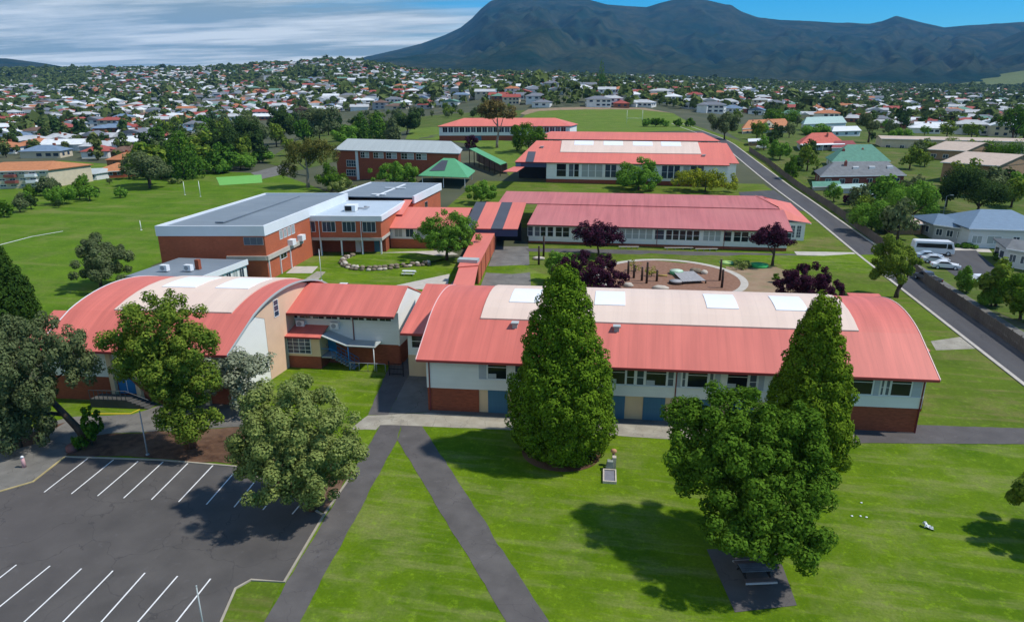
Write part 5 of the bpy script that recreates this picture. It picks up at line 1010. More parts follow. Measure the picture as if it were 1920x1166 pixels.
# beyond the field and behind the blocks
ROWS = [
 ('fir_tree', 'broad dark fir at the field edge among the left tree group', 345, 336, 243, 74, 'cone', LF_DARK, 4500),
 ('fir_tree', 'dark fir left of the broad fir beside the field', 318, 332, 262, 62, 'cone', LF_DARK, 3500),
 ('gum_tree', 'round pale dotted tree standing alone on the field edge', 281, 354, 283, 82, 'round', LF_GUM, 4200),
 ('round_tree', 'tall dark tree right of the broad fir', 412, 318, 226, 70, 'round', LF_DKG, 4200),
 ('round_tree', 'high dark crown behind the tall dark tree', 455, 305, 222, 76, 'round', LF_DKG, 4000),
 ('gum_tree', 'purple grey tall tree at the end of the field edge', 478, 300, 213, 54, 'round', LF_GUM, 3500),
 ('shrub', 'low green bush below the dark tree group', 405, 326, 296, 60, 'shrub', LF_GREEN, 2000),
 ('shrub', 'bright green bush right of the low bush at the field edge', 452, 318, 286, 56, 'shrub', LF_GREEN, 2000),
 ('shrub', 'green hedge bush at the field corner', 492, 306, 280, 44, 'shrub', LF_GREEN, 1500),
 ('round_tree', 'tall dark green tree left of the brown gum', 528, 270, 201, 54, 'round', LF_DKG, 3000),
 ('round_tree', 'brownish tree before the brick three level block', 600, 272, 198, 74, 'round', LF_GUM, 3200),
 ('fir_tree', 'pointed dark tree, first of three behind the grey roof', 678, 268, 210, 36, 'cone', LF_DARK, 1700),
 ('fir_tree', 'pointed dark tree, middle of three behind the grey roof', 708, 268, 207, 36, 'cone', LF_DARK, 1700),
 ('fir_tree', 'pointed dark tree, last of three behind the grey roof', 736, 266, 216, 32, 'cone', LF_GUM, 1500),
 ('round_tree', 'dark round tree above the grey roof right half', 763, 252, 208, 50, 'round', LF_DKG, 2400),
 ('shrub', 'dark hedge bush at the left field boundary, left one', 62, 368, 345, 36, 'shrub', LF_OAK, 1500),
 ('shrub', 'large green bush at the left field boundary', 112, 384, 347, 62, 'shrub', LF_GREEN, 2200),
 ('shrub', 'dark green bush right of the large boundary bush', 150, 374, 340, 48, 'shrub', LF_OAK, 1800),
 ('shrub', 'small round bush alone on the field edge', 226, 371, 351, 26, 'shrub', LF_GREEN, 900),
 ('round_tree', 'grey green small tree at the left picture edge above the field', 38, 398, 360, 34, 'shrub', LF_GUM, 1400),
 ('shrub', 'dark shrub at the far left edge above the field', 8, 408, 375, 36, 'shrub', LF_OAK, 1400),
 ('shrub', 'low olive shrub in front of the lone field tree', 328, 345, 334, 28, 'shrub', LF_OLIVE, 800),
 ('round_tree', 'green crown between the brown tree and the pointed trees', 646, 276, 234, 50, 'round', LF_GREEN, 2000),
 ('pine_tree', 'tall lone dark pine on the skyline before the mountain', 1127, 168, 112, 22, 'cone', LF_DARK, 1500),
 ('shrub', 'clipped round bush on the oval edge, leftmost', 1213, 238, 222, 19, 'shrub', LF_GREEN, 500),
 ('shrub', 'clipped round bush on the oval edge, second from left', 1229, 238, 221, 20, 'shrub', LF_OAK, 500),
 ('shrub', 'clipped round bush on the oval edge, third from left', 1246, 238, 222, 19, 'shrub', LF_GREEN, 500),
 ('shrub', 'clipped round bush on the oval edge, fourth from left', 1271, 238, 222, 18, 'shrub', LF_OAK, 500),
 ('shrub', 'clipped round bush on the oval edge, rightmost', 1294, 238, 221, 21, 'shrub', LF_OAK, 500),
 ('shrub', 'small yellow green tree poking above the fourth wing roof', 1234, 268, 253, 26, 'shrub', LF_GOLD, 600),
 ('gum_tree', 'grey brown gum tree where the road meets the far houses', 1358, 262, 210, 60, 'round', LF_GUM, 2600),
 # right-hand gardens
 ('round_tree', 'large dark green tree behind the blue grey roofed house', 1830, 405, 311, 130, 'round', LF_DKG, 7500),
 ('round_tree', 'broad bright green tree left of the blue grey roofed house', 1708, 420, 339, 106, 'round', LF_GREEN, 6000),
 ('shrub', 'bright green bush along the fence below the green sheds', 1632, 438, 376, 86, 'shrub', LF_GREEN, 4000),
 ('shrub', 'light green tree at the sheds beside the fence', 1563, 378, 342, 36, 'shrub', LF_GREEN, 1500),
 ('plum_tree', 'small dark red shrub beside the green sheds', 1592, 384, 362, 24, 'shrub', LF_PURPLE, 800),
 ('shrub', 'dark bush beside the fence opposite the parking apron', 1486, 336, 292, 32, 'shrub', LF_OAK, 1500),
 ('shrub', 'green bush in the garden of the coral roofed house', 1462, 300, 262, 44, 'shrub', LF_GREEN, 1500),
 ('gum_tree', 'tall thin grey gum above the red roofed house', 1628, 268, 212, 46, 'blobs', LF_GUM, 2200),
 ('round_tree', 'slender grey green tree before the cream warehouse roof', 1722, 300, 262, 34, 'round', LF_GUM, 1500),
 ('shrub', 'wide dark bush behind the warehouse at the right edge', 1880, 300, 262, 96, 'shrub', LF_OAK, 2600),
 ('shrub', 'olive bush behind the two warehouse roofs', 1800, 284, 258, 60, 'shrub', LF_BROWNG, 1500),
 ('round_tree', 'tall dark tree at the right edge far behind the warehouses', 1898, 262, 196, 58, 'round', LF_OAK, 2200),
 ('shrub', 'bright green shrub behind the fence beside the white cars', 1812, 548, 498, 42, 'shrub', LF_GREEN, 2200),
 ('shrub', 'green shrub behind the fence, right of the bright one', 1858, 575, 532, 50, 'shrub', LF_GREEN, 2200),
 ('round_tree', 'dark green garden tree at the right edge behind the fence', 1912, 600, 512, 80, 'shrub', LF_OAK, 4500),
 ('shrub', 'low clipped hedge under the windows of the blue grey roofed house', 1812, 466, 454, 46, 'shrub', LF_GREEN, 900),
 ('shrub', 'dark shrub at the corner of the small pale house', 1872, 488, 472, 22, 'shrub', LF_OAK, 600),
 ('round_tree', 'dark tree behind the coral roofed house with gable', 1462, 236, 204, 64, 'round', LF_OAK, 2000),
 ('shrub', 'green garden trees between the coral house and the red roof', 1530, 254, 232, 56, 'shrub', LF_GREEN, 1500),
 ('shrub', 'bright green hedge behind the far warehouse', 1690, 262, 240, 50, 'shrub', LF_GREEN, 1200),
]
for i, (nm, lb, px, py, tp, w, k, lm, n) in enumerate(ROWS):
    x, y, z = G(px, py); D = depth_of(x, y, z); R = w*D/FPX/2
    tree(nm, lb, px, py, tp, w, k, lm, n, max(.3, min(1.0, D*.0028)), seed=40+i, cat='shrub' if nm == 'shrub' else 'tree', sub=max(.4, R*.3), group='shrubs round the grounds' if nm == 'shrub' else TREES, blobs=[(0, 0, .85, .5, .14), (-.4, 0, .68, .45, .14), (.4, 0, .6, .45, .14)] if k == 'blobs' else None, cb=.1)

def fill_trees(seed, n, poly, hs, lms, label, group, avoid=(), dmin=5.5):
    """garden and hedge trees filling an area outlined by survey points"""
    rng = np.random.default_rng(seed); xs = [q[0] for q in poly]; ys = [q[1] for q in poly]; put = []; items = []
    def inside(a, b):
        c = False; k = len(poly)
        for i in range(k):
            (x1, y1), (x2, y2) = poly[i], poly[(i+1) % k]
            if (y1 > b) != (y2 > b) and a < (x2-x1)*(b-y1)/(y2-y1)+x1: c = not c
        return c
    var = []
    for i in range(6):
        r = np.random.default_rng(seed*10+i); lob = sublobes([(0, 0, .5, .5, .5, .5), (.2, .1, .6, .3, .3, .34)], 55, .15, r); V, F = leaves(lob, 900, .115, r, (0, 0, .45)); V[:, 2] = np.maximum(V[:, 2], .02)
        var.append([npmesh('crown', V, F, lm) for lm in lms])
    tm = MB().tube([(0, 0, -.1), (0, 0, .5)], [.04, .02], 6).mesh('trunk', BARKM); t = 0
    while len(put) < n and t < 6000:
        t += 1; a, b = rng.uniform(min(xs), max(xs)), rng.uniform(min(ys), max(ys))
        if not inside(a, b) or any(x0 < a < x1 and y0 < b < y1 for x0, y0, x1, y1 in avoid): continue
        x, y, z = G(a, b)
        if any((x-q[0])**2+(y-q[1])**2 < dmin*dmin for q in put): continue
        put.append((x, y)); h = rng.uniform(*hs); k = int(rng.integers(len(lms))); r = thing('tree', (x, y, z), label, 'tree', group, rng.uniform(0, 6)); w = h*rng.uniform(.75, 1.25); r.scale = (w, w, h)
        link(var[int(rng.integers(6))][k], 'crown', r); link(tm, 'trunk', r); items.append((r, ('tall ' if h > sum(hs)/2 else 'small ')+lms[k].name.split('_leaf')[0].replace('_', ' ')+' tree '+label, a))
    return items
FILL = []
FILL += fill_trees(71, 62, [(245, 352), (235, 330), (255, 290), (330, 245), (420, 225), (520, 218), (640, 236), (660, 262), (560, 290), (520, 300), (470, 315), (400, 330), (330, 345)], (8, 15), [LF_DARK, LF_DKG, LF_GUM, LF_BROWNG], 'in the dark group beyond the field', 'trees of the dark group beyond the field')
RAV = [(1385, 222, 1490, 256), (1500, 215, 1615, 262), (1495, 250, 1610, 292), (1530, 275, 1700, 358), (1520, 338, 1670, 378), (1650, 262, 1930, 284), (1735, 265, 1925, 350), (1745, 390, 1930, 520), (1655, 405, 1735, 445), (1700, 440, 1900, 560)]
FILL += fill_trees(72, 70, [(1410, 270), (1400, 262), (1345, 240), (1350, 214), (1500, 212), (1700, 225), (1925, 235), (1925, 620), (1850, 590), (1700, 480), (1640, 440), (1540, 372), (1480, 325)], (3.5, 9), [LF_DKG, LF_GREEN, LF_GUM, LF_BROWNG], 'in gardens right of the road', 'garden trees right of the road', RAV, 6)
FILL += fill_trees(73, 52, [(640, 232), (700, 218), (830, 208), (960, 204), (985, 212), (960, 222), (830, 222), (770, 240), (690, 258)], (4, 9), [LF_DKG, LF_BROWNG, LF_GUM], 'behind the school wings', 'trees at the suburb edge behind the school')
FILL += fill_trees(74, 14, [(0, 345), (0, 330), (120, 340), (235, 330), (250, 345), (160, 385), (60, 400)], (2, 6), [LF_DKG, LF_GREEN, LF_GUM], 'along the left field boundary', 'trees along the left field boundary', [(0, 300, 115, 358), (118, 315, 240, 345)], 5)
def label_fill():
    by = {}
    for o, l, px in FILL: by.setdefault(l, []).append((px, o))
    nth = ['leftmost', 'second from left', 'third from left', 'fourth from left', 'fifth from left', 'sixth from left', 'seventh from left', 'eighth from left', 'ninth from left', 'tenth from left', 'eleventh from left', 'twelfth from left', 'thirteenth from left', 'fourteenth from left', 'fifteenth from left', 'sixteenth from left', 'last at right']
    for l, q in by.items():
        q.sort(key=lambda t: t[0])
        for i, (px, o) in enumerate(q): o['label'] = l if len(q) == 1 else l+', '+(nth[-1] if i == len(q)-1 else nth[min(i, 15)])
label_fill()
# ---------------------------------------------------------------- mountain, hills
def vnoise(x, y, seed):
    r = np.random.default_rng(seed).random((256, 256)); xi = np.floor(x).astype(int); yi = np.floor(y).astype(int); fx = x-xi; fy = y-yi
    fx = fx*fx*(3-2*fx); fy = fy*fy*(3-2*fy); g = lambda a, b: r[a % 256, b % 256]
    return (g(xi, yi)*(1-fx)+g(xi+1, yi)*fx)*(1-fy)+(g(xi, yi+1)*(1-fx)+g(xi+1, yi+1)*fx)*fy
def fbm(x, y, seed, o=5, ridged=False):
    s = 0; a = .5; t = 0
    for i in range(o):
        n = vnoise(x*2**i, y*2**i, seed+i)
        if ridged: n = 1-abs(2*n-1)
        s = s+a*n; t += a; a *= .5
    return s/t
def rock_forest(name, c1, c2, c3, s=0.004):
    m = bpy.data.materials.new(name); m.use_nodes = True; nt = m.node_tree; nd = nt.nodes; lk = nt.links; b = nd['Principled BSDF']
    b.inputs['Roughness'].default_value = 1; b.inputs['Specular IOR Level'].default_value = 0
    ge = nd.new('ShaderNodeNewGeometry')
    def N(sc, d):
        n = nd.new('ShaderNodeTexNoise'); n.inputs['Scale'].default_value = sc; n.inputs['Detail'].default_value = d; n.inputs['Roughness'].default_value = .65; lk.new(ge.outputs['Position'], n.inputs[0])
        r = nd.new('ShaderNodeMapRange'); r.inputs[1].default_value = .38; r.inputs[2].default_value = .64; lk.new(n.outputs[0], r.inputs[0]); return r.outputs[0], n.outputs[0]
    f1, _ = N(s, 6); f2, raw = N(s*7, 7)
    a = nd.new('ShaderNodeMixRGB'); lk.new(f1, a.inputs[0]); a.inputs[1].default_value = (*c1, 1); a.inputs[2].default_value = (*c2, 1)
    q = nd.new('ShaderNodeMath'); q.operation = 'MULTIPLY'; lk.new(f2, q.inputs[0]); q.inputs[1].default_value = .6
    c = nd.new('ShaderNodeMixRGB'); lk.new(q.outputs[0], c.inputs[0]); lk.new(a.outputs[0], c.inputs[1]); c.inputs[2].default_value = (*c3, 1)
    lk.new(c.outputs[0], b.inputs['Base Color'])
    bp = nd.new('ShaderNodeBump'); bp.inputs['Strength'].default_value = 0.7; bp.inputs['Distance'].default_value = 14; lk.new(raw, bp.inputs['Height']); lk.new(bp.outputs[0], b.inputs['Normal'])
    return m
FOREST_M = rock_forest('mountain_forest', (0.011, 0.034, 0.027), (0.056, 0.064, 0.040), (0.006, 0.021, 0.019))
HILL_M = rock_forest('hill_forest', (0.024, 0.032, 0.018), (0.045, 0.05, 0.025), (0.015, 0.02, 0.012), .012)
PASTURE = grassmat('pasture', (0.10, 0.14, 0.04), (0.15, 0.18, 0.06), (0.2, 0.2, 0.09), .6)
def ridge_hill(name, sky, R, D0, D1, m, amp=0.3, seed=3, na=420, nr=110, base=None, pw=0.9, px0=None, px1=None):
    """hill or mountain whose crest at distance R follows the surveyed skyline; spurs run down from it"""
    px = np.linspace(px0 if px0 is not None else sky[0][0], px1 if px1 is not None else sky[-1][0], na); D = np.concatenate([np.linspace(D0, R, nr), np.linspace(R, D1, 30)[1:]])
    crest = np.array([zat(R, p) for p in np.interp(px, [q[0] for q in sky], [q[1] for q in sky])])
    S = (px-960)/FPX/CT if False else np.array([ray(p, 330)[0] for p in px])
    A, DD = np.meshgrid(np.arange(na), D, indexing='ij'); s = S[A]; L = s*DD; x = L*CA-DD*SA; y = L*SA+DD*CA
    g0 = T(x, y)*0+ (base if base is not None else T(S*D0*CA-D0*SA, S*D0*SA+D0*CA)[A])
    t = np.clip((DD-D0)/(R-D0), 0, 1); tt = t**pw
    wx = fbm(x/900., y/900., seed+40, 3)*1.6
    rn = .6*fbm(s*8.5+wx, DD/5200.+wx*.3, seed, 3, True)+.4*fbm(s*21+wx*1.5, DD/2600.+wx*.5, seed+77, 3, True); r2 = fbm(x/420., y/420., seed+9, 4)
    env = np.clip(t*(1-t)*4, 0, 1)**.7
    z = g0+(crest[A]-g0)*(tt*(.62+.38*t*t)+0*t)
    z = z+(crest[A]-g0)*env*amp*(rn-.62)+(r2-.5)*(crest[A]-g0).clip(0)*.10*env
    back = np.clip((DD-R)/(D1-R), 0, 1); z = np.where(DD > R, crest[A]*(1-back)**1.2-30*back, z)
    z += (fbm(x/130., y/130., seed+20, 3)-.5)*14*np.clip(t*3, 0, 1)*(t < .995)
    V = np.stack([x, y, z], -1).reshape(-1, 3); nD = len(D); i, j = np.meshgrid(np.arange(na-1), np.arange(nD-1), indexing='ij'); q = i*nD+j
    o = link(npmesh(name, V, np.stack([q, q+nD, q+nD+1, q+1], -1).reshape(-1, 4), m, True), name); o['kind'] = 'structure'; return o
SKY_MAIN = [(-300, 150), (560, 142), (640, 128), (700, 107), (760, 93), (800, 82), (840, 67), (870, 52), (890, 35), (905, 18), (922, 3), (945, -6), (990, -5), (1040, -3), (1090, -1), (1125, 9), (1160, 12), (1195, 14), (1215, 7), (1240, 0), (1270, -2), (1300, 1), (1340, 11), (1360, 22), (1390, 33), (1430, 38), (1480, 40), (1540, 44), (1588, 45), (1610, 40), (1632, 30), (1650, 35), (1680, 43), (1720, 52), (1760, 48), (1800, 46), (1850, 42), (1900, 40), (2200, 60)]
ridge_hill('mountain', SKY_MAIN, 6600, 2600, 7600, FOREST_M, amp=.55, seed=5, na=520, px0=380, px1=2250)
ridge_hill('mountain_spur', [(1560, 172), (1640, 150), (1700, 128), (1760, 104), (1810, 82), (1860, 58), (1920, 30), (2000, 15), (2300, 10)], 4700, 2500, 5600, FOREST_M, amp=.5, seed=15, na=240)
ridge_hill('wooded_hill', [(-350, 112), (0, 109), (60, 110), (130, 120), (220, 138), (300, 150)], 4300, 2600, 5200, FOREST_M, amp=.2, seed=25, na=140, nr=60)
ridge_hill('pasture_hill', [(1650, 172), (1740, 158), (1790, 147), (1850, 137), (1920, 126), (2050, 118), (2300, 118)], 2750, 2150, 3300, PASTURE, amp=.1, seed=35, na=140, nr=40)
# ---------------------------------------------------------------- suburb
LIMX = [-200, 0, 100, 200, 260, 330, 420, 500, 640, 760, 830, 960, 1000, 1240, 1330, 1420, 1520, 1640, 1720, 1920, 2100]
LIMY = [300, 300, 302, 338, 322, 262, 240, 225, 212, 206, 205, 200, 201, 203, 212, 216, 225, 235, 250, 258, 262]
ROOFC = {'grey': (0.17, 0.18, 0.20), 'pale': (0.46, 0.47, 0.47), 'white': (0.68, 0.70, 0.70), 'red': (0.34, 0.075, 0.055), 'orange': (0.44, 0.17, 0.075), 'brown': (0.16, 0.095, 0.065), 'green': (0.13, 0.26, 0.19), 'blue': (0.16, 0.23, 0.32)}
WALLC = {'white': (0.72, 0.72, 0.69), 'cream': (0.58, 0.50, 0.36), 'brick': (0.27, 0.11, 0.065), 'grey': (0.38, 0.39, 0.40)}
RM = {k: mat('house_roof_'+k, c, .7, .12, .5) for k, c in ROOFC.items()}; WM = {k: mat('house_wall_'+k, c, .8, .08, .4) for k, c in WALLC.items()}
HW, HD, HH = 13.0, 9.5, 3.1
def house_parts(hip=True, two=False, wing=False):
    """unit house: walls, roof and openings as separate shape lists (origin at its middle on the ground)"""
    h = HH*(1.85 if two else 1.0); w, d = HW/2, HD/2; rise = 2.3; o = .5
    wa = MB().box(-w, w, -d, d, -1.5, h); rf = MB(); hp = d if hip else 0
    A, B, C, E_ = (-w-o, -d-o, h), (w+o, -d-o, h), (w+o, d+o, h), (-w-o, d+o, h); R0, R1 = (-w-o+hp, 0, h+rise), (w+o-hp, 0, h+rise)
    rf.add([A, B, C, E_, R0, R1], [(0, 1, 5, 4), (2, 3, 4, 5), (1, 2, 5), (3, 0, 4), (3, 2, 1, 0)])
    if wing:
        wa.box(-w, -w+5, -d-3.5, -d, -1.5, h); q = -w+2.5
        rf.add([(-w-o, -d-3.5-o, h+.01), (-w+5+o, -d-3.5-o, h+.01), (-w+5+o, 0, h+.01), (-w-o, 0, h+.01), (q, -d-3.5-o+hp*.6, h+rise*.8), (q, 0, h+rise*.8)], [(0, 1, 4), (1, 2, 5, 4), (3, 0, 4, 5)])
    return wa, rf, h
def house_openings(h, two):
    out = []; w, d = HW/2, HD/2
    for z in ([0.9, 0.9+HH*.9] if two else [0.9]):
        for x in ((-1.2, 1.8, 4.3) if z < 1 else (-5, -1.2, 1.8, 4.3)):
            out.append((x, x+1.7, -d-.06, -d+.02, z, z+1.35))
        for y in (-3, 0.8): out.append((w-.02, w+.06, y, y+1.6, z, z+1.35)); out.append((-w-.06, -w+.02, y, y+1.6, z, z+1.35))
    return out
HOUSE_ONE, HOUSE_SPLIT = {}, {}
def house_mesh(rc, wc, hip, two, wing):
    k = (rc, wc, hip, two, wing)
    if k not in HOUSE_ONE:
        wa, rf, h = house_parts(hip, two, wing); mb = MB(); mb.add(wa.v, wa.f, 1); mb.add(rf.v, rf.f, 0)
        for b in house_openings(h, two): mb.box(*b, 2)
        mb.box(2.2, 3.0, .6, 1.4, h+1, h+3.0, 3); HOUSE_ONE[k] = mb.mesh('house', [RM[rc], WM[wc], GLASS_B, BRICK])
    return HOUSE_ONE[k]
def house_split(rc, wc, hip, two, wing):
    k = (rc, wc, hip, two, wing)
    if k not in HOUSE_SPLIT:
        wa, rf, h = house_parts(hip, two, wing)
        HOUSE_SPLIT[k] = (wa.mesh('wall', WM[wc]), rf.mesh('roof', RM[rc]), [MB().box(*b).mesh('window', GLASS_B) for b in house_openings(h, two)], MB().box(2.2, 3.0, .6, 1.4, h+1, h+3.0).mesh('chimney', BRICK))
    return HOUSE_SPLIT[k]
COLS = ((60, 'at the far left edge'), (150, 'above the boundary bushes'), (260, 'left of the lone field tree'), (330, 'above the lone field tree'), (400, 'above the broad fir'), (500, 'above the tall dark trees'), (600, 'above the brown gum tree'), (680, 'above the brick block'), (760, 'above the pointed trees'), (850, 'left of the farthest wing'), (960, 'above the farthest wing'), (1080, "above the oval's left end"), (1180, 'above the oval goal'), (1270, "above the oval's right end"), (1340, 'where the road runs out'), (1450, 'above the gabled coral house'), (1560, 'above the red roofed house'), (1680, 'above the green roofed house'), (1800, 'above the cream warehouses'), (9999, 'at the far right edge'))
def zone(px, D): return next(t for c, t in COLS if px < c)
ORD = ['leftmost one', 'second from left', 'third from left', 'fourth from left', 'fifth from left', 'sixth from left', 'seventh from left', 'eighth from left', 'ninth from left', 'tenth from left', 'eleventh from left', 'twelfth from left']
def set_apart(items):
    """items: (object, label, px); look-alikes in one spot are told apart by their order"""
    by = {}
    for o, l, px in items: by.setdefault(l, []).append((px, o))
    for l, q in by.items():
        q.sort(key=lambda t: t[0])
        for i, (px, o) in enumerate(q): o['label'] = l if len(q) == 1 else l+', '+(ORD[i] if i < len(ORD)-1 else ('last from left' if i == len(q)-1 else ORD[-1]))
def scatter():
    rng = np.random.default_rng(99); hs, ts = [], []
    for D in np.arange(235, 2240, 21.0):
        W = 0.83*D; n = int(2*W/21)
        for i in range(n):
            L = -W+2*W*(i+.5)/n+rng.uniform(-4, 4); d = D+rng.uniform(-5, 5); x, y = L*CA-d*SA, L*SA+d*CA; z = float(T(x, y)); px, py = PJ(x, y, z)
            if px < -60 or px > 1990: continue
            if py > np.interp(px, LIMX, LIMY): continue
            if D < 480 and 940 < px < 1330 and py > 200: continue
            p = .74 if px < 700 else .64
            if D > 1900: p = .35
            if px < 170 and d > 1500: p = .06
            if 430 < px < 600 and 1350 < d < 1700: p = .18
            if px > 1050 and d > 1500: p = .45
            if px > 1500 and d > 1850: p = .25
            p *= .45+1.1*float(vnoise(np.array([x/85.+50]), np.array([y/85.+50]), 321)[0])
            street = (math.sin(L*.021+d*.004) > .93)
            if rng.random() < p:
                hs.append((d, x, y, z, px, py, rng.random()))
                if rng.random() < .62: ts.append((d, x+rng.uniform(-11, 11), y+rng.uniform(9, 12), px, rng.random()))
                if rng.random() < .3: ts.append((d, x+rng.choice([-1, 1])*rng.uniform(9, 11), y+rng.uniform(-8, 8), px, rng.random()))
            elif not street:
                for _ in range(2 if p > .3 else 5): ts.append((d, x+rng.uniform(-10, 10), y+rng.uniform(-10, 10), px, rng.random()))
    hs.sort(); ts.sort(); return hs, ts
HOUSES, TREEPTS = scatter()
def suburb_houses():
    rng = np.random.default_rng(5); rcs = list(ROOFC); rp = [.18, .27, .20, .13, .07, .06, .04, .05]; wcs = list(WALLC); wp = [.56, .24, .12, .08]
    far = []; named = []
    for i, (d, x, y, z, px, py, q) in enumerate(HOUSES):
        rc = rng.choice(rcs, p=rp); wc = rng.choice(wcs, p=wp); hip = bool(rng.random() < .65); two = bool(rng.random() < .22); wing = bool(rng.random() < .4)
        rz = math.radians((20 if px < 700 else 8 if px < 1200 else -14)+(90 if rng.random() < .45 else 0)+(180 if rng.random() < .2 else 0)+rng.uniform(-7, 7)); s = rng.uniform(1.0, 1.55)
        if i < 300:
            lb = ('tall ' if two else 'low ')+wc+' house with '+rc+(' hip' if hip else ' gable')+' roof '+zone(px, d)
            if i < 90:
                r = thing('house', (x, y, z), lb, 'house', 'suburban houses beyond the school', rz); wa, rf, ws, ch = house_split(rc, wc, hip, two, wing)
                link(wa, 'wall', r); ro = link(rf, 'roof', r); link(ch, 'chimney', ro)
                for w in ws: link(w, 'window', r)
            else:
                r = link(house_mesh(rc, wc, hip, two, wing), 'house', None, (x, y, z)); r.rotation_euler = (0, 0, rz); tag(r, lb, 'house', 'suburban houses beyond the school')
            r.scale = (s, s, 1); named.append((r, lb, px))
        else: far.append((rc, wc, x, y, z, rz, s, two, hip))
    set_apart(named)
    # the farther houses: one mass
    V, F, MI = [], [], []; names = list(ROOFC)+list(WALLC); idx = {('r', k): i for i, k in enumerate(ROOFC)}; idx.update({('w', k): len(ROOFC)+i for i, k in enumerate(WALLC)}); gl = len(names)
    base = []; k = 0
    for rc, wc, x, y, z, rz, s, two, hip in far:
        w, d, h = HW/2*s, HD/2*s, HH*(1.8 if two else 1); rise = 2.2; hp = d if hip else .2; c, sn = math.cos(rz), math.sin(rz)
        P = [(-w, -d, -2), (w, -d, -2), (w, d, -2), (-w, d, -2), (-w, -d, h), (w, -d, h), (w, d, h), (-w, d, h), (-w+hp, 0, h+rise), (w-hp, 0, h+rise), (-w*.5, -d-.08, .9), (w*.7, -d-.08, .9), (w*.7, -d-.08, 2.3), (-w*.5, -d-.08, 2.3), (w+.08, -d*.5, .9), (w+.08, d*.5, .9), (w+.08, d*.5, 2.3), (w+.08, -d*.5, 2.3)]
        V += [(x+a*c-b*sn, y+a*sn+b*c, z+e) for a, b, e in P]
        for f, m in (((0, 1, 5, 4), 'w'), ((1, 2, 6, 5), 'w'), ((2, 3, 7, 6), 'w'), ((3, 0, 4, 7), 'w'), ((4, 5, 9, 8), 'r'), ((6, 7, 8, 9), 'r'), ((5, 6, 9, 9), 'r'), ((7, 4, 8, 8), 'r'), ((10, 11, 12, 13), 'g'), ((14, 15, 16, 17), 'g')):
            if len(set(f)) < 4: f = (f[0], f[1], f[2], f[2])
            F.append(tuple(k+q for q in f)); MI.append(gl if m == 'g' else idx[(m, rc if m == 'r' else wc)])
        k += len(P)
    me = bpy.data.meshes.new('distant_houses'); me.from_pydata(V, [], [tuple(dict.fromkeys(f)) for f in F])
    for n in ROOFC: me.materials.append(RM[n])
    for n in WALLC: me.materials.append(WM[n])
    me.materials.append(GLASS_B); me.polygons.foreach_set('material_index', MI); me.update()
    o = link(me, 'distant_houses'); tag(o, 'mass of small far houses spread over the hills below the mountain', 'houses', None, 'stuff')
suburb_houses()
def suburb_trees():
    rng = np.random.default_rng(8); var = []
    for i in range(8):
        r = np.random.default_rng(200+i); cone = i % 4 == 3
        lob = sublobes([(0, 0, .52, .42, .42, .44)] if not cone else [(0, 0, .3, .34, .34, .26), (0, 0, .6, .22, .22, .3), (0, 0, .82, .12, .12, .18)], 60, .14, r)
        V, F = leaves(lob, 340, .17, r, (0, 0, .5)); V[:, 2] = np.maximum(V[:, 2], .02)
        var.append((npmesh('crown', V, F, LF_FAR), cone))
    tm = MB().tube([(0, 0, -.1), (0, 0, .5)], [.03, .015], 6).mesh('trunk', BARKM)
    far = []; cnt = 0; named = []
    for d, x, y, px, q in TREEPTS:
        z = float(T(x, y)); k = int(q*8) % 8; h = rng.uniform(4.5, 10.5)*(1.25 if var[k][1] else 1)
        if rng.random() < .06: h *= 1.5
        if cnt < 80:
            lb = ('tall ' if h > 9 else 'small ' if h < 6.5 else 'mid sized ')+('pointed' if var[k][1] else 'rounded')+' tree among houses '+zone(px, d)
            r = thing('tree', (x, y, z), lb, 'tree', 'trees among the suburban houses', rng.uniform(0, 6)); r.scale = (h*rng.uniform(.85, 1.25),)*2+(h,)
            link(var[k][0], 'crown', r); link(tm, 'trunk', r); cnt += 1; named.append((r, lb, px))
        else: far.append((x, y, z, h, k))
    set_apart(named)
    n = len(far); A = np.array([f[:4] for f in far]); m = 16; rr = np.random.default_rng(3)
    d = rr.normal(size=(n, m, 3)); d /= np.linalg.norm(d, axis=2)[..., None]; d[..., 2] = np.abs(d[..., 2])*1.0-.25
    r = A[:, 3][:, None, None]; P = A[:, None, :3]+np.array([0, 0, .48])*r+d*r*np.array([.44, .44, .46])*rr.uniform(.6, 1.05, (n, m, 1))
    N = d+rr.normal(size=d.shape)*.35; N[..., 2] += .4; N /= np.linalg.norm(N, axis=2)[..., None]
    t = np.cross(N, rr.normal(size=d.shape)); t /= np.linalg.norm(t, axis=2)[..., None]+1e-6; b = np.cross(N, t); s = r*rr.uniform(.24, .46, (n, m, 1))
    V = np.stack([P-t*s, P+b*s*.7, P+t*s, P-b*s*.7], 2).reshape(-1, 3)
    tag(link(npmesh('distant_trees', V, np.arange(len(V)).reshape(-1, 4), LF_FAR), 'distant_trees'), 'mass of dark trees between the far houses and on the hills', 'trees', None, 'stuff')
    print('houses', len(HOUSES), 'trees', len(TREEPTS), 'far', n)
suburb_trees()
# ---------------------------------------------------------------- air
def make_haze():
    m = bpy.data.materials.new('haze'); m.use_nodes = True; nt = m.node_tree; nd = nt.nodes
    for x in list(nd):
        if x.type == 'BSDF_PRINCIPLED': nd.remove(x)
    out = [x for x in nd if x.type == 'OUTPUT_MATERIAL'][0]; v = nd.new('ShaderNodeVolumePrincipled')
    v.inputs['Color'].default_value = (0.18, 0.52, 1.0, 1); v.inputs['Density'].default_value = 5.0e-5; v.inputs['Anisotropy'].default_value = 0.0
    nt.links.new(v.outputs[0], out.inputs['Volume'])
    mb = MB().box(-7200, 7200, -7100, 8950, -34, 850); o = mb.build('haze', m); o['kind'] = 'stuff'; o['label'] = 'thin blue haze between the school and the mountain'
make_haze()
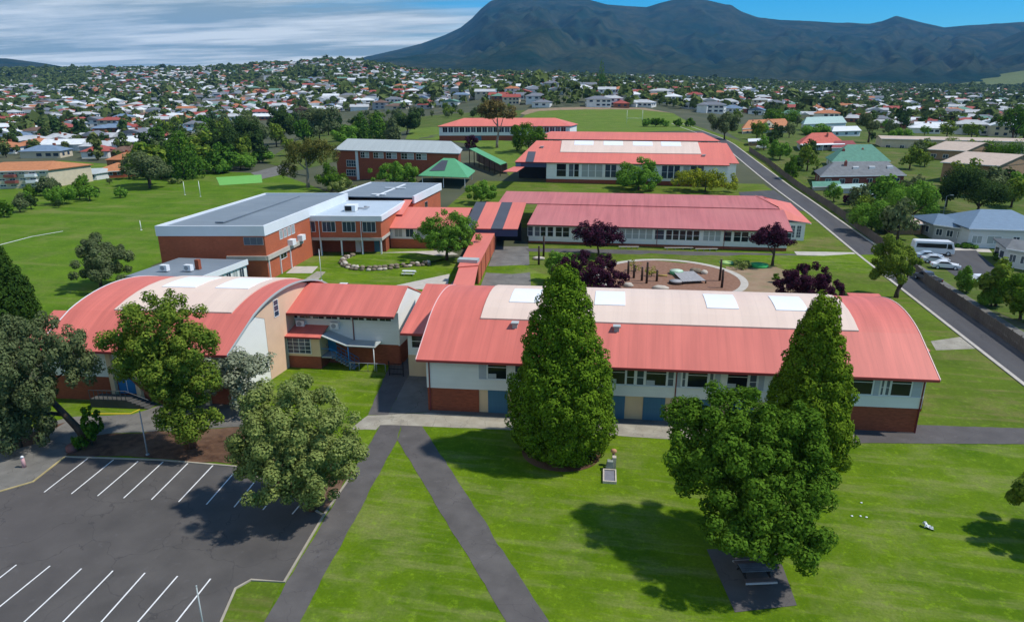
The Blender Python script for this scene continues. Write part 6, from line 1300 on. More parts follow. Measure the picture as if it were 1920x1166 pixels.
# ---------------------------------------------------------------- houses along the right-hand road and at the field edge
NEIGH = 'neighbouring houses beside the school'
R_ORANGE = mat('terracotta_tiles', (0.46, 0.19, 0.085), .85, .12, 1.2); R_RED = mat('red_tiles', (0.52, 0.12, 0.085), .8, .12, 1.0); R_GREEN = mat('green_tiles', (0.10, 0.25, 0.18), .8, .12, 1.0)
R_BLUE = mat('blue_grey_tiles', (0.17, 0.25, 0.34), .75, .1, 1.0, stretch=(1, 5, 1)); R_GREY = mat('slate_tiles', (0.17, 0.18, 0.185), .85, .15, .9); R_CREAM = mat('cream_tiles', (0.50, 0.40, 0.32), .85, .08, .8); R_MINT = mat('mint_roof_sheet', (0.33, 0.46, 0.42), .6, .08, .8)
W_WHITE = mat('white_weatherboard', (0.66, 0.68, 0.68), .8, .06, .6, stretch=(.4, .4, 7)); W_BUFF = mat('buff_brick', (0.34, 0.22, 0.13), .9, .15, 2); W_CREAM = mat('pale_cream_wall', (0.60, 0.52, 0.38), .8, .08, .7); W_MAROON = mat('maroon_brick', (0.22, 0.07, 0.055), .9, .15, 2)
def house(label, pl, pr, ze, zr, depth, rm, wm, hip, n=3, v=(.1, 1), chim=(), name='house', cat='house', lowm=None, wz=(1.0, 2.4), glass=None, door=None, verandah=None):
    r, fr, L, e = simple_wing(name, label, pl, pr, ze, zr, depth, rm, wm, lowm or wm, [], v=v, hip=hip, grp=NEIGH if cat == 'house' else None, cat=cat, fascia=WHITE_F, low=.6)
    for i in range(n):
        u = L*(i+.5)/n; w = min(.9, L/n*.32); window(r, fr, u-w, u+w, wz[0], min(wz[1], e-.3), 0, 'f', 2, 1, WHITE_M, glass or GLASS_B, .09)
    for i in range(2): window(r, fr, depth*(.22+.4*i), depth*(.22+.4*i)+1.4, wz[0], min(wz[1], e-.3), 0, 'l', 1, 1, WHITE_M, GLASS_B, .09)
    for cu, cv in chim:
        c = MB().box(cu*L-.45, cu*L+.45, cv*depth-.35, cv*depth+.35, e, e+3.6).build('chimney', W_MAROON, r, fr.rel); MB().box(cu*L-.2, cu*L+.2, cv*depth-.15, cv*depth+.15, e+3.6, e+4.0).build('chimney_pot', R_RED, c, fr.rel)
    if door: MB().box(door*L-.5, door*L+.5, -.08, .02, 0, 2.1).build('door', MAROON, r, fr.rel)
    if verandah:
        MB().slab((-.2, -2.6, 2.35), (L+.2, -2.6, 2.35), (L+.2, -.75, 2.75), (-.2, -.75, 2.75), .1).build('verandah_roof', verandah, r, fr.rel)
        for i in range(5): MB().box(L*i/4-.07, L*i/4+.07, -2.5, -2.36, 0, 2.3).build('post', WHITE_M, r, fr.rel)
    return r, fr, L, e
r, fr, L, e = house('coral tiled house with central front gable and two chimneys beside the road top', (1392, 251), (1480, 249), 240, 224, 13, R_ORANGE, W_CREAM, 5, 5, chim=((.2, .45), (.78, .5)), verandah=R_ORANGE)
MB().extr([(L*.30, e+.1), (L*.72, e+.1), (L*.51, e+4.2)], 1, -1.2, 5.5).build('gable_roof', R_ORANGE, r, fr.rel); MB().extr([(L*.34, e+.1), (L*.68, e+.1), (L*.51, e+3.5)], 1, -1.35, -1.21).build('gable_wall', W_CREAM, r, fr.rel)
window(r, fr, L*.47, L*.55, e+.8, e+2.1, -1.35, 'f', 2, 1, WHITE_M, GLASS_B, .08)
house('long house with pale green roof and grey walls behind the garden trees', (1506, 246), (1584, 246), 232, 219, 12, R_MINT, W_WHITE, 3, 5)
house('small house with white roof right of the pale green roofed house', (1560, 256), (1612, 256), 246, 237, 10, mat('white_roof_sheet', (.66, .68, .70), .6, .05, .6), W_WHITE, 2, 3)
house('red pyramid roofed house with white glazed verandah by the fence', (1500, 283), (1580, 281), 270, 249, 12, R_RED, W_WHITE, 6, 6, chim=((.62, .3),), verandah=WHITE_M)
house('low maroon roofed wing right of the red pyramid roof', (1560, 284), (1606, 283), 277, 264, 9, mat('maroon_tiles', (.25, .06, .06), .8, .1, 1), W_WHITE, 2, 2)
house('green hip roofed old house with tall brick chimney', (1560, 318), (1664, 318), 303, 271, 14, R_GREEN, W_WHITE, 6, 6, chim=((.55, .35), (.2, .3)))
r, fr, L, e = house('wide grey slate roofed maroon brick house below the green roof', (1538, 351), (1692, 349), 330, 303, 13, R_GREY, W_MAROON, 5, 6, chim=((.3, .35),), door=.55)
for a in (.42, .62, .84): MB().box(L*a-.9, L*a+.9, 2.6, 4.4, e+1.0, e+2.2).build('dormer', W_WHITE, r, fr.rel)
house('small green roofed shed nearest the fence, left one', (1526, 358), (1572, 357), 350, 340, 5, R_GREEN, W_WHITE, 0, 2, name='shed', cat='shed')
house('mint roofed carport shed between the green sheds', (1560, 364), (1620, 362), 353, 345, 5, R_MINT, W_WHITE, 0, 2, name='shed', cat='shed')
house('flat green roofed shed above the bright green bush', (1602, 374), (1662, 371), 364, 355, 5, R_GREEN, W_WHITE, 0, 2, name='shed', cat='shed')
house('cream roofed brick warehouse, nearer one with its gable to the right', (1762, 340), (1862, 352), 306, 287, 26, R_CREAM, W_BUFF, 0, 4, v=(.75, .66), name='warehouse', cat='warehouse')
house('cream roofed brick warehouse, farther one behind the slender tree', (1738, 298), (1806, 304), 281, 266, 24, R_CREAM, W_BUFF, 0, 3, v=(.75, .66), name='warehouse', cat='warehouse')
house('long low cream roofed building stretching to the right edge', (1652, 276), (1925, 290), 262, 257, 12, R_CREAM, W_CREAM, 0, 10, name='warehouse', cat='warehouse')
r, fr, L, e = house('white house with blue grey hip roof beside the white minibus', (1812, 464), (1965, 470), 430, 393, 12, R_BLUE, W_WHITE, 5, 0, v=(-.1, 1))
for a, b in ((1822, 1842), (1850, 1878), (1898, 1912)):
    window(r, fr, fr.u_at(a, 1.8), fr.u_at(b, 1.8), .9, 2.5, 0, 'f', 2, 1, WHITE_M, GLASS_L if b != 1912 else GLASS_B, .1)
house('grey walled left wing of the blue roofed house, set back', (1748, 448), (1808, 458), 424, 401, 9, R_BLUE, mat('grey_weatherboard', (.40, .42, .43), .8, .08, .6), 3, 3, v=(-.1, 1))
house('small pale house with glazed front at the right edge', (1884, 500), (1948, 512), 470, 450, 8, R_GREY, W_WHITE, 2, 3, v=(.2, 1), glass=GLASS_G)
r, fr, L, e = house('tan roofed summer house behind the fence and the green bush', (1668, 440), (1726, 440), 420, 406, 6, R_CREAM, W_BUFF, 3, 3, name='summer_house', cat='hut', glass=GLASS)
house('white carport shed near the fence top', (1404, 274), (1436, 273), 265, 260, 7, mat('white_roof_sheet', (.66, .68, .70)), W_BUFF, 0, 2, name='shed', cat='shed')
r, fr, L, e = house('three level cream apartment block with orange tiled roof at the left edge', (-60, 357), (96, 352), 322, 303, 16, R_ORANGE, W_CREAM, 5, 0, v=(.1, 1))
for k in range(3):
    for i in range(8): window(r, fr, L*(i+.12)/8, L*(i+.75)/8, e/3*k+.7, e/3*k+e/3-.5, 0, 'f', 2, 1, WHITE_M, GLASS_B, .1)
for k in range(2):
    for i in (1, 4, 6): MB().box(L*i/8, L*(i+1)/8, -1.3, -.05, e/3*(k+1)-.1, e/3*(k+1)+.75).build('balcony', W_MAROON if i == 4 else WHITE_F, r, fr.rel)
house('white house with pale roof right of the apartment block', (122, 341), (182, 338), 328, 316, 10, ZINC, W_WHITE, 2, 4)
house('brick house with brown orange roof left of the lone field tree', (178, 336), (236, 333), 322, 305, 11, R_ORANGE, BRICK, 4, 3)
# ---------------------------------------------------------------- fence of panels along the road
def fence(pts, label, h=1.75, n=2.4):
    P = [G(*p) for p in pts]; r = thing('timber_fence', P[0], label, 'fence'); o = P[0]
    mb = MB()
    for i in range(15): mb.box(.02+i*n/15, n/15*(i+1)-.012, -.012+(.012 if i % 2 else 0), .012+(.012 if i % 2 else 0), .05, h+(.03 if i % 3 == 0 else 0))
    for z in (.4, h-.35): mb.box(0, n, .026, .07, z, z+.09)
    pm = mb.mesh('panel', TIMBER); qm = MB().box(-.06, .06, -.06, .06, -.3, h+.1).mesh('post', TIMBER)
    for a, b in zip(P, P[1:]):
        A, B = Vector(a[:2]), Vector(b[:2]); L = (B-A).length; k = max(1, round(L/n)); d = (B-A).normalized(); ang = math.atan2(d.y, d.x)
        for i in range(k):
            p = A+d*(L*i/k); z = float(T(p.x, p.y)); z2 = float(T(*(A+d*(L*(i+1)/k))))
            q = link(pm, 'panel', r, (p.x-o[0], p.y-o[1], z-o[2])); q.rotation_euler = (0, -math.atan2(z2-z, L/k), ang); q.scale = (L/k/n, 1, 1)
            q = link(qm, 'post', r, (p.x-o[0]-d.y*.1, p.y-o[1]+d.x*.1, z-o[2])); q.rotation_euler = (0, 0, ang)
fence([(1700, 502), (1742, 540), (1800, 580), (1860, 622), (1925, 668), (1990, 715)], 'weathered grey timber paling fence beside the lower road and white cars')
fence([(1404, 284), (1440, 308), (1495, 352), (1550, 388), (1600, 424), (1655, 466)], 'long dark timber fence along the upper road past the sheds')
# ---------------------------------------------------------------- vehicles
def vehicle(name, label, cat, px, py, heading, kind, paint, group=None, off=None):
    x, y, z = G(px, py) if off is None else (off[0], off[1], float(T(*off)))
    r = thing(name, (x, y, z+.06), label, cat, group, heading)
    if kind == 'bus': Lx, Wd, Ht = 7.0, 2.1, 2.65; prof = [(-3.5, .35), (-3.48, 1.5), (-3.38, 2.45), (-3.1, 2.65), (2.7, 2.65), (3.05, 2.5), (3.42, 1.35), (3.5, .95), (3.5, .35)]
    elif kind == 'suv': Lx, Wd, Ht = 4.6, 1.86, 1.75; prof = [(-2.3, .38), (-2.3, 1.0), (-2.1, 1.62), (-1.9, 1.74), (.25, 1.74), (.98, 1.08), (2.12, .98), (2.28, .75), (2.3, .38)]
    elif kind == 'ute': Lx, Wd, Ht = 5.0, 1.82, 1.6; prof = [(-2.5, .45), (-2.5, 1.0), (-.35, 1.0), (-.25, 1.55), (.75, 1.6), (1.35, 1.02), (2.4, .92), (2.5, .45)]
    else: Lx, Wd, Ht = 4.4, 1.76, 1.45; prof = [(-2.2, .32), (-2.2, .82), (-2.0, .95), (-1.55, .98), (-1.0, 1.42), (.2, 1.45), (.95, .96), (2.0, .82), (2.2, .62), (2.2, .32)]
    belt = {'bus': 1.35, 'suv': 1.05, 'ute': 1.02}.get(kind, .97); half = lambda zz: Wd/2*(1 if zz <= belt else 1-(.06 if kind == 'bus' else .17)*(zz-belt)/(Ht-belt))
    vs = [(a, -half(b), b) for a, b in prof]+[(a, half(b), b) for a, b in prof]; n = len(prof)
    body = MB().add(vs, [tuple(range(n)), tuple(range(2*n-1, n-1, -1))]+[(i, i+n, (i+1) % n+n, (i+1) % n) for i in range(n)]).build('body', paint, r)
    bv = body.modifiers.new('edge', 'BEVEL'); bv.width = .07; bv.segments = 2; bv.limit_method = 'ANGLE'
    def glass(nm, pts, sides):
        for s in sides: MB().add([(a, s*(half(b)+.012), b) for a, b in pts]+[(a, s*(half(b)-.02), b) for a, b in pts], [tuple(range(len(pts)))]+[(i, (i+1) % len(pts), (i+1) % len(pts)+len(pts), i+len(pts)) for i in range(len(pts))]).build(nm, GLASS, r)
    def front(nm, a, b, m=GLASS, ins=.1, up=.02):
        (xa, za), (xb, zb) = a, b; d = Vector((zb-za, 0, -(xb-xa))).normalized()*up
        if d.x*(1 if xa > 0 else -1) < 0 and abs(d.x) > .2: d = -d
        if d.z < -.2: d = -d
        MB().add([(xa+d.x, -half(za)+ins, za+d.z), (xa+d.x, half(za)-ins, za+d.z), (xb+d.x, half(zb)-ins, zb+d.z), (xb+d.x, -half(zb)+ins, zb+d.z)], [(0, 1, 2, 3)]).build(nm, m, r)
    lp = lambda a, b, t: (a[0]+(b[0]-a[0])*t, a[1]+(b[1]-a[1])*t)
    if kind == 'bus':
        glass('side_window', [(-3.1, 1.4), (-3.05, 2.2), (2.0, 2.2), (2.0, 1.4)], (-1, 1)); glass('cab_window', [(2.15, 1.3), (2.15, 2.2), (2.75, 2.2), (3.1, 1.3)], (-1, 1)); front('windscreen', lp(prof[6], prof[5], .05), lp(prof[6], prof[5], .95)); front('rear_window', (-3.47, 1.6), (-3.4, 2.35))
        wx = (-1.9, 2.45)
    elif kind == 'ute':
        glass('side_window', [(-.22, 1.08), (-.15, 1.48), (.7, 1.5), (1.15, 1.08)], (-1, 1)); front('windscreen', lp(prof[5], prof[4], .08), lp(prof[5], prof[4], .92)); MB().box(-2.4, -.4, -.72, .72, .99, 1.015).build('tray', DARK, r); wx = (-1.5, 1.6)
    elif kind == 'suv':
        glass('side_window', [(-1.95, 1.12), (-1.8, 1.58), (.2, 1.6), (.7, 1.12)], (-1, 1)); front('windscreen', lp(prof[5], prof[4], .06), lp(prof[5], prof[4], .92)); front('rear_window', lp(prof[1], prof[2], .1), lp(prof[1], prof[2], .9)); wx = (-1.4, 1.42)
        MB().box(-1.7, .1, -.62, -.57, 1.78, 1.83).build('roof_rail', GREY_M, r); MB().box(-1.7, .1, .57, .62, 1.78, 1.83).build('roof_rail', GREY_M, r)
        MB().box(2.31, 2.35, -.6, .6, .62, .84).build('grille', DARK, r)
    else:
        glass('side_window', [(-1.4, 1.0), (-.95, 1.34), (.15, 1.36), (.75, 1.0)], (-1, 1)); front('windscreen', lp(prof[6], prof[5], .08), lp(prof[6], prof[5], .92)); front('rear_window', lp(prof[3], prof[4], .1), lp(prof[3], prof[4], .9)); wx = (-1.35, 1.35)
    R = .42 if kind in ('bus', 'suv') else .34
    wm = MB(); w = MB().tube([(0, -.11, 0), (0, .11, 0)], R, 16).mesh('wheel', TYRE); rm = MB().tube([(0, -.12, 0), (0, .12, 0)], R*.6, 12).mesh('rim', WHITE_M if kind != 'ute' else GREY_M)
    for a in wx:
        for s in (-1, 1): q = link(w, 'wheel', r, (a, s*(Wd/2-.09), R-.05)); link(rm, 'rim', q)
    xe = prof[-1][0]
    for s in (-1, 1):
        MB().box(xe-.1, xe+.03, s*Wd*.36-.16, s*Wd*.36+.16, .64 if kind != 'suv' else .68, .82 if kind != 'suv' else .86).build('headlight', SKYL, r); MB().box(prof[0][0]-.03, prof[0][0]+.1, s*Wd*.40-.1, s*Wd*.40+.1, .68, .9).build('tail_light', FASCIA_R, r)
    MB().box(xe-.05, xe+.09, -Wd*.49, Wd*.49, .40, .56).build('bumper', ZINC if kind == 'suv' else GREY_M, r)
    return r
P_WHITE = mat('white_paint', (.78, .79, .80), .25, .02, 1, spec=.5); P_SILV = mat('silver_blue_paint', (.42, .52, .62), .25, .03, 1, spec=.5); P_DARK = mat('dark_brown_paint', (.035, .03, .032), .25, .05, 1, spec=.6); P_GREY = mat('dark_grey_paint', (.09, .10, .12), .3, .05, 1, spec=.5)
sheet('parking_pad', [(1325, 1030), (1455, 1028), (1494, 1135), (1378, 1148)], .04, PATHM)
def lawn_table():
    x, y, z = G(1426, 1103); r = thing('picnic_table', (x, y, z+.04), 'dark picnic table with slate blue top on the asphalt pad under the leafy tree', 'table', None, math.radians(14))
    slate = mat('slate_blue_planks', (.12, .15, .20), .6, .2, 2); brown = mat('brown_planks', (.13, .105, .10), .7, .2, 2); steel = mat('pale_steel', (.50, .48, .50), .4, .06, 1)
    for k in range(4): MB().box(-1.0, 1.0, .62+k*.2, .80+k*.2, .74, .79).build('table_plank', slate, r)
    for y0 in (.0, 1.75):
        for k in range(2): MB().box(-1.0, 1.0, y0+k*.18, y0+k*.18+.16, .44, .49).build('seat_plank', brown, r)
    MB().box(-1.02, 1.02, -.07, -.012, .34, .46).build('front_rail', steel, r); MB().box(-1.02, 1.02, 2.12, 2.18, .34, .46).build('rear_rail', steel, r)
    for sx in (-.8, .8):
        MB().box(sx-.04, sx+.04, .0, 2.1, .36, .43).build('bearer', DARK, r); MB().box(sx-.04, sx+.04, .6, 1.42, .67, .735).build('top_bearer', DARK, r)
        for a, b in (((.25, 0), (.8, .67)), ((1.85, 0), (1.25, .67))): MB().tube([(sx, a[0], a[1]), (sx, b[0], b[1])], .05, 6).build('leg', DARK, r)
lawn_table()
vehicle('minibus', 'white minibus with long dark window band by the blue roofed house', 'bus', 1746, 477, math.radians(-3), 'bus', P_WHITE)
CARS = 'cars parked by the fence'
vehicle('parked_car', 'pale blue car directly in front of the white minibus', 'car', 1741, 486, math.radians(-8), 'car', P_SILV, CARS)
vehicle('parked_car', 'silver car between the pale blue car and the white car', 'car', 1752, 493, math.radians(-8), 'car', mat('silver_paint', (.55, .58, .60), .25, .03, 1, spec=.5), CARS)
vehicle('parked_car', 'white car nearest the paling fence with its nose to the right', 'car', 1771, 504, math.radians(-6), 'car', P_WHITE, CARS)
vehicle('parked_car', 'dark grey vehicle standing on the footpath side of the fence', 'car', 1738, 528, math.radians(105), 'ute', P_GREY, CARS)
vehicle('parked_car', 'white roofed car half hidden by the garden shrubs', 'car', 1838, 532, math.radians(10), 'car', P_WHITE, CARS)
vehicle('parked_car', 'white car parked before the farthest school wing', 'car', 841, 264, math.radians(12), 'suv', P_WHITE, CARS)
vehicle('parked_car', 'white car in the gateway below the gabled coral house', 'car', 1428, 279, math.radians(20), 'car', P_WHITE, CARS)
vehicle('parked_car', 'red car seen over the link block roof in the courtyard', 'car', 602, 549, math.radians(0), 'car', mat('red_paint', (.50, .07, .08), .25, .03, 1, spec=.5), CARS)
vehicle('parked_car', 'pale car right of the red car in the courtyard', 'car', 648, 550, math.radians(0), 'car', P_WHITE, CARS)
# ---------------------------------------------------------------- poles, lamps, goals
def pole(label, px, py, top, r0=.07, m=GREY_M, lamp=None, name='lamp_post', cat='lamp post', h=None):
    x, y, z = G(px, py); hh = h or top_z(x, y, top)-z; r = thing(name, (x, y, z), label, cat); MB().cyl(0, 0, -.2, hh, r0, 10, 0, r0*.65).build('post', m, r)
    MB().cyl(0, 0, 0, .12, r0*2.2, 10).build('base_plate', m, r)
    if lamp:
        MB().tube([(0, 0, hh-.1), (lamp*.5, 0, hh+.25), (lamp, 0, hh+.3)], .04, 6).build('arm', m, r); MB().box(lamp-.1, lamp+.5, -.14, .14, hh+.2, hh+.36).build('lamp_head', WHITE_M, r)
    else: MB().cyl(0, 0, hh, hh+.06, r0*.9, 10).build('cap', m, r)
    return r
pole('slim pale steel pole rising at the bottom edge over the car park', 385, 1196, 1099, .055, ZINC, name='steel_pole', cat='pole')
pole('slim grey steel pole in the mulch bed above the painted bays', 277, 853, 772, .07, GREY_M, name='steel_pole', cat='pole')
pole('tall street lamp behind the bright green tree beside the blue roofed house', 1768, 404, 368, .09, GREY_M, .9)
pole('white flagpole on the courtyard path before the brick block', 603, 526, 468, .06, WHITE_M, name='flagpole', cat='flagpole')
pole('small white post standing on the edge of the sports field', 265, 432, 414, .10, WHITE_M, name='field_post', cat='post')
def goal(px0, px1, base, top, label, bar=.4):
    a, b = G(px0, base), G(px1, base); h = top_z(a[0], a[1], top)-a[2]; r = thing('goal_posts', a, label, 'goal'); d = (b[0]-a[0], b[1]-a[1], b[2]-a[2])
    MB().cyl(0, 0, 0, h, .09, 8).build('post', WHITE_M, r); MB().cyl(d[0], d[1], d[2], h+d[2], .09, 8).build('post', WHITE_M, r)
    MB().tube([(0, 0, h*bar), (d[0], d[1], d[2]+h*bar)], .07, 8).build('crossbar', WHITE_M, r)
goal(1175, 1204, 232, 207, 'white rugby goal posts standing on the far school oval')
def posts(px, base, top, label): pole(label, px, base, top, .1, WHITE_M, name='goal_post', cat='goal post')
posts(347, 366, 341, 'white football goal post on the sports field, left of the pair'); posts(376, 369, 340, 'white football goal post on the sports field, right of the pair')
# ---------------------------------------------------------------- playground
PP = 'timber posts of the playground'
for i, (px, b, t, lb) in enumerate([(1177, 519, 490, 'tall dark post at the left of the playground, leftmost'), (1188, 522, 497, 'dark thick post second from left in the playground'), (1203, 527, 501, 'short dark post third from left in the playground'), (1212, 532, 492, 'tallest dark post fourth from left in the playground'), (1231, 528, 507, 'short dark post fifth from left beside the yellow log'), (1349, 527, 487, 'tall dark post at the right of the playground, rear of the pair'), (1353, 540, 506, 'tall dark post at the right of the playground, front of the pair'), (1010, 497, 462, 'dark timber post beside the asphalt court, nearer one'), (1019, 481, 444, 'dark timber post beside the asphalt court, farther one')]):
    x, y, z = G(px, b); h = top_z(x, y, t)-z; r = thing('timber_post', (x, y, z), lb, 'post', PP); MB().tube([(0, 0, -.2), (.03, 0, h*.5), (0, .03, h)], [.2, .19, .16], 9).build('shaft', DTIMBER, r); MB().cyl(0, .03, h, h+.06, .18, 9).build('cap', TIMBER, r)
def deck():
    P = [G(*p) for p in ((1262, 515), (1300, 514), (1323, 532), (1280, 534))]; o = P[3]; r = thing('play_deck', o, 'low grey timber deck in the middle of the playground', 'deck')
    q = [(p[0]-o[0], p[1]-o[1]) for p in P]
    for i in range(9):
        f0, f1 = i/9, (i+.93)/9; l = lambda a, b, t: (a[0]+(b[0]-a[0])*t, a[1]+(b[1]-a[1])*t)
        a, b, c, d = l(q[3], q[2], f0), l(q[3], q[2], f1), l(q[0], q[1], f1), l(q[0], q[1], f0); MB().slab((*a, .55), (*b, .55), (*c, .55), (*d, .55), .08).build('plank', mat('grey_decking', (.34, .33, .33), .9, .15, 2), r)
    for p in q: MB().box(p[0]-.1, p[0]+.1, p[1]-.1, p[1]+.1, 0, .47).build('leg', DTIMBER, r)
deck()
def disc(name, label, cat, px, py, rad, h, m, m2):
    r = thing(name, G(px, py), label, cat); MB().cyl(0, 0, 0, h, rad, 24).build('drum', m, r); MB().cyl(0, 0, h, h+.06, rad*.93, 24).build('lid', m2, r); return r
disc('play_table', 'round green edged platform beside the play deck', 'platform', 1268, 514, 1.15, .6, GREEN_R, mat('pale_green_paint', (.52, .66, .50), .6, .05, 1)); disc('play_table', 'round grey platform at the front corner of the play deck', 'platform', 1267, 532, 1.1, .45, DTIMBER, mat('grey_decking', (.34, .33, .33)))
disc('play_mat', 'pale green round mat beside the rear playground post', 'mat', 1362, 493, 1.3, .12, GREEN_R, mat('lime_mat', (.40, .58, .20), .8, .05, 1)); disc('play_mound', 'bright green round mound on the bare ground beside the plum tree', 'mound', 1423, 500, 1.6, .4, mat('bright_green_turf', (.04, .36, .10), .8, .1, 1), mat('bright_green_turf', (.04, .36, .10)))
def rock(label, px, py, sx, sy, sz, m=STONE, group='boulders round the playground', seed=1, name='boulder', cat='rock'):
    rnd = random.Random(seed); x, y, z = G(px, py); o = MB().ell((0, 0, sz*.6), (sx, sy, sz), 9, 6, 0, .16, rnd).build(name, m, None, None, (x, y, z)); tag(o, label, cat, group); return o
PALE_ST = mat('pale_stone', (.52, .46, .38), .9, .15, 2, bump=.4)
rock('pale boulder at the front left of the playground beside the plum tree', 1178, 538, .8, .6, .45, PALE_ST, seed=1); rock('flat pale boulder at the front edge of the playground', 1238, 542, 1.4, .7, .35, PALE_ST, seed=2); rock('grey boulder behind the play deck, larger of two', 1304, 512, 1.0, .7, .55, STONE, seed=3); rock('small pale boulder behind the play deck', 1320, 514, .6, .5, .45, PALE_ST, seed=4); rock('white rock beside the asphalt court posts', 1010, 487, 1.2, .6, .35, PALE_ST, seed=5)
tree('shrub', 'thin yellow green sapling between the left playground posts', 1192, 510, 486, 26, 'shrub', LF_GOLD, 130, .3, seed=201, cat='shrub', group='shrubs round the grounds', fill=.02); tree('shrub', 'thin yellow sapling right of the tallest playground post', 1222, 518, 498, 26, 'shrub', LF_GOLD, 130, .3, seed=202, cat='shrub', group='shrubs round the grounds', fill=.02)
tree('shrub', 'small dark shrub on the bare earth left of the low plum tree', 1455, 530, 512, 16, 'shrub', LF_OAK, 400, .25, seed=203, cat='shrub', group='shrubs round the grounds'); tree('shrub', 'dry grassy shrub patch behind the rear playground post', 1392, 502, 486, 34, 'shrub', LF_OLIVE, 700, .25, seed=204, cat='shrub', group='shrubs round the grounds')
lg = thing('play_log', G(1242, 519), 'yellow log lying in the playground bark', 'log'); MB().tube([(-.8, 0, .2), (.8, .1, .2)], .18, 9).build('bark', mat('yellow_timber', (.42, .30, .09), .9, .2, 2), lg)
# benches before the second wing
for px0, px1, py, lb in ((1160, 1198, 467, 'pale bench strip before the second wing beside the plum tree'), (1246, 1300, 469, 'pale bench strip before the second wing, middle one'), (1304, 1346, 471, 'pale bench strip before the second wing, right one')):
    a, b = G(px0, py), G(px1, py); L = math.hypot(b[0]-a[0], b[1]-a[1]); r = thing('bench', a, lb, 'bench', 'benches along the second wing', math.atan2(b[1]-a[1], b[0]-a[0]))
    for k in range(3): MB().box(0, L, k*.16, k*.16+.13, .40, .45).build('slat', CONC_W, r)
    for k in range(4): MB().box(L*(k+.3)/3.6, L*(k+.3)/3.6+.08, .03, .42, 0, .40).build('leg', GREY_M, r)
# ---------------------------------------------------------------- courtyard
def picnic(px, py, label):
    r = thing('picnic_table', G(px, py), label, 'table', None, .1)
    for k in range(4): MB().box(-1.1, 1.1, -.38+k*.19, -.38+k*.19+.17, .72, .77).build('table_plank', WHITE_M, r)
    for s in (-1, 1):
        MB().box(-1.1, 1.1, s*.72-.14, s*.72+.14, .43, .48).build('seat', WHITE_M, r); MB().box(s*.75-.05, s*.75+.05, -.8, .8, .36, .43).build('bearer', GREY_M, r)
        for q in (-1, 1): MB().tube([(s*.75, q*.62, 0), (s*.75, q*.2, .72)], .04, 6).build('leg', GREY_M, r)
picnic(767, 516, 'white slatted picnic table on the courtyard grass')
def stone_wall():
    pts = [(662, 484), (648, 488), (640, 494), (646, 501), (658, 506), (676, 508), (700, 508), (720, 507), (742, 504), (768, 501), (792, 499), (812, 497)]; P = [Vector(G(*p)) for p in pts]; r = thing('stone_wall', P[0], 'curved low dry stone wall of boulders in the courtyard', 'wall'); rnd = random.Random(4)
    for a, b in zip(P, P[1:]):
        n = max(1, int((b-a).length/.85))
        for i in range(n):
            for lev in range(2):
                q = a.lerp(b, (i+rnd.random()*.4)/n)-P[0]; MB().ell((q.x+rnd.uniform(-.1, .1), q.y+lev*.3, .25+lev*.35), (rnd.uniform(.42, .6), rnd.uniform(.35, .5), rnd.uniform(.26, .34)), 7, 5, 0, .18, rnd).build('stone', PALE_ST if rnd.random() < .2 else STONE, r)
stone_wall()
sheet('raised_lawn', [(668, 482), (650, 490), (652, 500), (680, 505), (740, 500), (815, 493), (840, 486), (780, 478), (720, 478)], .4, LAWN, step=6)
# ---------------------------------------------------------------- small things on the front lawn
def memorial():
    x, y, z = G(1143, 907); r = thing('stone_memorial', (x, y, z), 'small stone memorial with white edged slab and tan topped stone on the lawn', 'memorial', None, .05)
    MB().box(-.42, .42, .15, 1.75, 0, .16).build('slab', mat('grey_granite', (.20, .20, .23), .5, .1, 3), r)
    for b in ((-.54, -.43, 0, 1.9), (.43, .54, 0, 1.9), (-.425, .425, 0, .12), (-.425, .425, 1.78, 1.9)): MB().box(b[0], b[1], b[2], b[3], 0, .24).build('edging', PALE_ST, r)
    MB().extr([(-.36, 0), (.36, 0), (.26, .85), (-.2, .85)], 1, 1.95, 2.4).build('stone_block', mat('mossy_stone', (.27, .30, .26), .9, .2, 2, bump=.4), r); MB().box(.2, .52, 2.3, 2.7, 0, 1.05).build('side_stone', PALE_ST, r)
    MB().ell((.3, 2.9, 1.35), (.26, .22, .2), 9, 6, 0, .1, random.Random(3)).build('tan_cap', mat('tan_stone', (.50, .26, .14), .8, .1, 2), r); MB().cyl(.3, 2.9, 0, 1.2, .12, 8).build('pillar', STONE, r)
memorial()
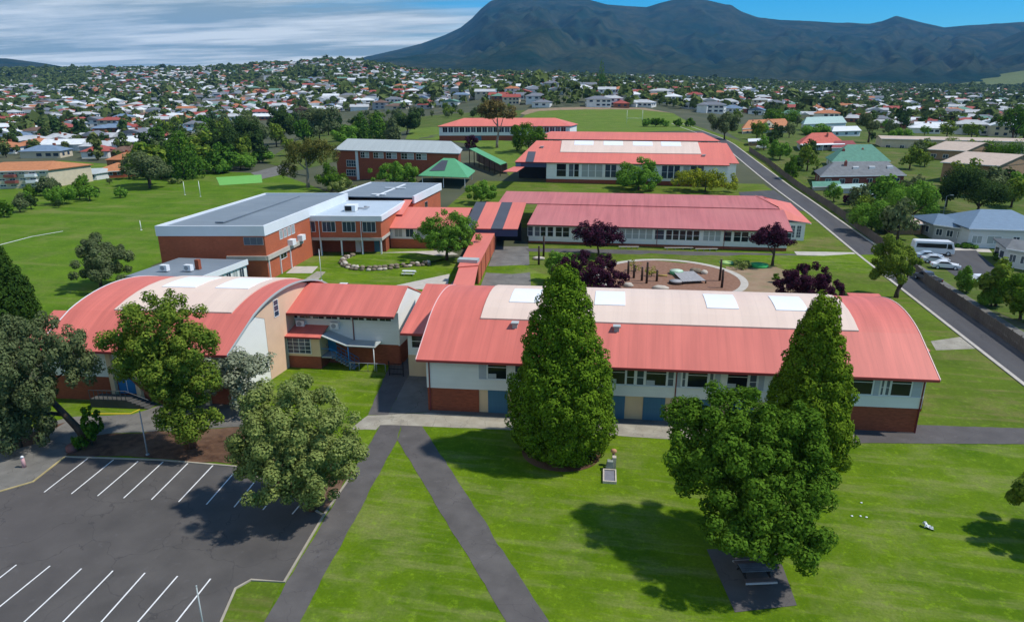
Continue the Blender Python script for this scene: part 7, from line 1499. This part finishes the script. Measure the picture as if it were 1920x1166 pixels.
def crumpled():
    rnd = random.Random(9); x, y, z = G(1740, 990); vs = []; fs = []; n = 7
    for i in range(n):
        for j in range(n): vs.append(((i/(n-1)-.5)*.6+rnd.uniform(-.07, .07), (j/(n-1)-.5)*.36-(i/(n-1)-.5)*.28+rnd.uniform(-.05, .05), max(.02, .10+rnd.uniform(-.09, .12)+(.26 if i < 3 and 1 < j < 6 else 0))))
    for i in range(n-1):
        for j in range(n-1): fs.append((i*n+j, (i+1)*n+j, (i+1)*n+j+1, i*n+j+1))
    o = MB().add(vs, fs).build('crumpled_sheet', WHITE_M, None, None, (x, y, z+.02)); tag(o, 'small crumpled white sheet lying on the right lawn', 'litter')
crumpled()
for i, (px, py) in enumerate(((1597, 968), (1613, 968), (1624, 970), (1615, 943))):
    o = MB().ell((0, 0, .05), (.10, .08, .04), 8, 4, 0, .2, random.Random(i)).build('litter_scrap', WHITE_M, None, None, G(px, py)); tag(o, ('white scrap on the right lawn, left of the row of three', 'white scrap on the right lawn, middle of the row of three', 'white scrap on the right lawn, right of the row of three', 'lone white scrap above the row of three scraps')[i], 'litter', 'white scraps on the lawn')
b = thing('bollard', G(46, 876), 'short pinkish white bollard on the shaded driveway', 'bollard'); MB().cyl(0, 0, 0, .95, .16, 10, 0, .13).build('shaft', mat('pink_paint', (.55, .33, .34), .7, .08, 2), b); MB().cyl(0, 0, .95, 1.08, .17, 10, 0, .06).build('cap', WHITE_M, b)
b = thing('garden_boulder', G(136, 846), 'reddish round boulder at the corner of the mulch bed', 'rock'); MB().ell((0, 0, .3), (.55, .45, .4), 9, 6, 0, .15, random.Random(2)).build('stone', mat('red_stone', (.20, .09, .08), .9, .2, 2), b)
tree('shrub', 'dark leafy shrub round the foot of the leaning gum tree', 172, 834, 762, 44, 'shrub', LF_OAK, 1500, .26, seed=301, cat='shrub', group='shrubs round the grounds')
tree('shrub', 'low dark ground plant at the left end of the mulch bed', 150, 842, 815, 36, 'shrub', LF_OAK, 700, .22, seed=302, cat='shrub', group='shrubs round the grounds')
tree('shrub', 'green undergrowth below the leaning gum at the left edge', 40, 838, 740, 130, 'shrub', LF_GUM, 3500, .3, seed=303, cat='shrub', group='shrubs round the grounds')
